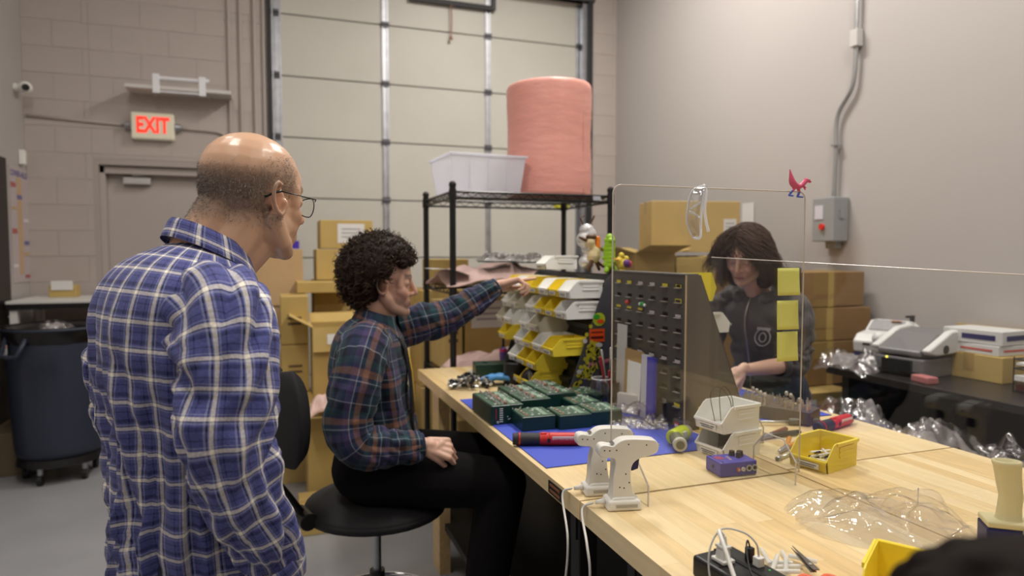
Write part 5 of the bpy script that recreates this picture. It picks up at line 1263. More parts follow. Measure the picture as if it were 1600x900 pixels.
# ---- parts tray with upright silver tubes ----
t = thing('component_tray', 'dark slotted tray of upright silver tubes at the woman\'s hands', 'tray', (1.56,1.87,T+.003), R(-62))
MB().box((0,0,.022),(.40,.10,.044)).obj('block', mat('tray_bronze',(.085,.065,.05),.5), t, bevel=.003)
rn = random.Random(5)
tm = MB().cyl((0,0,0),(0,0,.022),.0052,n=8).cyl((0,0,.022),(0,0,.030),.0025,n=6).mesh('silver_tube', mat('tube_silver',(.55,.50,.45),.3,.6))
tk = MB().cyl((0,0,0),(0,0,.020),.0045,n=8).sph((0,0,.034),.0068,(1,1,1.3),8).mesh('toggle_switch', mat('tube_pale',(.70,.62,.52),.35,.3))
for i in range(17):
    for j in range(4):
        if rn.random() < .15: continue
        o = link('silver_tube' if (i+j)%5 else 'toggle_switch', tm if (i+j)%5 else tk, t); o.location = (-.185+i*.0232,-.036+j*.024,.044)
# ---- loose tools right of the white bins ----
def hand_tool(name, label, cat, x, y, rz, parts, z=T):
    t = thing(name, label, cat, (x,y,z), rz)
    for nm, fn, m in parts: fn(MB()).obj(nm, m, t, smooth=True)
    return t
hand_tool('screwdriver','grey handled screwdriver lying between the tray and the acrylic screen','screwdriver',1.545,1.72,R(-18),[('handle',lambda m:m.cap((.03,0,.012),(.115,0,.012),.0125,.0115,12),mat('handle_olive',(.10,.09,.07),.4)),('shaft',lambda m:m.cyl((-.09,0,.012),(.03,0,.012),.0045,n=8),M_sil)])
hand_tool('wire_stripper','dark red handled wire strippers beside the white bins','pliers',1.43,1.615,R(8),[('jaw',lambda m:m.cap((-.10,-.008,.008),(-.02,0,.008),.005,.009,8),M_galv),('handle',lambda m:m.cap((-.02,.003,.009),(.07,.026,.010),.008,.008,10),mat('handle_wine',(.16,.03,.02),.4)),('handle',lambda m:m.cap((-.02,-.003,.009),(.075,-.018,.010),.008,.008,10),M_blkp)])
hand_tool('pliers','orange handled pliers leaning on the yellow bin','pliers',1.395,1.515,R(28),[('jaw',lambda m:m.cap((-.09,.0,.008),(-.03,0,.008),.005,.009,8),M_galv),('handle',lambda m:m.cap((-.03,.003,.010),(.05,.024,.012),.007,.007,10),mat('handle_orange',(.55,.22,.02),.4)),('handle',lambda m:m.cap((-.03,-.003,.010),(.055,-.014,.012),.007,.007,10),mat('handle_orange',(.55,.22,.02),.4))])
hand_tool('flush_cutter','steel pin punch lying left of the yellow bin','tool',1.335,1.45,R(20),[('rod',lambda m:m.cyl((-.06,0,.006),(.045,0,.006),.004,n=8),M_sil),('tip',lambda m:m.cyl((-.06,0,.006),(-.075,0,.006),.0065,n=10),M_galv)])
# ---- yellow bins ----
make_bin('y', .135,.105,.072,(1.362,1.362,T),R(14),'yellow bin with odds and ends, right of the acrylic screen','yellow bins on the benches')
rn = random.Random(8); m = MB()
for i in range(14): m.tube([(1.365+rn.uniform(-.045,.045),1.360+rn.uniform(-.035,.035),T+.012+rn.uniform(0,.03)) for _ in range(2)],.003,6,mi=i%3)
o = m.obj('loose_parts',[M_blkp,M_sil,M_bw]); tag(o,'small loose parts lying in the yellow bin by the screen','parts',kind='stuff')
make_bin('y', .15,.125,.08,(.915,.732,T),R(33),'yellow bin in the bottom right foreground, cut by the frame','yellow bins on the benches')
# ---- large clear film bag ----
M_film = clear('film_clear', (.985,.985,.985), .045, vis=.90, spec=.55, bump=.35, bscale=18)
t = thing('film_bag', 'large crumpled clear film bag lying on the bare bench', 'bag', (1.17,1.02,T), R(-28))
def filmf(n, sd, hh):
    def f(i,j):
        u = i/(n-1)*2-1; v = j/(n-1)*2-1; q = Vector((u*1.3+sd,v*1.3,sd)); r = max(abs(u),abs(v)); e = max(0,1-r**4)
        q2 = Vector((u*3.1,v*3.1,sd+4)); q3 = Vector((u*7,v*7,sd))
        z = hh*e*(.30+1.0*abs(noise.noise(q))+.45*abs(noise.noise(q2))+.10*abs(noise.noise(q3)))
        w_ = 1-.30*(u if u > 0 else -u*1.4)**2
        return (u*.165+.02*noise.noise(q2), v*.155*w_+.02*noise.noise(q), .0015+z)
    return f
for sd, hh, mm_ in ((1.3,.060,M_film),(5.7,.030,milky('film_haze',(.9,.9,.9),.80,.10))): m = MB(); m.grid(filmf(64,sd,hh),64,64); m.obj('film_layer', mm_, t, smooth=True)
# ---- tape dispenser ----
M_crm = mat('cream_plastic', (.68,.62,.36), .35, bump=.08, bscale=60); M_tnv = mat('tool_blue', (.010,.014,.10), .35)
t = thing('tape_gun', 'tape dispenser with upright cream pistol grip and dark blue body', 'tape dispenser', (1.232,.805,T), R(-38)); t.scale = (.82,.82,.93)
m = MB(); n_ = 28
def oval(cx,cy,z,a,b,k=2.6): return [(cx+a*abs(math.cos(2*PI*i/n_))**(2/k)*(1 if math.cos(2*PI*i/n_)>0 else -1), cy+b*abs(math.sin(2*PI*i/n_))**(2/k)*(1 if math.sin(2*PI*i/n_)>0 else -1), z) for i in range(n_)]
prof = [(0,.088,.027,.021),(0,.094,.024,.018),(.001,.115,.0225,.0165),(.003,.135,.0225,.0165),(-.001,.155,.0235,.017),(-.004,.175,.0245,.0175),(-.006,.192,.026,.0185),(-.007,.198,.028,.020),(-.007,.203,.0275,.0195),(-.007,.2035,.0225,.0145),(-.007,.190,.0215,.0135)]
rings = [oval(c,0,z,a,b) for c,z,a,b in prof]; m.grid(lambda i,j: rings[j][i], n_, len(rings), closed_u=True); b0 = len(m.v); m.add(rings[-1],[tuple(range(n_))]); m.obj('grip', M_crm, t, smooth=True)
MB().box((.004,0,.084),(.105,.066,.012)).obj('grip_plate', M_crm, t, bevel=.004, seg=3)
MB().box((.004,0,.045),(.104,.064,.066),taper=1.02).obj('body', M_tnv, t, bevel=.004)
MB().box((.062,-.0,.060),(.03,.068,.046)).obj('side_rail', M_tnv, t, bevel=.004)
for x in (.02,.045): MB().cyl((x,-.0325,.076),(x,-.037,.076),.005,n=12).obj('rail_bolt', M_sil, t)
MB().cyl((.085,-.025,.044),(.085,.025,.044),.040,n=28).obj('tape_roll', mat('tape_tan',(.36,.24,.10),.3), t); MB().cyl((.085,-.027,.044),(.085,.027,.044),.018,n=20).obj('roll_core', M_crm, t)
# ---- power strip ----
t = thing('power_strip', 'black power strip with a white plug at the bottom edge of the picture', 'power strip', (.728,.862,T), R(-84))
MB().box((0,0,.019),(.205,.090,.038)).obj('housing', M_blkp, t, bevel=.006, seg=3); MB().box((0,.006,.0385),(.200,.008,.002)).obj('groove', M_void, t)
for i in range(3):
    m = MB(); x = -.045+i*.05
    for dx, dy in ((-.006,.004),(.006,.004),(0,-.007)): m.box((x+dx,-.026+dy,.0385),(.0025,.007,.001))
    m.obj('socket', M_void, t)['kind'] = 'stuff'
MB().box((-.03,.034,.0387),(.02,.002,.0008)).obj('print_mark', M_stw, t); MB().cyl((.0,.030,.038),(.0,.030,.0392),.002,n=8).obj('pilot_light', mat('led_green',(.1,.5,.15),.3), t)
pg = thing('white_plug', 'white mains plug standing in the black power strip', 'plug', (.706,.918,T+.039), R(-84))
MB().box((0,0,.003),(.030,.026,.006)).box((0,0,.014),(.020,.018,.018),taper=.85).box((0,0,.026),(.022,.018,.005)).cyl((0,0,.028),(0,0,.045),.007,.0045,12).obj('plug_body', M_wp, pg, bevel=.0015)
p0 = Vector((.706,.918,T+.082))
cable('white_lead', [p0, p0+Vector((-.012,-.004,.012)), p0+Vector((-.022,-.03,.0)), p0+Vector((-.035,-.09,-.05)), p0+Vector((-.045,-.15,-.075))], .0036, M_wp, 'thick white lead curving from the plug over the power strip')
u1 = MB().box((0,0,.008),(.014,.014,.016)).obj('usb_plug', M_wp, bevel=.0015); u1.location = (.752,.885,T+.038); u1.rotation_euler = (0,0,R(-84)); tag(u1,'small white cube plug on the power strip','plug')
u2 = MB().box((0,0,.012),(.012,.012,.024)).obj('usb_plug', M_blkp, bevel=.0015); u2.location = (.750,.905,T+.038); u2.rotation_euler = (0,0,R(-84)); tag(u2,'small black plug on the power strip','plug')
cable('thin_lead', [Vector((.752,.885,T+.055)), Vector((.750,.89,T+.075)), Vector((.735,.905,T+.090)), Vector((.705,.925,T+.090)), Vector((.675,.915,T+.055)), Vector((.662,.88,T+.010)), Vector((.656,.80,T+.003))], .0016, mat('lead_grey',(.50,.50,.49),.4), 'thin pale lead arching across the power strip')
cable('thin_lead', [Vector((.750,.905,T+.063)), Vector((.746,.906,T+.074)), Vector((.735,.895,T+.066)), Vector((.718,.865,T+.046)), Vector((.705,.83,T+.042))], .0014, M_blkp, 'thin black lead from the small black plug')
# ---- white tube offcuts and scissors ----
M_tube = milky('tube_white', (.85,.86,.84), .15, .25)
rn = random.Random(21); offs = [((1203,878),(1238,880)),((1208,886),(1252,885)),((1190,858),(1203,882)),((1222,862),(1232,880)),((1232,868),(1277,878)),((1206,893),(1250,893)),((1215,868),(1205,895)),((1228,872),(1228,896))]
for k, ((ax,ay),(bx,by)) in enumerate(offs):
    a = onZ(ax,ay,T+.004+.006*(k//4)); b = onZ(bx,by,T+.004+.006*(k//4)); t_ = MB().cyl(a,b,.0042,n=10,cap=False).obj('tube_offcut', M_tube, smooth=True); tag(t_,'short white plastic tube offcut, '+['lying across the lower left','lying along the front','at the upper left of the pile','standing up in the middle','lying under the scissor blade','nearest the picture edge','crossing the pile from the left','crossing the pile from the right'][k],'tube','white tube offcuts')
t = thing('scissors', 'scissors with grey blades and orange handles beside the tube offcuts', 'scissors', (0,0,0)); M_bl = mat('blade_steel',(.22,.20,.18),.3,.8)
tip = onZ(1237,855,T+.016); pv = onZ(1266,885,T+.016); d = (pv-tip); d.z = 0; d.normalize(); sd = Vector((-d.y,d.x,0))
for k in (-1,1):
    a, b = tip+sd*.001*k, pv; z = .0018*k
    pts = [a+Vector((0,0,z)), pv+sd*.007*k+Vector((0,0,z)), pv+d*.018+sd*.008*k+Vector((0,0,z)), pv+d*.018-sd*.003*k+Vector((0,0,z)), pv-sd*.004*k+Vector((0,0,z))]
    MB().prism([(p.x,p.y) for p in pts], pts[0].z, pts[0].z+.0016, axis='z').obj('blade', M_bl, t)
    cc = pv+d*.050+sd*.020*k; MB().tube([cc+d*.030*math.cos(i*PI/10)+sd*.016*math.sin(i*PI/10)+Vector((0,0,-.008)) for i in range(20)],.0050,8,closed=True).obj('handle', mat('handle_coral',(.75,.14,.06),.4), t, smooth=True)
MB().cyl(pv+Vector((0,0,-.003)),pv+Vector((0,0,.005)),.003,n=12).obj('pivot', M_sil, t)
# ---- far end of the bench ----
rn = random.Random(31)
jm = MB().cyl((0,0,-.014),(0,0,.004),.007,n=8).cyl((0,0,.004),(0,0,.018),.006,n=8,mi=1).mesh('jack_plug',[M_blkp,M_sil])
for i in range(70):
    a = rn.uniform(0,6.28); r = rn.random()**.6; o = link('jack_plug', jm); o.location = (.765+math.cos(a)*r*.095, 2.66+math.sin(a)*r*.08, T+.014+(1-r)*.065*rn.random()); o.rotation_euler = (rn.uniform(.9,2.2),rn.uniform(-1,1),rn.uniform(0,6)); tag(o,'small black and silver jack in the heap on the bench corner','jack','jacks heaped on the bench')
m = MB(); m.grid(lambda i,j: ((i/15-.5)*.15,(j/9-.5)*.075,.012+.024*abs(noise.noise(Vector((i*.3,j*.35,2))))+.012*math.sin(PI*i/15)),16,10)
o = m.obj('nitrile_glove', mat('glove_blue',(.06,.25,.55),.5), smooth=True); s_ = o.modifiers.new('t','SOLIDIFY'); s_.thickness = .012; o.location = (.905,2.66,T+.004); o.scale = (1.25,1.25,1.3); o.rotation_euler = (0,0,R(-15)); tag(o,'crumpled blue gloves behind the green boxes','gloves')
o = MB().box((0,0,.03),(.16,.10,.06)).box((-.03,0,.063),(.02,.02,.008)).obj('green_case', mat('case_green',(.008,.035,.022),.4), bevel=.012, seg=3); o.location = (.925,2.88,T); o.rotation_euler = (0,0,R(-8)); tag(o,'small dark green case at the far end of the bench','case')
t = thing('headphone_cup', 'round black headphone earcup resting by the bin rack', 'headphones', (.975,2.50,T+.003), R(10)); MB().sph((0,0,.045),1,(.045,.045,.045),20).obj('shell', M_blkp, t, smooth=True); MB().box((-.03,-.035,.05),(.008,.006,.05)).obj('yoke', M_galv, t)
o = MB().lathe([(.05,0),(.05,.095),(.045,.10),(.044,.10),(.043,.01)],n=24).obj('black_pot', M_blkp, smooth=False); o.location = (.955,2.64,T); tag(o,'black round pot behind the headphone earcup','pot')
t = thing('brush_bottle', 'narrow dark capped bottle with a red band at the end of the bin rack', 'bottle', (1.06,3.105,T)); MB().lathe([(.018,0),(.020,.06),(.018,.085),(.008,.095)],n=16).obj('bottle_body', mat('bottle_violet',(.07,.04,.20),.3), t, smooth=True); MB().cyl((0,0,.072),(0,0,.085),.0195,n=16).obj('band', mat('band_red',(.4,.02,.10),.4), t); MB().cyl((0,0,.095),(0,0,.145),.008,.005,12).obj('cap', M_blkp, t)
o = MB().box((0,0,.006),(.14,.10,.012)).obj('phone_tray', M_blkp, bevel=.004); o.location = (.835,2.44,T+.0); tag(o,'thin black tray lying behind the second row of green boxes','tray')
o = MB().box((0,0,.012),(.075,.03,.024)).box((.0,-.016,.018),(.05,.003,.008),mi=1).obj('pocket_knife',[M_blkp,mat('knife_red',(.4,.01,.02),.4)]); o.location = (1.20,2.275,T+.003); tag(o,'small black and red tool at the foot of the sticker panel','tool')
o = MB().cap((0,0,.005),(.07,.03,.005),.004,.003,8).obj('steel_bit', M_galv, smooth=True); o.location = (1.03,2.02,TM+.03); o.location = (1.065,2.075,TM); tag(o,'loose steel bit on the mat next to the jar','bit')
# ---- toys on top of the bin rack ----
def blob(name, spheres, m, parent, vox=.003): 
    b = MB()
    for (c, r) in spheres: b.sph(c, r, n=12)
    return remesh(b, name, m, vox, 3, parent=parent)
zt = T+.487
t = thing('toy_animal', 'brown and cream toy animal with an orange piece on the bin rack', 'toy', (1.225,2.45,zt)); t.scale = (1.3,1.3,1.3)
M_crt = mat('toy_cream',(.62,.50,.28),.5); M_brt = mat('toy_brown',(.10,.045,.02),.5); M_ort = mat('toy_orange',(.85,.22,.02),.4)
blob('body', [((0,0,.045),.022),((.005,0,.060),.018),((-.012,0,.088),.016),((-.004,0,.075),.012)], M_crt, t)
MB().cap((-.018,0,.092),(-.048,0,.104),.007,.004,8).sph((-.008,0,.106),.015,(1.2,1,.6),12).obj('snout', M_brt, t, smooth=True)
MB().cap((-.008,-.008,.035),(-.022,-.008,.004),.007,.005,8).cap((.010,.008,.035),(.024,.008,.004),.007,.005,8).cap((.01,0,.03),(.035,0,.012),.006,.004,8).obj('leg', M_brt, t, smooth=True)
MB().box((.012,-.004,.088),(.014,.016,.040)).obj('orange_piece', M_ort, t, bevel=.005)
t = thing('toy_figure', 'tall silver grey figure standing behind the brown toy animal', 'toy', (1.245,2.555,zt)); t.scale = (1.25,1.25,1.12)
blob('body', [((0,0,.03),.028),((.015,0,.05),.026),((.005,0,.08),.022),((-.005,0,.115),.032),((.005,0,.135),.030),((.0,0,.15),.026)], mat('toy_silver',(.62,.62,.63),.25,.3), t)
for k in (-1,1): MB().tube([(k*.012,0,.17),(k*.024,0,.195),(k*.018+.01,0,.205)],.003,6).obj('antler', M_brt, t)
t = thing('toy_pickle', 'lime green knobbly toy standing upright on the bin rack', 'toy', (1.265,2.385,zt)); t.scale = (1.35,1.35,1.15); rn = random.Random(3)
blob('body', [((0,0,.02+i*.014),.017-.0006*i*(i>5)) for i in range(8)]+[((rn.uniform(-.014,.014),rn.uniform(-.014,.014),rn.uniform(.02,.12)),.008) for _ in range(26)], mat('toy_lime',(.30,.55,.02),.4), t)
MB().cap((-.010,-.004,.012),(-.014,-.006,0),.007,.008,8).cap((.012,-.004,.012),(.016,-.006,0),.007,.008,8).obj('foot', mat('toy_lime',(.30,.55,.02),.4), t, smooth=True)
t = thing('toy_bird', 'small yellow toy bird with red and purple patches on the rack corner', 'toy', (1.298,2.34,zt-.004)); t.scale = (1.35,1.35,1.35)
blob('body', [((0,0,.022),.016),((-.012,0,.034),.011),((-.004,0,.05),.009),((.012,0,.040),.009)], mat('toy_yellow',(.80,.62,.05),.4), t, .0025)
MB().sph((.006,-.012,.026),.012,n=10).obj('purple_patch', mat('toy_purple',(.12,.02,.20),.4), t, smooth=True); MB().sph((.016,-.008,.024),.011,n=10).obj('red_patch', mat('toy_red',(.55,.04,.06),.4), t, smooth=True)
MB().cap((-.018,-.004,.036),(-.030,-.004,.038),.005,.002,8).obj('beak', mat('toy_amber',(.8,.35,.05),.4), t, smooth=True); MB().cap((0,0,.01),(0,0,.002),.010,.010,8).obj('foot', mat('toy_yellow',(.8,.62,.05),.4), t, smooth=True)
t = thing('toy_vine', 'thin green and black toy hanging over the top of the sticker panel', 'toy', (1.318,RY0-.012,T+.42)); MB().tube(bez([(0,0,.06),(-.004,0,.03),(.006,0,.0),(-.010,0,-.03),(-.004,0,-.05)],4),.006,8).obj('stem', mat('toy_dgreen',(.06,.25,.02),.5), t, smooth=True); MB().tube(bez([(-.015,0,.05),(-.008,0,.01),(.010,0,-.03),(.012,0,-.055)],4),.004,8).obj('cord', M_blkp, t)
# ---- blurred head of a person sitting right in front of the lens ----
E0 = Vector((.43,.262,0)); pe = thing('person', 'dark haired top of a head, out of focus at the bottom right corner', 'person', E0)
hE = Matrix.Translation((0,0,1.120)) @ Mrot(60,15,0); m = MB(); head_parts(m, hE); m.cap(Vector((-.02,-.02,1.06)),Vector((-.04,-.05,.93)),.055,.06); limb(m,[Vector((-.045,-.06,.55)),Vector((-.045,-.06,.75)),Vector((-.04,-.055,.88))],[.12,.12,.10]); m.cap(Vector((-.16,.03,.88)),Vector((.07,-.15,.88)),.055,.055)
for x,y in ((-.16,.03),(.07,-.15)): limb(m,[Vector((x,y,.88)),Vector((x+.02,y+.03,.62)),Vector((x+.12,y+.2,.60))],[.05,.04,.03])
remesh(m,'body',M_skin,.006,3,parent=pe)
setcol(COL.objects[-1].data, skin_col((.55,.34,.25),None,fullscalp,(.03,.02,.015),hE.inverted()))
m = MB(); m.sph(hE @ Vector((-.02,0,.045)),1,(.112,.092,.098),24,M=hE.to_3x3().to_4x4()); rn = random.Random(4)
for i in range(90): a = rn.uniform(-PI,PI); th = rn.uniform(-.2,1.5); m.sph(hE @ Vector((-.02+.102*math.cos(th)*math.cos(a),.088*math.cos(th)*math.sin(a),.045+.092*math.sin(th))),.018,n=8) if not (math.cos(a)>.4 and th<.4) else None
remesh(m,'hair',mat('hair_near_black',(.008,.005,.004),.75,spec=.12),.004,8,parent=pe)
m = MB(); limb(m,[Vector((-.045,-.06,.50)),Vector((-.045,-.06,.75)),Vector((-.04,-.055,.86))],[.15,.145,.12]); m.cap(Vector((-.18,.04,.87)),Vector((.09,-.17,.87)),.068,.068)
remesh(m,'jacket',M_blkcloth,.008,5,parent=pe)
# ================= things along the walls =================
# ---- wire shelf ----
sh = thing('wire_shelf', 'black wire shelving unit behind the bench, carrying the pink roll', 'shelf', (1.28,3.55,0))
M_wire = mat('wire_black', (.010,.010,.011), .35); SX, SY = .44, .31
for sx in (-1,1):
    for sy in (-1,1):
        MB().cyl((sx*SX,sy*SY,.03),(sx*SX,sy*SY,1.785),.0165,n=12).cyl((sx*SX,sy*SY,0),(sx*SX,sy*SY,.03),.02,n=12).sph((sx*SX,sy*SY,1.788),.020,n=10).obj('post', M_wire, sh, smooth=False)
wz = (1.755,1.275,.80,.15); wm = {}
for li, z in enumerate(wz):
    f = MB()
    for sy in (-1,1):
        for dz in (0,-.032): f.tube([(-SX,sy*SY,z+dz),(SX,sy*SY,z+dz)],.0062,6)
        n = 26; f.tube([(-SX+2*SX*i/n, sy*SY, z-.004-(.024 if i%2 else 0)) for i in range(n+1)],.0025,5)
    for sx in (-1,1):
        for dz in (0,-.032): f.tube([(sx*SX,-SY,z+dz),(sx*SX,SY,z+dz)],.0062,6)
        n = 16; f.tube([(sx*SX,-SY+2*SY*i/n, z-.004-(.024 if i%2 else 0)) for i in range(n+1)],.0025,5)
    for sx in (-1,1):
        for sy in (-1,1): f.cyl((sx*SX,sy*SY,z-.042),(sx*SX,sy*SY,z+.012),.021,.019,12)
    f.obj('shelf_frame', M_wire, sh)
    if not wm: wm['w'] = MB().cyl((0,-SY,0),(0,SY,0),.0022,n=6).mesh('wire_rod', M_wire)
    for i in range(34): o = link('wire_rod', wm['w'], sh); o.location = (-SX+.026*(i+.5),0,z+.004)
MB().box((SX-.085,-SY-.006,1.742),(.045,.003,.022)).obj('maker_tag', mat('tag_grey',(.45,.47,.52),.35), sh, bevel=.002)
ZS = 1.7645
# pink bubble roll
M_pink = mat('pink_bubble', (.80,.37,.31), .38, bump=.25, bscale=30, var=.05, vscale=5, sss=.1, stretch=(1,1,7))
t = thing('bubble_wrap_roll', 'tall pink roll of bubble wrap standing on the wire shelf', 'roll', (1.485,3.54,ZS))
m = MB(); n = 72; zl = [0,.012]+[.02+.0118*k for k in range(50)]+[.615,.628,.634,.634,.632]; 
def rr_(z, th):
    b = .238+.0035*math.sin(th*3+1)+.003*math.sin(z*14)+.0022*abs(noise.noise(Vector((math.cos(th)*4,math.sin(th)*4,z*60))))*2
    return b
rings = []
for k, z in enumerate(zl):
    sc = 1 if z < .61 else (.985 if z == .615 else (.955 if z == .628 else (.90 if k == len(zl)-3 else (.55 if k == len(zl)-2 else .16))))
    if z < .01: sc = .97
    rings.append([((rr_(z,2*PI*i/n)*sc)*math.cos(2*PI*i/n),(rr_(z,2*PI*i/n)*sc)*math.sin(2*PI*i/n),z+(.010*math.sin(2*PI*i/n*1.0+.7) if k > len(zl)-5 else 0)) for i in range(n)])
m.grid(lambda i,j: rings[j][i], n, len(rings), closed_u=True); m.obj('wrapped_layers', M_pink, t, smooth=True)
MB().cyl((0,0,.56),(0,0,.631),.04,n=20,cap=False).obj('core', M_kraft, t)
o = MB().grid(lambda i,j: (.236*math.cos(-1.05+.004*i),.236*math.sin(-1.05+.004*i)-.002,j*.0625), 6, 11).obj('loose_edge', M_pink, t, smooth=True); s_ = o.modifiers.new('t','SOLIDIFY'); s_.thickness = .004
# clear tub
M_tubc = milky('tub_clear', (.88,.89,.95), .42, .25)
def tub(name, label, loc, L, W, Hh, rz, m):
    t = thing(name, label, 'tub', loc, rz); b = MB(); a, c = .44, .5
    def q(f,z): return [(-L*f/2,-W*f/2,z),(L*f/2,-W*f/2,z),(L*f/2,W*f/2,z),(-L*f/2,W*f/2,z)]
    v = q(.88,0)+q(1,Hh)+q(.985,Hh)+q(.87,.003)
    b.add(v,[(3,2,1,0)]+[(i,(i+1)%4,4+(i+1)%4,4+i) for i in range(4)]+[(4+i,4+(i+1)%4,8+(i+1)%4,8+i) for i in range(4)]+[(8+i,8+(i+1)%4,12+(i+1)%4,12+i) for i in range(4)]+[(12,13,14,15)])
    b.obj('shell', m, t); r = MB()
    for (x,y,dx,dy) in ((0,-W/2,L+.02,.016),(0,W/2,L+.02,.016),(-L/2,0,.016,W),(L/2,0,.016,W)): r.box((x,y,Hh-.004),(dx,dy,.010))
    r.obj('rim', m, t, bevel=.002)
    for k in (-1,0,1): MB().box((k*L*.25,-W*.475,Hh*.5),(.006,.012,Hh*.8)).obj('rib', m, t)
    return t
tub('storage_tub','translucent white storage tub on top of the wire shelf beside the roll',(1.045,3.50,ZS),.42,.36,.195,R(4),M_tubc)
# ---- cardboard boxes ----
M_cb = [mat('cardboard_a',(.50,.355,.12),.75,var=.06,vscale=5), mat('cardboard_b',(.54,.39,.15),.75,var=.06,vscale=5), mat('cardboard_c',(.52,.35,.18),.75,var=.05,vscale=5), mat('cardboard_dark',(.25,.145,.055),.75,var=.10,vscale=5)]
M_tape = mat('packing_tape',(.42,.28,.10),.25); M_paper = mat('paper_white',(.72,.71,.69),.6); M_bprint = mat('box_print',(.12,.08,.04),.7); M_hi = mat('highlight_lime',(.62,.66,.05),.5)
def box(label, x0, x1, y0, y1, z0, z1, mi=0, open_=False, rz=0, paper=None, lime=False, group='cardboard boxes', tape_=True, lines=None):
    cx, cy = (x0+x1)/2, (y0+y1)/2; L, W, Hh = x1-x0, y1-y0, z1-z0; m_ = M_cb[mi]
    t = thing('cardboard_box', label, 'box', (cx,cy,z0), R(rz), group)
    if open_:
        b = MB(); th = .004
        b.box((0,0,th/2),(L,W,th))
        for s in (-1,1): b.box((s*(L/2-th/2),0,Hh/2),(th,W,Hh)); b.box((0,s*(W/2-th/2),Hh/2),(L-2*th,th,Hh))
        b.obj('carton', m_, t)
        for nm,(px_,py_,dx,dy,ax,an) in {'a':(0,-W/2,L,W*.48,'X',-open_),'b':(0,W/2,L,W*.48,'X',open_*.7),'c':(-L/2,0,L*.45,W,'Y',open_*1.05),'d':(L/2,0,L*.45,W,'Y',-open_*.8)}.items():
            f = MB(); s = -1 if nm in 'ac' else 1
            if ax == 'X': f.box((0,s*dy/2,0),(dx,dy,.004))
            else: f.box((s*dx/2,0,0),(dx,dy,.004))
            o = f.obj('flap', m_, t); o.location = (px_,py_,Hh); o.rotation_euler = (R(an),0,0) if ax == 'X' else (0,R(an),0)
    else:
        MB().box((0,0,Hh/2),(L,W,Hh)).obj('carton', m_, t, bevel=.004)
        if tape_: MB().box((0,0,Hh+.0006),(L*.995,.05,.0012)).box((-L/2-.0004,0,Hh-.04),(.0012,.05,.08)).obj('tape', M_tape, t); 
        if tape_: MB().box((0,-W/2-.0004,Hh*.5),(.045,.0012,Hh)).obj('tape', M_tape, t) if (mi==3) else None
    if paper: 
        px_, pz_, pw, ph_ = paper; MB().box((px_,-W/2-.0015,pz_),(pw,.001,ph_)).obj('paper_label', M_paper, t)
        m = MB()
        for k in range(3): m.box((px_,-W/2-.0022,pz_+ph_*.22-k*ph_*.2),(pw*.7,.0006,ph_*.07))
        m.obj('label_lines', mat('label_grey',(.35,.35,.38),.6), t)['kind'] = 'stuff'
        if lime: MB().box((px_-pw*.25,-W/2-.0026,pz_+ph_*.30),(pw*.3,.0008,ph_*.22)).obj('lime_sticker', M_hi, t)
    if open_ and lime:
        fl = [c for c in COL.objects if c.parent == t and c.name.startswith('flap')][0]; fl.rotation_euler = (R(78),0,0); MB().box((.0,-W*.24,.004),(L*.5,W*.20,.0015)).obj('flap_label', M_paper, t).matrix_local = fl.matrix_basis.copy(); MB().box((L*.36,-W*.24,.004),(L*.12,W*.14,.0015)).obj('lime_sticker', M_hi, t).matrix_local = fl.matrix_basis.copy()
    if lines:
        m = MB(); side, cnt = lines
        for k in range(cnt):
            if side == 'front': m.box((0,-W/2-.0012,Hh*.55-k*Hh*.12),(L*.5,.001,Hh*.05))
            else: m.box((-L/2-.0012,-W*.1+k*.03,Hh*.5),(.001,.012,Hh*.45))
        m.obj('box_print', M_bprint, t)['kind'] = 'stuff'
    return t
y = 4.55
# left group: base boxes up from the floor
box('big plain brown carton under the far left stack', -.28,.17,4.99,5.39,.605,1.07,2,paper=None,lines=('front',1),group='boxes by the roll-up door')
box('brown carton on the floor beneath the far left stack', -.30,.18,4.98,5.40,0,.60,3,group='boxes by the roll-up door')
box('wide tan carton behind the bald man\'s chin', -.30,.19,4.98,5.4,1.075,1.475,2,group='boxes by the roll-up door')
t = box('upright ochre carton, upper one left of the open box', .03,.20,4.50,4.85,.86,1.17,0,lines=('front',2),group='boxes by the roll-up door')
box('upright ochre carton, lower one left of the open box', .03,.20,4.50,4.85,.55,.855,0,lines=('front',2),group='boxes by the roll-up door')
box('low ochre carton at the foot of the two upright ones', .03,.21,4.45,4.9,.30,.545,0,group='boxes by the roll-up door')
box('ochre carton standing on the floor under the open box', .02,.60,4.35,4.92,0,.295,1,group='boxes by the roll-up door')
t = box('tall open carton with raised flaps behind the curly haired man', .215,.56,4.30,4.62,.30,.985,0,open_=28,paper=(.10,.50,.09,.13),lime=True,group='boxes by the roll-up door')
box('small carton lying behind the open box flaps', .14,.52,4.75,5.1,1.175,1.25,0,group='boxes by the roll-up door',tape_=False)
box('ochre carton with a white label, lower of the tall rear stack', .28,.66,4.95,5.3,1.255,1.475,0,paper=(.02,.12,.13,.15),lime=True,group='boxes by the roll-up door')
box('ochre carton with a white label, topmost of the tall rear stack', .31,.68,4.95,5.3,1.48,1.685,0,paper=(.03,.11,.19,.14),group='boxes by the roll-up door')
box('carton carrying the tall rear stack', .26,.68,4.94,5.32,.60,1.25,0,group='boxes by the roll-up door')
box('carton on the floor below the tall rear stack', .25,.70,4.94,5.34,0,.595,3,group='boxes by the roll-up door')
box('carton bottom of the tall rear stack', .20,.60,4.96,5.34,.30,.595,3,group='boxes by the roll-up door') if False else None
tag(MB().box((.15,YB-.02,1.52),(.11,.02,.07)).obj('purple_note', mat('note_purple',(.07,.03,.45),.5)),'small purple note on the roll-up door above the cartons','note')
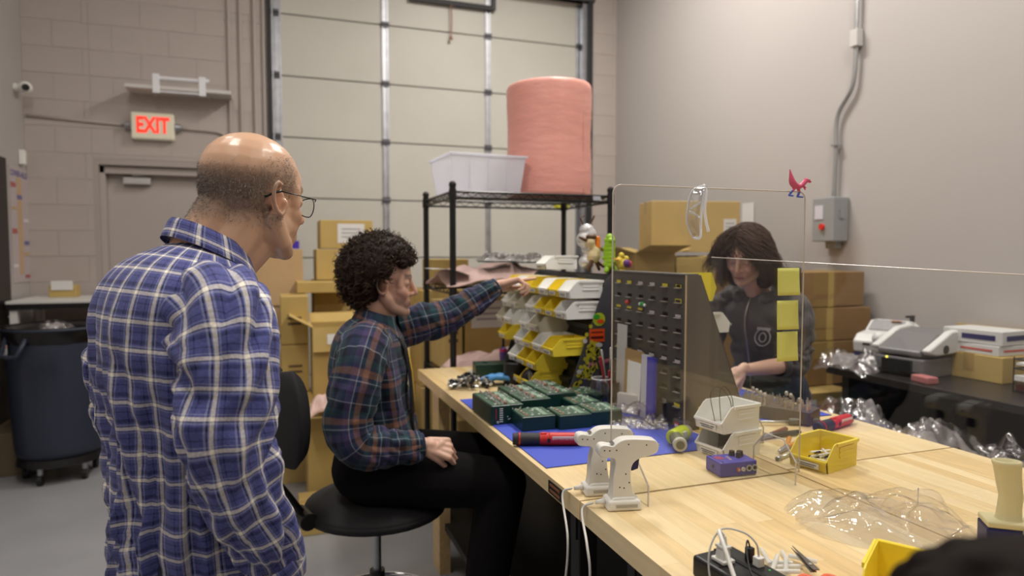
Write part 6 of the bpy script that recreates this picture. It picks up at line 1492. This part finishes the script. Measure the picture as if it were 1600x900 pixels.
# low boxes and foam by the chair
M_foam = mat('pink_foam', (.70,.50,.46), .6, bump=.4, bscale=60, var=.06, vscale=10)
def foam(label, x, y, z, sx, sy, h, rz, seed, m=None, name='foam_sheet'):
    o = crumple(sx,sy,h,seed,22).obj(name, m or M_foam, smooth=True); o.location = (x,y,z); o.rotation_euler = (0,0,R(rz)); s_ = o.modifiers.new('t','SOLIDIFY'); s_.thickness = .006; tag(o,label,'foam','pink foam sheets'); return o
foam('pink foam sheet draped by the backrest of the chair', .37,4.10,.50,.42,.32,.20,70,4)
box('low open carton under the pink foam by the chair', .16,.58,3.90,4.27,0,.50,0,open_=18,group='boxes by the roll-up door')
box('flat brown carton lying on the floor behind the chair', .10,.50,3.50,3.82,0,.12,0,group='boxes by the roll-up door')
# behind/inside the shelf
for (lab,a) in {'ochre carton on the shelf floor level, left':(.88,1.20,3.33,3.75,.165,.575,1),'ochre carton on the shelf floor level, right':(1.24,1.68,3.33,3.75,.165,.575,0),
    'ochre carton behind the shelf, left of the paper sheet':(.84,1.12,4.05,4.4,.62,1.22,0),'ochre carton behind the shelf, right of the paper sheet':(1.15,1.60,4.05,4.4,.62,1.22,1),
    'ochre carton on the floor behind the shelf':(.84,1.60,4.03,4.45,0,.615,1),'small ochre carton atop the ones behind the shelf':(.92,1.16,4.08,4.35,1.225,1.41,0)}.items():
    box(lab,*a,group='boxes around the wire shelf')
t = box('ochre carton on the lower wire shelf with a big paper sheet', .98,1.42,3.52,3.85,.81,1.20,0,paper=(-.085,.30,.20,.15),group='boxes around the wire shelf')
t = box('narrow ochre carton on the lower wire shelf at its left', .86,.965,3.52,3.85,.81,1.18,1,group='boxes around the wire shelf',lines=('front',2))
foam('pink foam sheet spilling from the wire shelf above the bench end', 1.13,3.38,.808,.62,.24,.17,4,9)
foam('pink foam sheet on the second wire shelf under the boards', 1.13,3.43,1.283,.66,.44,.15,0,14)
o = MB().grid(lambda i,j: (i*.03, j*.05, .012*math.sin(i*.6)+.03-.006*i), 6, 5).obj('paper_sheet', M_paper, smooth=True); o.location = (.74,3.22,1.33); o.scale = (1.3,1.3,1.3); tag(o,'loose white sheet poking out of the second wire shelf','paper')
for k, (x, z) in enumerate(((1.10,1.405),(1.29,1.40))):
    t = thing('wrapped_board', ['bubble wrapped circuit board on the second shelf, left one','bubble wrapped circuit board on the second shelf, right one'][k], 'circuit board', (x,3.33,z), R(3), 'wrapped boards on the shelf')
    MB().box((0,0,0),(.17,.12,.008)).obj('board', M_ge, t); r_ = crumple(.19,.14,.06,k+2,18).obj('bubble_film', M_bag, t, smooth=True)
    m = MB(); rn = random.Random(k)
    for i in range(22): m.sph((rn.uniform(-.08,.08),rn.uniform(-.055,.055),.018+rn.uniform(0,.03)),.009,n=6)
    m.obj('packed_part', mat('packed_white',(.62,.60,.60),.3), t)['kind'] = 'stuff'
# right corner group
G2 = 'boxes in the right corner'
box('largest brown carton, topmost in the right corner behind the woman', 2.42,3.04,3.85,4.13,1.455,1.80,1,rz=-14,paper=(.24,.17,.09,.11),group=G2)
box('ochre carton in the row under the largest one, leftmost', 2.20,2.50,3.80,4.2,1.07,1.45,0,open_=15,group=G2)
box('ochre carton in the row under the largest one, second from left', 2.51,2.72,3.80,4.2,1.07,1.42,0,group=G2)
box('ochre carton in the row under the largest one, third from left', 2.73,2.98,3.80,4.2,1.07,1.43,1,group=G2)
box('wide ochre carton filling the row below, behind the woman', 2.15,2.98,3.78,4.22,.55,1.065,0,group=G2)
box('wide carton on the floor in the right corner', 2.12,2.98,3.76,4.24,0,.545,1,group=G2)
D2 = 'brown cartons stacked by the right wall'
box('dark brown carton, topmost by the right wall', 2.72,3.26,2.98,3.36,1.14,1.34,3,rz=4,group=D2)
box('dark brown carton, second from top by the right wall', 2.70,3.28,2.96,3.36,.95,1.135,3,rz=-3,group=D2)
box('brown carton with a strip of tape, third from top by the right wall', 2.68,3.24,2.94,3.36,.70,.945,3,rz=2,group=D2)
box('brown carton, lower left at the end of the black desk', 2.60,3.0,2.80,3.22,.36,.695,0,paper=(-.1,.25,.08,.10),group=D2) 
box('brown carton at the floor, end of the black desk', 2.58,3.02,2.80,3.26,0,.355,2,group=D2)
box('ochre carton resting behind the dark stack', 2.74,3.0,3.42,3.7,1.07,1.40,3,group=D2)
box('carton under the ochre one behind the dark stack', 2.70,3.2,3.40,3.72,.0,1.065,3,group=D2)
o = MB().box((0,0,0),(.13,.002,.15)).box((-.02,-.002,.06),(.08,.001,.015),mi=1).obj('wall_notice',[M_paper,M_hi]); p = onX(1168,333,XR-.01); o.location = (XR-.006,p.y,p.z); o.rotation_euler = (0,0,R(90)); tag(o,'white notice with lime top taped to the right wall','notice')
# ---- black desk with printers ----
DT = .86
t = thing('black_desk', 'long black desk along the right wall', 'desk', (3.0,.95,0)); M_desk = mat('desk_black', (.022,.019,.019), .32, var=.2, vscale=6)
MB().box((0,0,DT-.0175),(.60,3.5,.035)).obj('desk_top', M_desk, t, bevel=.003)
for y_ in (-1.68,0,1.68): MB().box((.02,y_,(DT-.035)/2),(.52,.04,DT-.036)).obj('desk_leg', M_blk, t)
MB().box((.27,0,.5),(.02,3.3,.6)).obj('back_board', M_blk, t)
for k,(yy,zz) in enumerate(((1.9,.40),(1.55,.35),(.5,.3))): pass
for k,(x_,y_,w_,h_) in enumerate(((2.95,1.55,.35,.42),(2.95,2.15,.3,.38),(2.97,.60,.4,.5))):
    o = MB().box((0,0,h_/2),(w_,.42,h_)).box((-w_/2-.002,0,h_*.7),(.004,.3,.05),mi=1).obj('equipment_case',[M_blkp,M_galv],bevel=.006); o.location = (x_,y_,0); tag(o,['black case under the desk, in the middle','black case under the far end of the desk','black case under the near end of the desk'][k],'case','black cases under the desk')
# label printer (near) and second printer
M_pw = mat('printer_white', (.68,.68,.67), .35); M_pg = mat('printer_grey', (.17,.165,.17), .4); M_pdk = mat('printer_dark', (.035,.033,.035), .4)
def onDesk(px,py): return onZ(px,py,DT)
t = thing('label_printer', 'white and grey label printer with slanted lid on the black desk', 'printer', (2.98,2.40,DT), R(188))
MB().prism([(-.17,0),(.15,0),(.17,.03),(.17,.09),(-.17,.09)],-.125,.125).obj('base', M_pg, t, bevel=.006)
MB().prism([(-.16,.09),(.10,.09),(.165,.10),(.165,.125),(.02,.20),(-.10,.215),(-.16,.19)],-.105,.105).obj('hopper', M_pg, t, bevel=.008)
for s in (-1,1): MB().prism([(-.17,.11),(.09,.105),(.15,.115),(.16,.135),(.09,.165),(-.02,.215),(-.13,.225),(-.17,.20)],s*.125-.02,s*.125+.02).obj('side_cover', M_pw, t, bevel=.01, seg=3)
for s in (-1,1): MB().cyl((.03,s*.146,.135),(.03,s*.150,.135),.020,n=18).obj('hub_cap', M_pdk, t)
MB().box((.172,0,.05),(.006,.15,.06)).obj('exit_slot', M_void, t); MB().sph((.172,-.05,.085),.006,n=8).obj('status_light', mat('led_yellow',(.8,.7,.1),.4,emit=(1,.8,.1),estr=1.2), t)
t = thing('copier', 'white desktop printer with a colour test print on top, wrapped in film at the desk end', 'printer', (3.02,2.62,DT), R(186)) if False else thing('desktop_printer', 'white desktop printer with navy base at the far end of the desk', 'printer', (3.06,2.66,DT), R(200))
MB().box((0,0,.035),(.30,.20,.07)).obj('base', mat('printer_navy',(.02,.022,.09),.4), t, bevel=.006)
MB().prism([(-.15,.07),(.155,.07),(.165,.13),(.12,.165),(.02,.175),(-.05,.225),(-.14,.225)],-.10,.10).obj('housing', M_pw, t, bevel=.012, seg=3)
q = MB().box((0,0,0),(.085,.16,.002)).obj('front_screen', mat('screen_grey',(.32,.31,.32),.3), t); q.location = (-.015,0,.204); q.rotation_euler = (0,R(35),0)
mp = MB(); cols_ = [(.75,.25,.05),(.7,.55,.05),(.1,.4,.15),(.1,.15,.6),(.45,.08,.45)]
for k, c in enumerate(cols_): q = MB().box((0,0,0),(.012,.05,.001)).obj('colour_patch', mat('patch_%d'%k,c,.4), t); q.location = (-.03-.013*k+.0,.04-.004*k,.2277-.0)
MB().sph((.155,.03,.15),.035,(1,1,1),14).obj('roller_knob', M_pw, t, smooth=True); MB().box((.163,-.03,.115),(.005,.035,.012)).obj('button_panel', M_pdk, t)
box('low brown carton between the printer and the wall', 3.06,3.29,2.05,2.36,DT,DT+.12,0,group='boxes on the desk')
box('tall brown carton leaning on the wall behind the printer', 3.22,3.31,2.0,2.62,DT+.125,DT+.24,0,group='boxes on the desk',tape_=False) if False else None
o = MB().box((0,0,.115),(.012,.40,.23)).obj('cardboard_sheet', M_cb[1]); o.location = (3.308,2.25,DT+.0); tag(o,'upright cardboard sheet against the wall behind the printer','sheet')
for k,(z_,m_,h_) in enumerate(((DT+.121,M_pw,.045),(DT+.168,M_pw,.065))):
    t = thing('paper_carton', ['flat white carton with a red line, lower of two behind the printer','white carton with a dark blue panel, upper of two behind the printer'][k], 'box', (3.17,2.21,z_), R(4*k), 'white cartons on the desk')
    MB().box((0,0,h_/2),(.20,.27,h_)).obj('carton', m_, t, bevel=.003); MB().box((-.101,-.03,h_*.5),(.001,.15,h_*(.2 if k==0 else .36))).obj('printed_band', mat('band_red2',(.6,.10,.08),.5) if k==0 else mat('band_navy',(.02,.02,.12),.5), t)
    MB().box((.0,-.136,h_*.5),(.14,.001,h_*(.2 if k==0 else .36))).obj('printed_band', mat('band_red2',(.6,.10,.08),.5) if k==0 else mat('band_navy',(.02,.02,.12),.5), t)
t = thing('pump_bottle', 'white pump bottle standing behind the printers', 'bottle', (3.20,2.62,DT)); MB().lathe([(.045,0),(.047,.02),(.047,.18),(.03,.205),(.016,.215)],n=24).obj('bottle_body', M_pw, t, smooth=True); MB().cyl((0,0,.215),(0,0,.245),.012,n=12).box((-.015,0,.25),(.05,.016,.012)).obj('pump_head', M_pdk, t)
o = MB().box((0,0,.016),(.06,.10,.032)).obj('pink_packet', mat('packet_pink',(.45,.16,.16),.5), bevel=.006); o.location = (2.775,2.20,DT); o.rotation_euler = (0,0,R(-10)); tag(o,'small pink packet on the desk below the printer','packet')
# wire tray with papers
t = thing('letter_tray', 'black wire letter tray at the right picture edge', 'tray', (3.06,1.80,DT), R(90))
for z_ in (.004,.10): MB().tube([(-.13,-.11,z_),(.13,-.11,z_),(.13,.11,z_),(-.13,.11,z_)],.003,6,closed=True).tube([(-.13,-.11,z_+.04),(.13,-.11,z_+.04),(.13,.11,z_+.04),(-.13,.11,z_+.04)],.003,6,closed=True).obj('tray_frame', M_wire, t)
for x_ in (-.13,.13):
    for y_ in (-.11,.11): MB().cyl((x_,y_,0),(x_,y_,.15),.003,n=6).obj('post', M_wire, t)
for z_ in (.004,.10):
    for k in range(9): o = MB().cyl((-.12+.03*k,-.11,z_),(-.12+.03*k,.11,z_),.0015,n=5).obj('wire_rod', M_wire, t)
for k,(z_,m_,lab) in enumerate(((DT+.010,mat('sleeve_red',(.10,.02,.02),.5),'dark red patterned sleeve at the bottom of the letter tray'),(DT+.036,M_kraft,'brown folder in the middle of the letter tray'),(DT+.050,M_paper,'white paper stack in the lower letter tray'),(DT+.108,M_paper,'white paper stack on the upper letter tray'))):
    o = MB().box((0,0,.011),(.20,.235,.022 if k in (0,2) else .010)).obj(['sleeve','folder','paper_stack','paper_stack'][k], m_); o.location = (3.045-.01*(k==2),1.80,z_+.001*k); o.rotation_euler = (0,0,R(rn.uniform(-4,4))); tag(o,lab,['sleeve','folder','paper','paper'][k])
# film and bubble bags on the floor and the desk end
M_bigf = clear('bubble_film', (.93,.91,.92), .16, vis=.80, spec=.6, bump=.6, bscale=20); M_greyf = milky('film_cloudy', (.55,.51,.52), .50, .22)
def bag(label, x, y, z, sx, sy, h, rz, seed, m, n=34, tilt=(0,0)):
    t = thing('film_bag', label, 'bag', (x,y,z), R(rz), 'crumpled film bags by the desk'); t.rotation_euler = (R(tilt[0]),R(tilt[1]),R(rz))
    crumple(sx,sy,h,seed,n).obj('film', m, t, smooth=True); crumple(sx*.9,sy*.9,h*.8,seed+7,n).obj('inner_film', M_greyf, t, smooth=True); return t
o = MB().box((0,0,.30),(.50,.70,.60)).obj('wire_cart', M_blkp); o.location = (2.40,1.86,0); tag(o,'dark bin on the floor heaped with film bags behind the bench','bin')
bag('shiny crumpled film bag heaped nearest the woman', 2.30,2.14,.60,.36,.34,.28,20,3,M_bigf)
bag('cloudy crumpled film bag in the middle of the heap', 2.44,1.90,.60,.40,.34,.24,-15,6,M_bigf)
bag('crumpled film bag at the right end of the heap', 2.44,1.64,.60,.36,.34,.20,30,12,M_bigf)
bag('bubble film hanging over the far end of the black desk', 2.80,2.62,DT-.02,.28,.34,.16,10,15,M_bigf)
o = MB().grid(lambda i,j: (i*.012-.05, -.02*math.sin(j*.5), -j*.03+.01*abs(noise.noise(Vector((i*.4,j*.3,1))))), 9, 14).obj('black_sack', mat('sack_black',(.012,.012,.014),.25,bump=.5,bscale=25), smooth=True)
s_ = o.modifiers.new('t','SOLIDIFY'); s_.thickness = .03; o.location = (2.62,2.88,1.36); o.rotation_euler = (0,0,R(-30)); tag(o,'black plastic sack hanging in front of the brown cartons','sack')
# ---- switch box, conduit on right wall ----
M_swg = mat('switch_grey', (.33,.345,.35), .4, .2)
a = onX(1272,380,XR-.06); b = onX(1318,308,XR-.06); yc = (a.y+b.y)/2; zc = 1.655
yb0, yb1 = sorted((a.y,b.y)); 
t = thing('switch_box', 'grey electrical switch box with a red knob on the right wall', 'switch box', (XR-.065,3.25,0))
MB().box((0,0,zc),(.12,.17,.27)).obj('enclosure', M_swg, t, bevel=.006); MB().box((-.062,.03,zc+.045),(.004,.065,.085)).obj('paper_label', mat('label_lilac',(.62,.60,.66),.6), t)
MB().cyl((-.06,0,zc-.045),(-.075,0,zc-.045),.019,n=18).obj('red_knob', mat('knob_red',(.65,.03,.02),.4), t); MB().box((.0,-.088,zc+.03),(.03,.012,.05)).obj('side_lever', M_swg, t); MB().box((.03,0,zc-.155),(.05,.08,.045)).obj('bottom_fitting', M_swg, t)
t = thing('conduit', 'grey steel conduit with an offset bend running down to the switch box', 'conduit', (XR-.03,3.25,0))
P4 = [onX(px,py,XR-.03)-Vector((XR-.03,3.25,0)) for px,py in ((1338,-300),(1338,60),(1336,110),(1330,140),(1312,172),(1307,195),(1306,240),(1303,310))]
for q in P4: q.x = 0
P4[0].y = P4[1].y
MB().tube([P4[0],P4[1]]+bez(P4[1:],5)[1:],.0135,10).obj('pipe', mat('conduit_steel',(.38,.39,.39),.35,.5), t, smooth=True)
q = P4[1]; MB().box((0,q.y,q.z),(.05,.055,.10)).obj('junction_box', mat('junction_white',(.55,.54,.52),.4), t, bevel=.004); q = P4[6]; MB().box((0,q.y,q.z+.05),(.035,.05,.012)).obj('strap', M_galv, t)
# ---- exit sign, its conduit ----
t = thing('exit_sign', 'cream exit sign with red letters above the grey door', 'exit sign', (-.905,YB-.04,2.47))
M_exw = mat('exit_cream', (.62,.58,.43), .4, emit=(1,.93,.75), estr=.10)
MB().box((0,0,0),(.31,.06,.21)).obj('housing', M_exw, t, bevel=.012, seg=3)
for s in (-1,1): MB().cyl((s*.16,0,.0),(s*.205,0,.0),.034,.026,16).obj('lamp_head', M_galv, t, smooth=False)
text('lettering', 'EXIT', .15, frame((0.0,-.0315,0.0),(1,0,0),(0,0,1)) @ Matrix.Diagonal((.78,1.15,1,1)), mat('exit_red',(.75,.03,.02),.4,emit=(1,.04,.02),estr=.75), t, .004, bold=.005)
tag(MB().tube([(XL+.02,YB-.012,2.505),(-1.12,YB-.012,2.475)],.011,8).obj('conduit', M_cond, smooth=True),'thin horizontal conduit left of the exit sign','conduit')
tag(MB().tube(bez([(-.70,YB-.012,2.47),(-.45,YB-.012,2.46),(-.38,YB-.012,2.43),(-.36,YB-.012,2.36)],5)+[Vector((-.36,YB-.012,2.24))],.011,8).obj('conduit', M_cond, smooth=True),'thin conduit bending down right of the exit sign','conduit')
# ---- small wall shelf with white holder ----
t = thing('wall_shelf', 'white board shelf with a roll holder, high above the exit sign', 'shelf', (-.69,YB-.115,2.745))
MB().box((0,0,0),(.76,.23,.028)).obj('shelf_board', mat('shelf_white',(.60,.58,.55),.5), t, bevel=.002)
M_hw = mat('holder_white',(.75,.76,.80),.4)
for x_ in (-.16,.17): MB().box((x_,-.117,.03),(.050,.010,.15)).box((x_,-.10,.03),(.04,.03,.012)).obj('bracket', M_hw, t, bevel=.002)
MB().cyl((-.16,-.10,.075),(.17,-.10,.075),.016,n=12).cyl((.17,-.10,.075),(.22,-.10,.075),.018,n=12).obj('roller_bar', M_hw, t); MB().cyl((-.16,-.11,-.03),(.17,-.11,-.03),.008,n=8).obj('lower_bar', M_hw, t)
for x_ in (-.2,.2): MB().box((x_,.05,-.019),(.02,.13,.01)).obj('shelf_bracket', mat('shelf_white',(.60,.58,.55),.5), t)
# ---- security camera, sensor, poster, dark door leaf, counter ----
t = thing('security_camera', 'small white dome camera with black lens high on the left wall', 'camera', (XL,5.98,2.68)); MB().cyl((0,0,0),(.05,0,0),.030,.026,16).obj('mount', M_wp, t); MB().sph((.075,-.02,0),.045,n=16).obj('dome', M_wp, t, smooth=True); MB().cyl((.085,-.055,-.005),(.095,-.075,-.01),.026,.022,14).obj('lens', M_blkp, t)
o = MB().box((0,0,0),(.04,.05,.11)).obj('wall_sensor', M_wp, bevel=.006); o.location = (XL+.022,6.02,2.17); tag(o,'small white sensor box on the left wall above the poster','sensor')
t = thing('poster', 'tall narrow notice poster with a purple heading on the left wall', 'poster', (XL+.004,5.97,0))
MB().box((0,0,1.66),(.004,.36,.86)).obj('sheet', mat('poster_paper',(.50,.44,.44),.5), t)
text('heading', 'COVER-ALLS', .062, frame((.003,0,2.035),(0,1,0),(0,0,1)), mat('poster_purple',(.06,.05,.28),.5), t)
MB().box((.003,.0,1.65),(.0012,.09,.72)).obj('column_tint', mat('poster_tan',(.55,.38,.22),.5), t)
rn = random.Random(14)
for k in range(9): MB().box((.0040,rn.choice([-.12,.12,0]),1.95-.085*k),(.001,.10,rn.uniform(.012,.05))).obj('text_block', mat(['poster_red','poster_blue','poster_tan','poster_white'][k%4],[(.45,.12,.12),(.15,.15,.35),(.55,.38,.22),(.7,.68,.68)][k%4],.5), t)
o = MB().box((.012,5.20,1.06),(.024,.96,2.12)).obj('door_3', mat('door_dark',(.014,.010,.009),.4), bevel=.004); o.location = (XL+.0,0,0); o['kind'] = 'structure'
MB().cyl((.02,5.6,1.0),(.07,5.6,1.0),.012,n=10).cyl((.07,5.6,1.0),(.07,5.5,1.0),.010,n=10).obj('door_handle', M_galv, o)
t = thing('side_table', 'white topped side table behind the trash can', 'table', (-1.42,5.78,0))
MB().box((0,0,1.105),(.66,.62,.02)).obj('table_top', mat('laminate_white',(.72,.71,.68),.35), t, bevel=.002); MB().box((0,0,1.075),(.655,.615,.038)).obj('edge_band', M_blkp, t)
for x_ in (-.29,.29):
    for y_ in (-.27,.27): MB().box((x_,y_,.528),(.045,.045,1.056)).obj('leg', mat('laminate_white',(.72,.71,.68),.35), t)
MB().box((0,.05,.62),(.56,.45,.03)).obj('lower_shelf', M_blkp, t)
for k in range(3): o = MB().box((0,0,.05),(.22,.30,.10-.02*k)).obj('paper_ream', mat('ream_%d'%k,[(.30,.24,.18),(.22,.16,.10),(.35,.30,.25)][k],.7)); o.location = (-1.56+.14*k*1.0 if k else -1.58,5.80,.635 if k<2 else .735); o.location = [(-1.56,5.8,.636),(-1.30,5.8,.636),(-1.50,5.8,.745)][k]; tag(o,['stack of papers on the lower shelf of the side table, left','stack of papers on the lower shelf of the side table, right','stack of papers on the lower shelf of the side table, upper'][k],'paper')
t = box('small brown tray box with a white card on the side table', -1.60,-1.42,5.86,5.98,1.1155,1.205,0,group='box on the side table',tape_=False)
o = MB().box((0,0,.035),(.14,.003,.07)).obj('name_card', M_paper); o.location = (-1.51,5.852,1.17); tag(o,'white card standing on the small brown box','card')
# ---- trash can on a dolly ----
t = thing('trash_can', 'large round slate blue trash can on a dolly behind the standing man', 'trash can', (-1.33,5.02,0))
M_tr = mat('can_slate', (.026,.033,.055), .5, bump=.1, bscale=80); n = 64
def cr_(z, th, r):
    return r*(1-.035*(1 if (math.cos(th*4+.5) > .25 and .25 < z < .75) else 0))
zs_ = [.165,.17,.20,.235,.25,.50,.74,.76,.86,.94,.975]; rs_ = [.20,.235,.245,.25,.251,.263,.272,.273,.277,.281,.283]
m = MB(); m.grid(lambda i,j: (cr_(zs_[j],2*PI*i/n,rs_[j])*math.cos(2*PI*i/n),cr_(zs_[j],2*PI*i/n,rs_[j])*math.sin(2*PI*i/n),zs_[j]), n, len(zs_), closed_u=True)
m.add([(.2*math.cos(2*PI*i/n),.2*math.sin(2*PI*i/n),.165) for i in range(n)],[tuple(range(n))])
o = m.obj('barrel', M_tr, t, smooth=True); s_ = o.modifiers.new('t','SOLIDIFY'); s_.thickness = .006
MB().tube([(.288*math.cos(2*PI*i/48),.288*math.sin(2*PI*i/48),.975) for i in range(48)],.011,8,closed=True).obj('rim', M_tr, t, smooth=True)
for a0 in (R(235),R(55)):
    hnd = [(.283*math.cos(a0-.28),.283*math.sin(a0-.28),.93),(.33*math.cos(a0-.20),.33*math.sin(a0-.20),.83),(.335*math.cos(a0),.335*math.sin(a0),.82),(.33*math.cos(a0+.20),.33*math.sin(a0+.20),.83),(.283*math.cos(a0+.28),.283*math.sin(a0+.28),.93)]
    MB().tube(hnd,.014,8).obj('handle', M_tr, t, smooth=True)
m = MB(); m.grid(lambda i,j: ((.294-.012*(j==0)-.05*(j>3)*(j-3))*math.cos(2*PI*i/48)*(1+.01*noise.noise(Vector((i*.5,j,0)))),(.294-.012*(j==0)-.05*(j>3)*(j-3))*math.sin(2*PI*i/48),[.89,.93,.965,.99,.975,.93,.86][j]+.012*noise.noise(Vector((i*.45,j*.6,2)))*(j<3)), 48, 7, closed_u=True)
m.obj('bin_liner', mat('liner_black',(.008,.008,.009),.22), t, smooth=True)
MB().cyl((0,0,.115),(0,0,.163),.245,.235,32).obj('dolly', M_blkp, t)
for k in range(5): a0 = k*2*PI/5+R(250); c, s = math.cos(a0)*.20, math.sin(a0)*.20; MB().cyl((c-.014,s,.035),(c+.014,s,.035),.035,n=16).cyl((c,s,.06),(c,s,.115),.016,n=8,mi=1).obj('caster',[M_blkp,M_galv],t)
zb_ = bag('crumpled clear film in the mouth of the trash can', -1.33,4.96,.93,.22,.18,.12,10,2,M_bigf); zb_['group'] = 'trash can contents'
o = MB().box((0,0,0),(.04,.003,.06)).box((0,-.002,.02),(.04,.001,.014),mi=1).obj('warning_tag',[M_paper,mat('tag_red',(.5,.05,.04),.5)]); o.location = (-1.555,4.822,.86); o.rotation_euler = (0,0,R(-40)); tag(o,'red and white tag at the left of the trash can','tag')
o = MB().box((0,0,.14),(.30,.5,.28)).obj('floor_box', mat('box_olive',(.16,.12,.07),.7), bevel=.005); o.location = (-1.66,5.35,0); tag(o,'low brown box on the floor left behind the trash can','box')
tag(MB().box((2.76,YB+.10,1.925),(.17,.004,.035)).obj('yellow_label', mat('label_yel',(.6,.58,.03),.5)),'yellow label strip on the roll-up door behind the shelf','label')
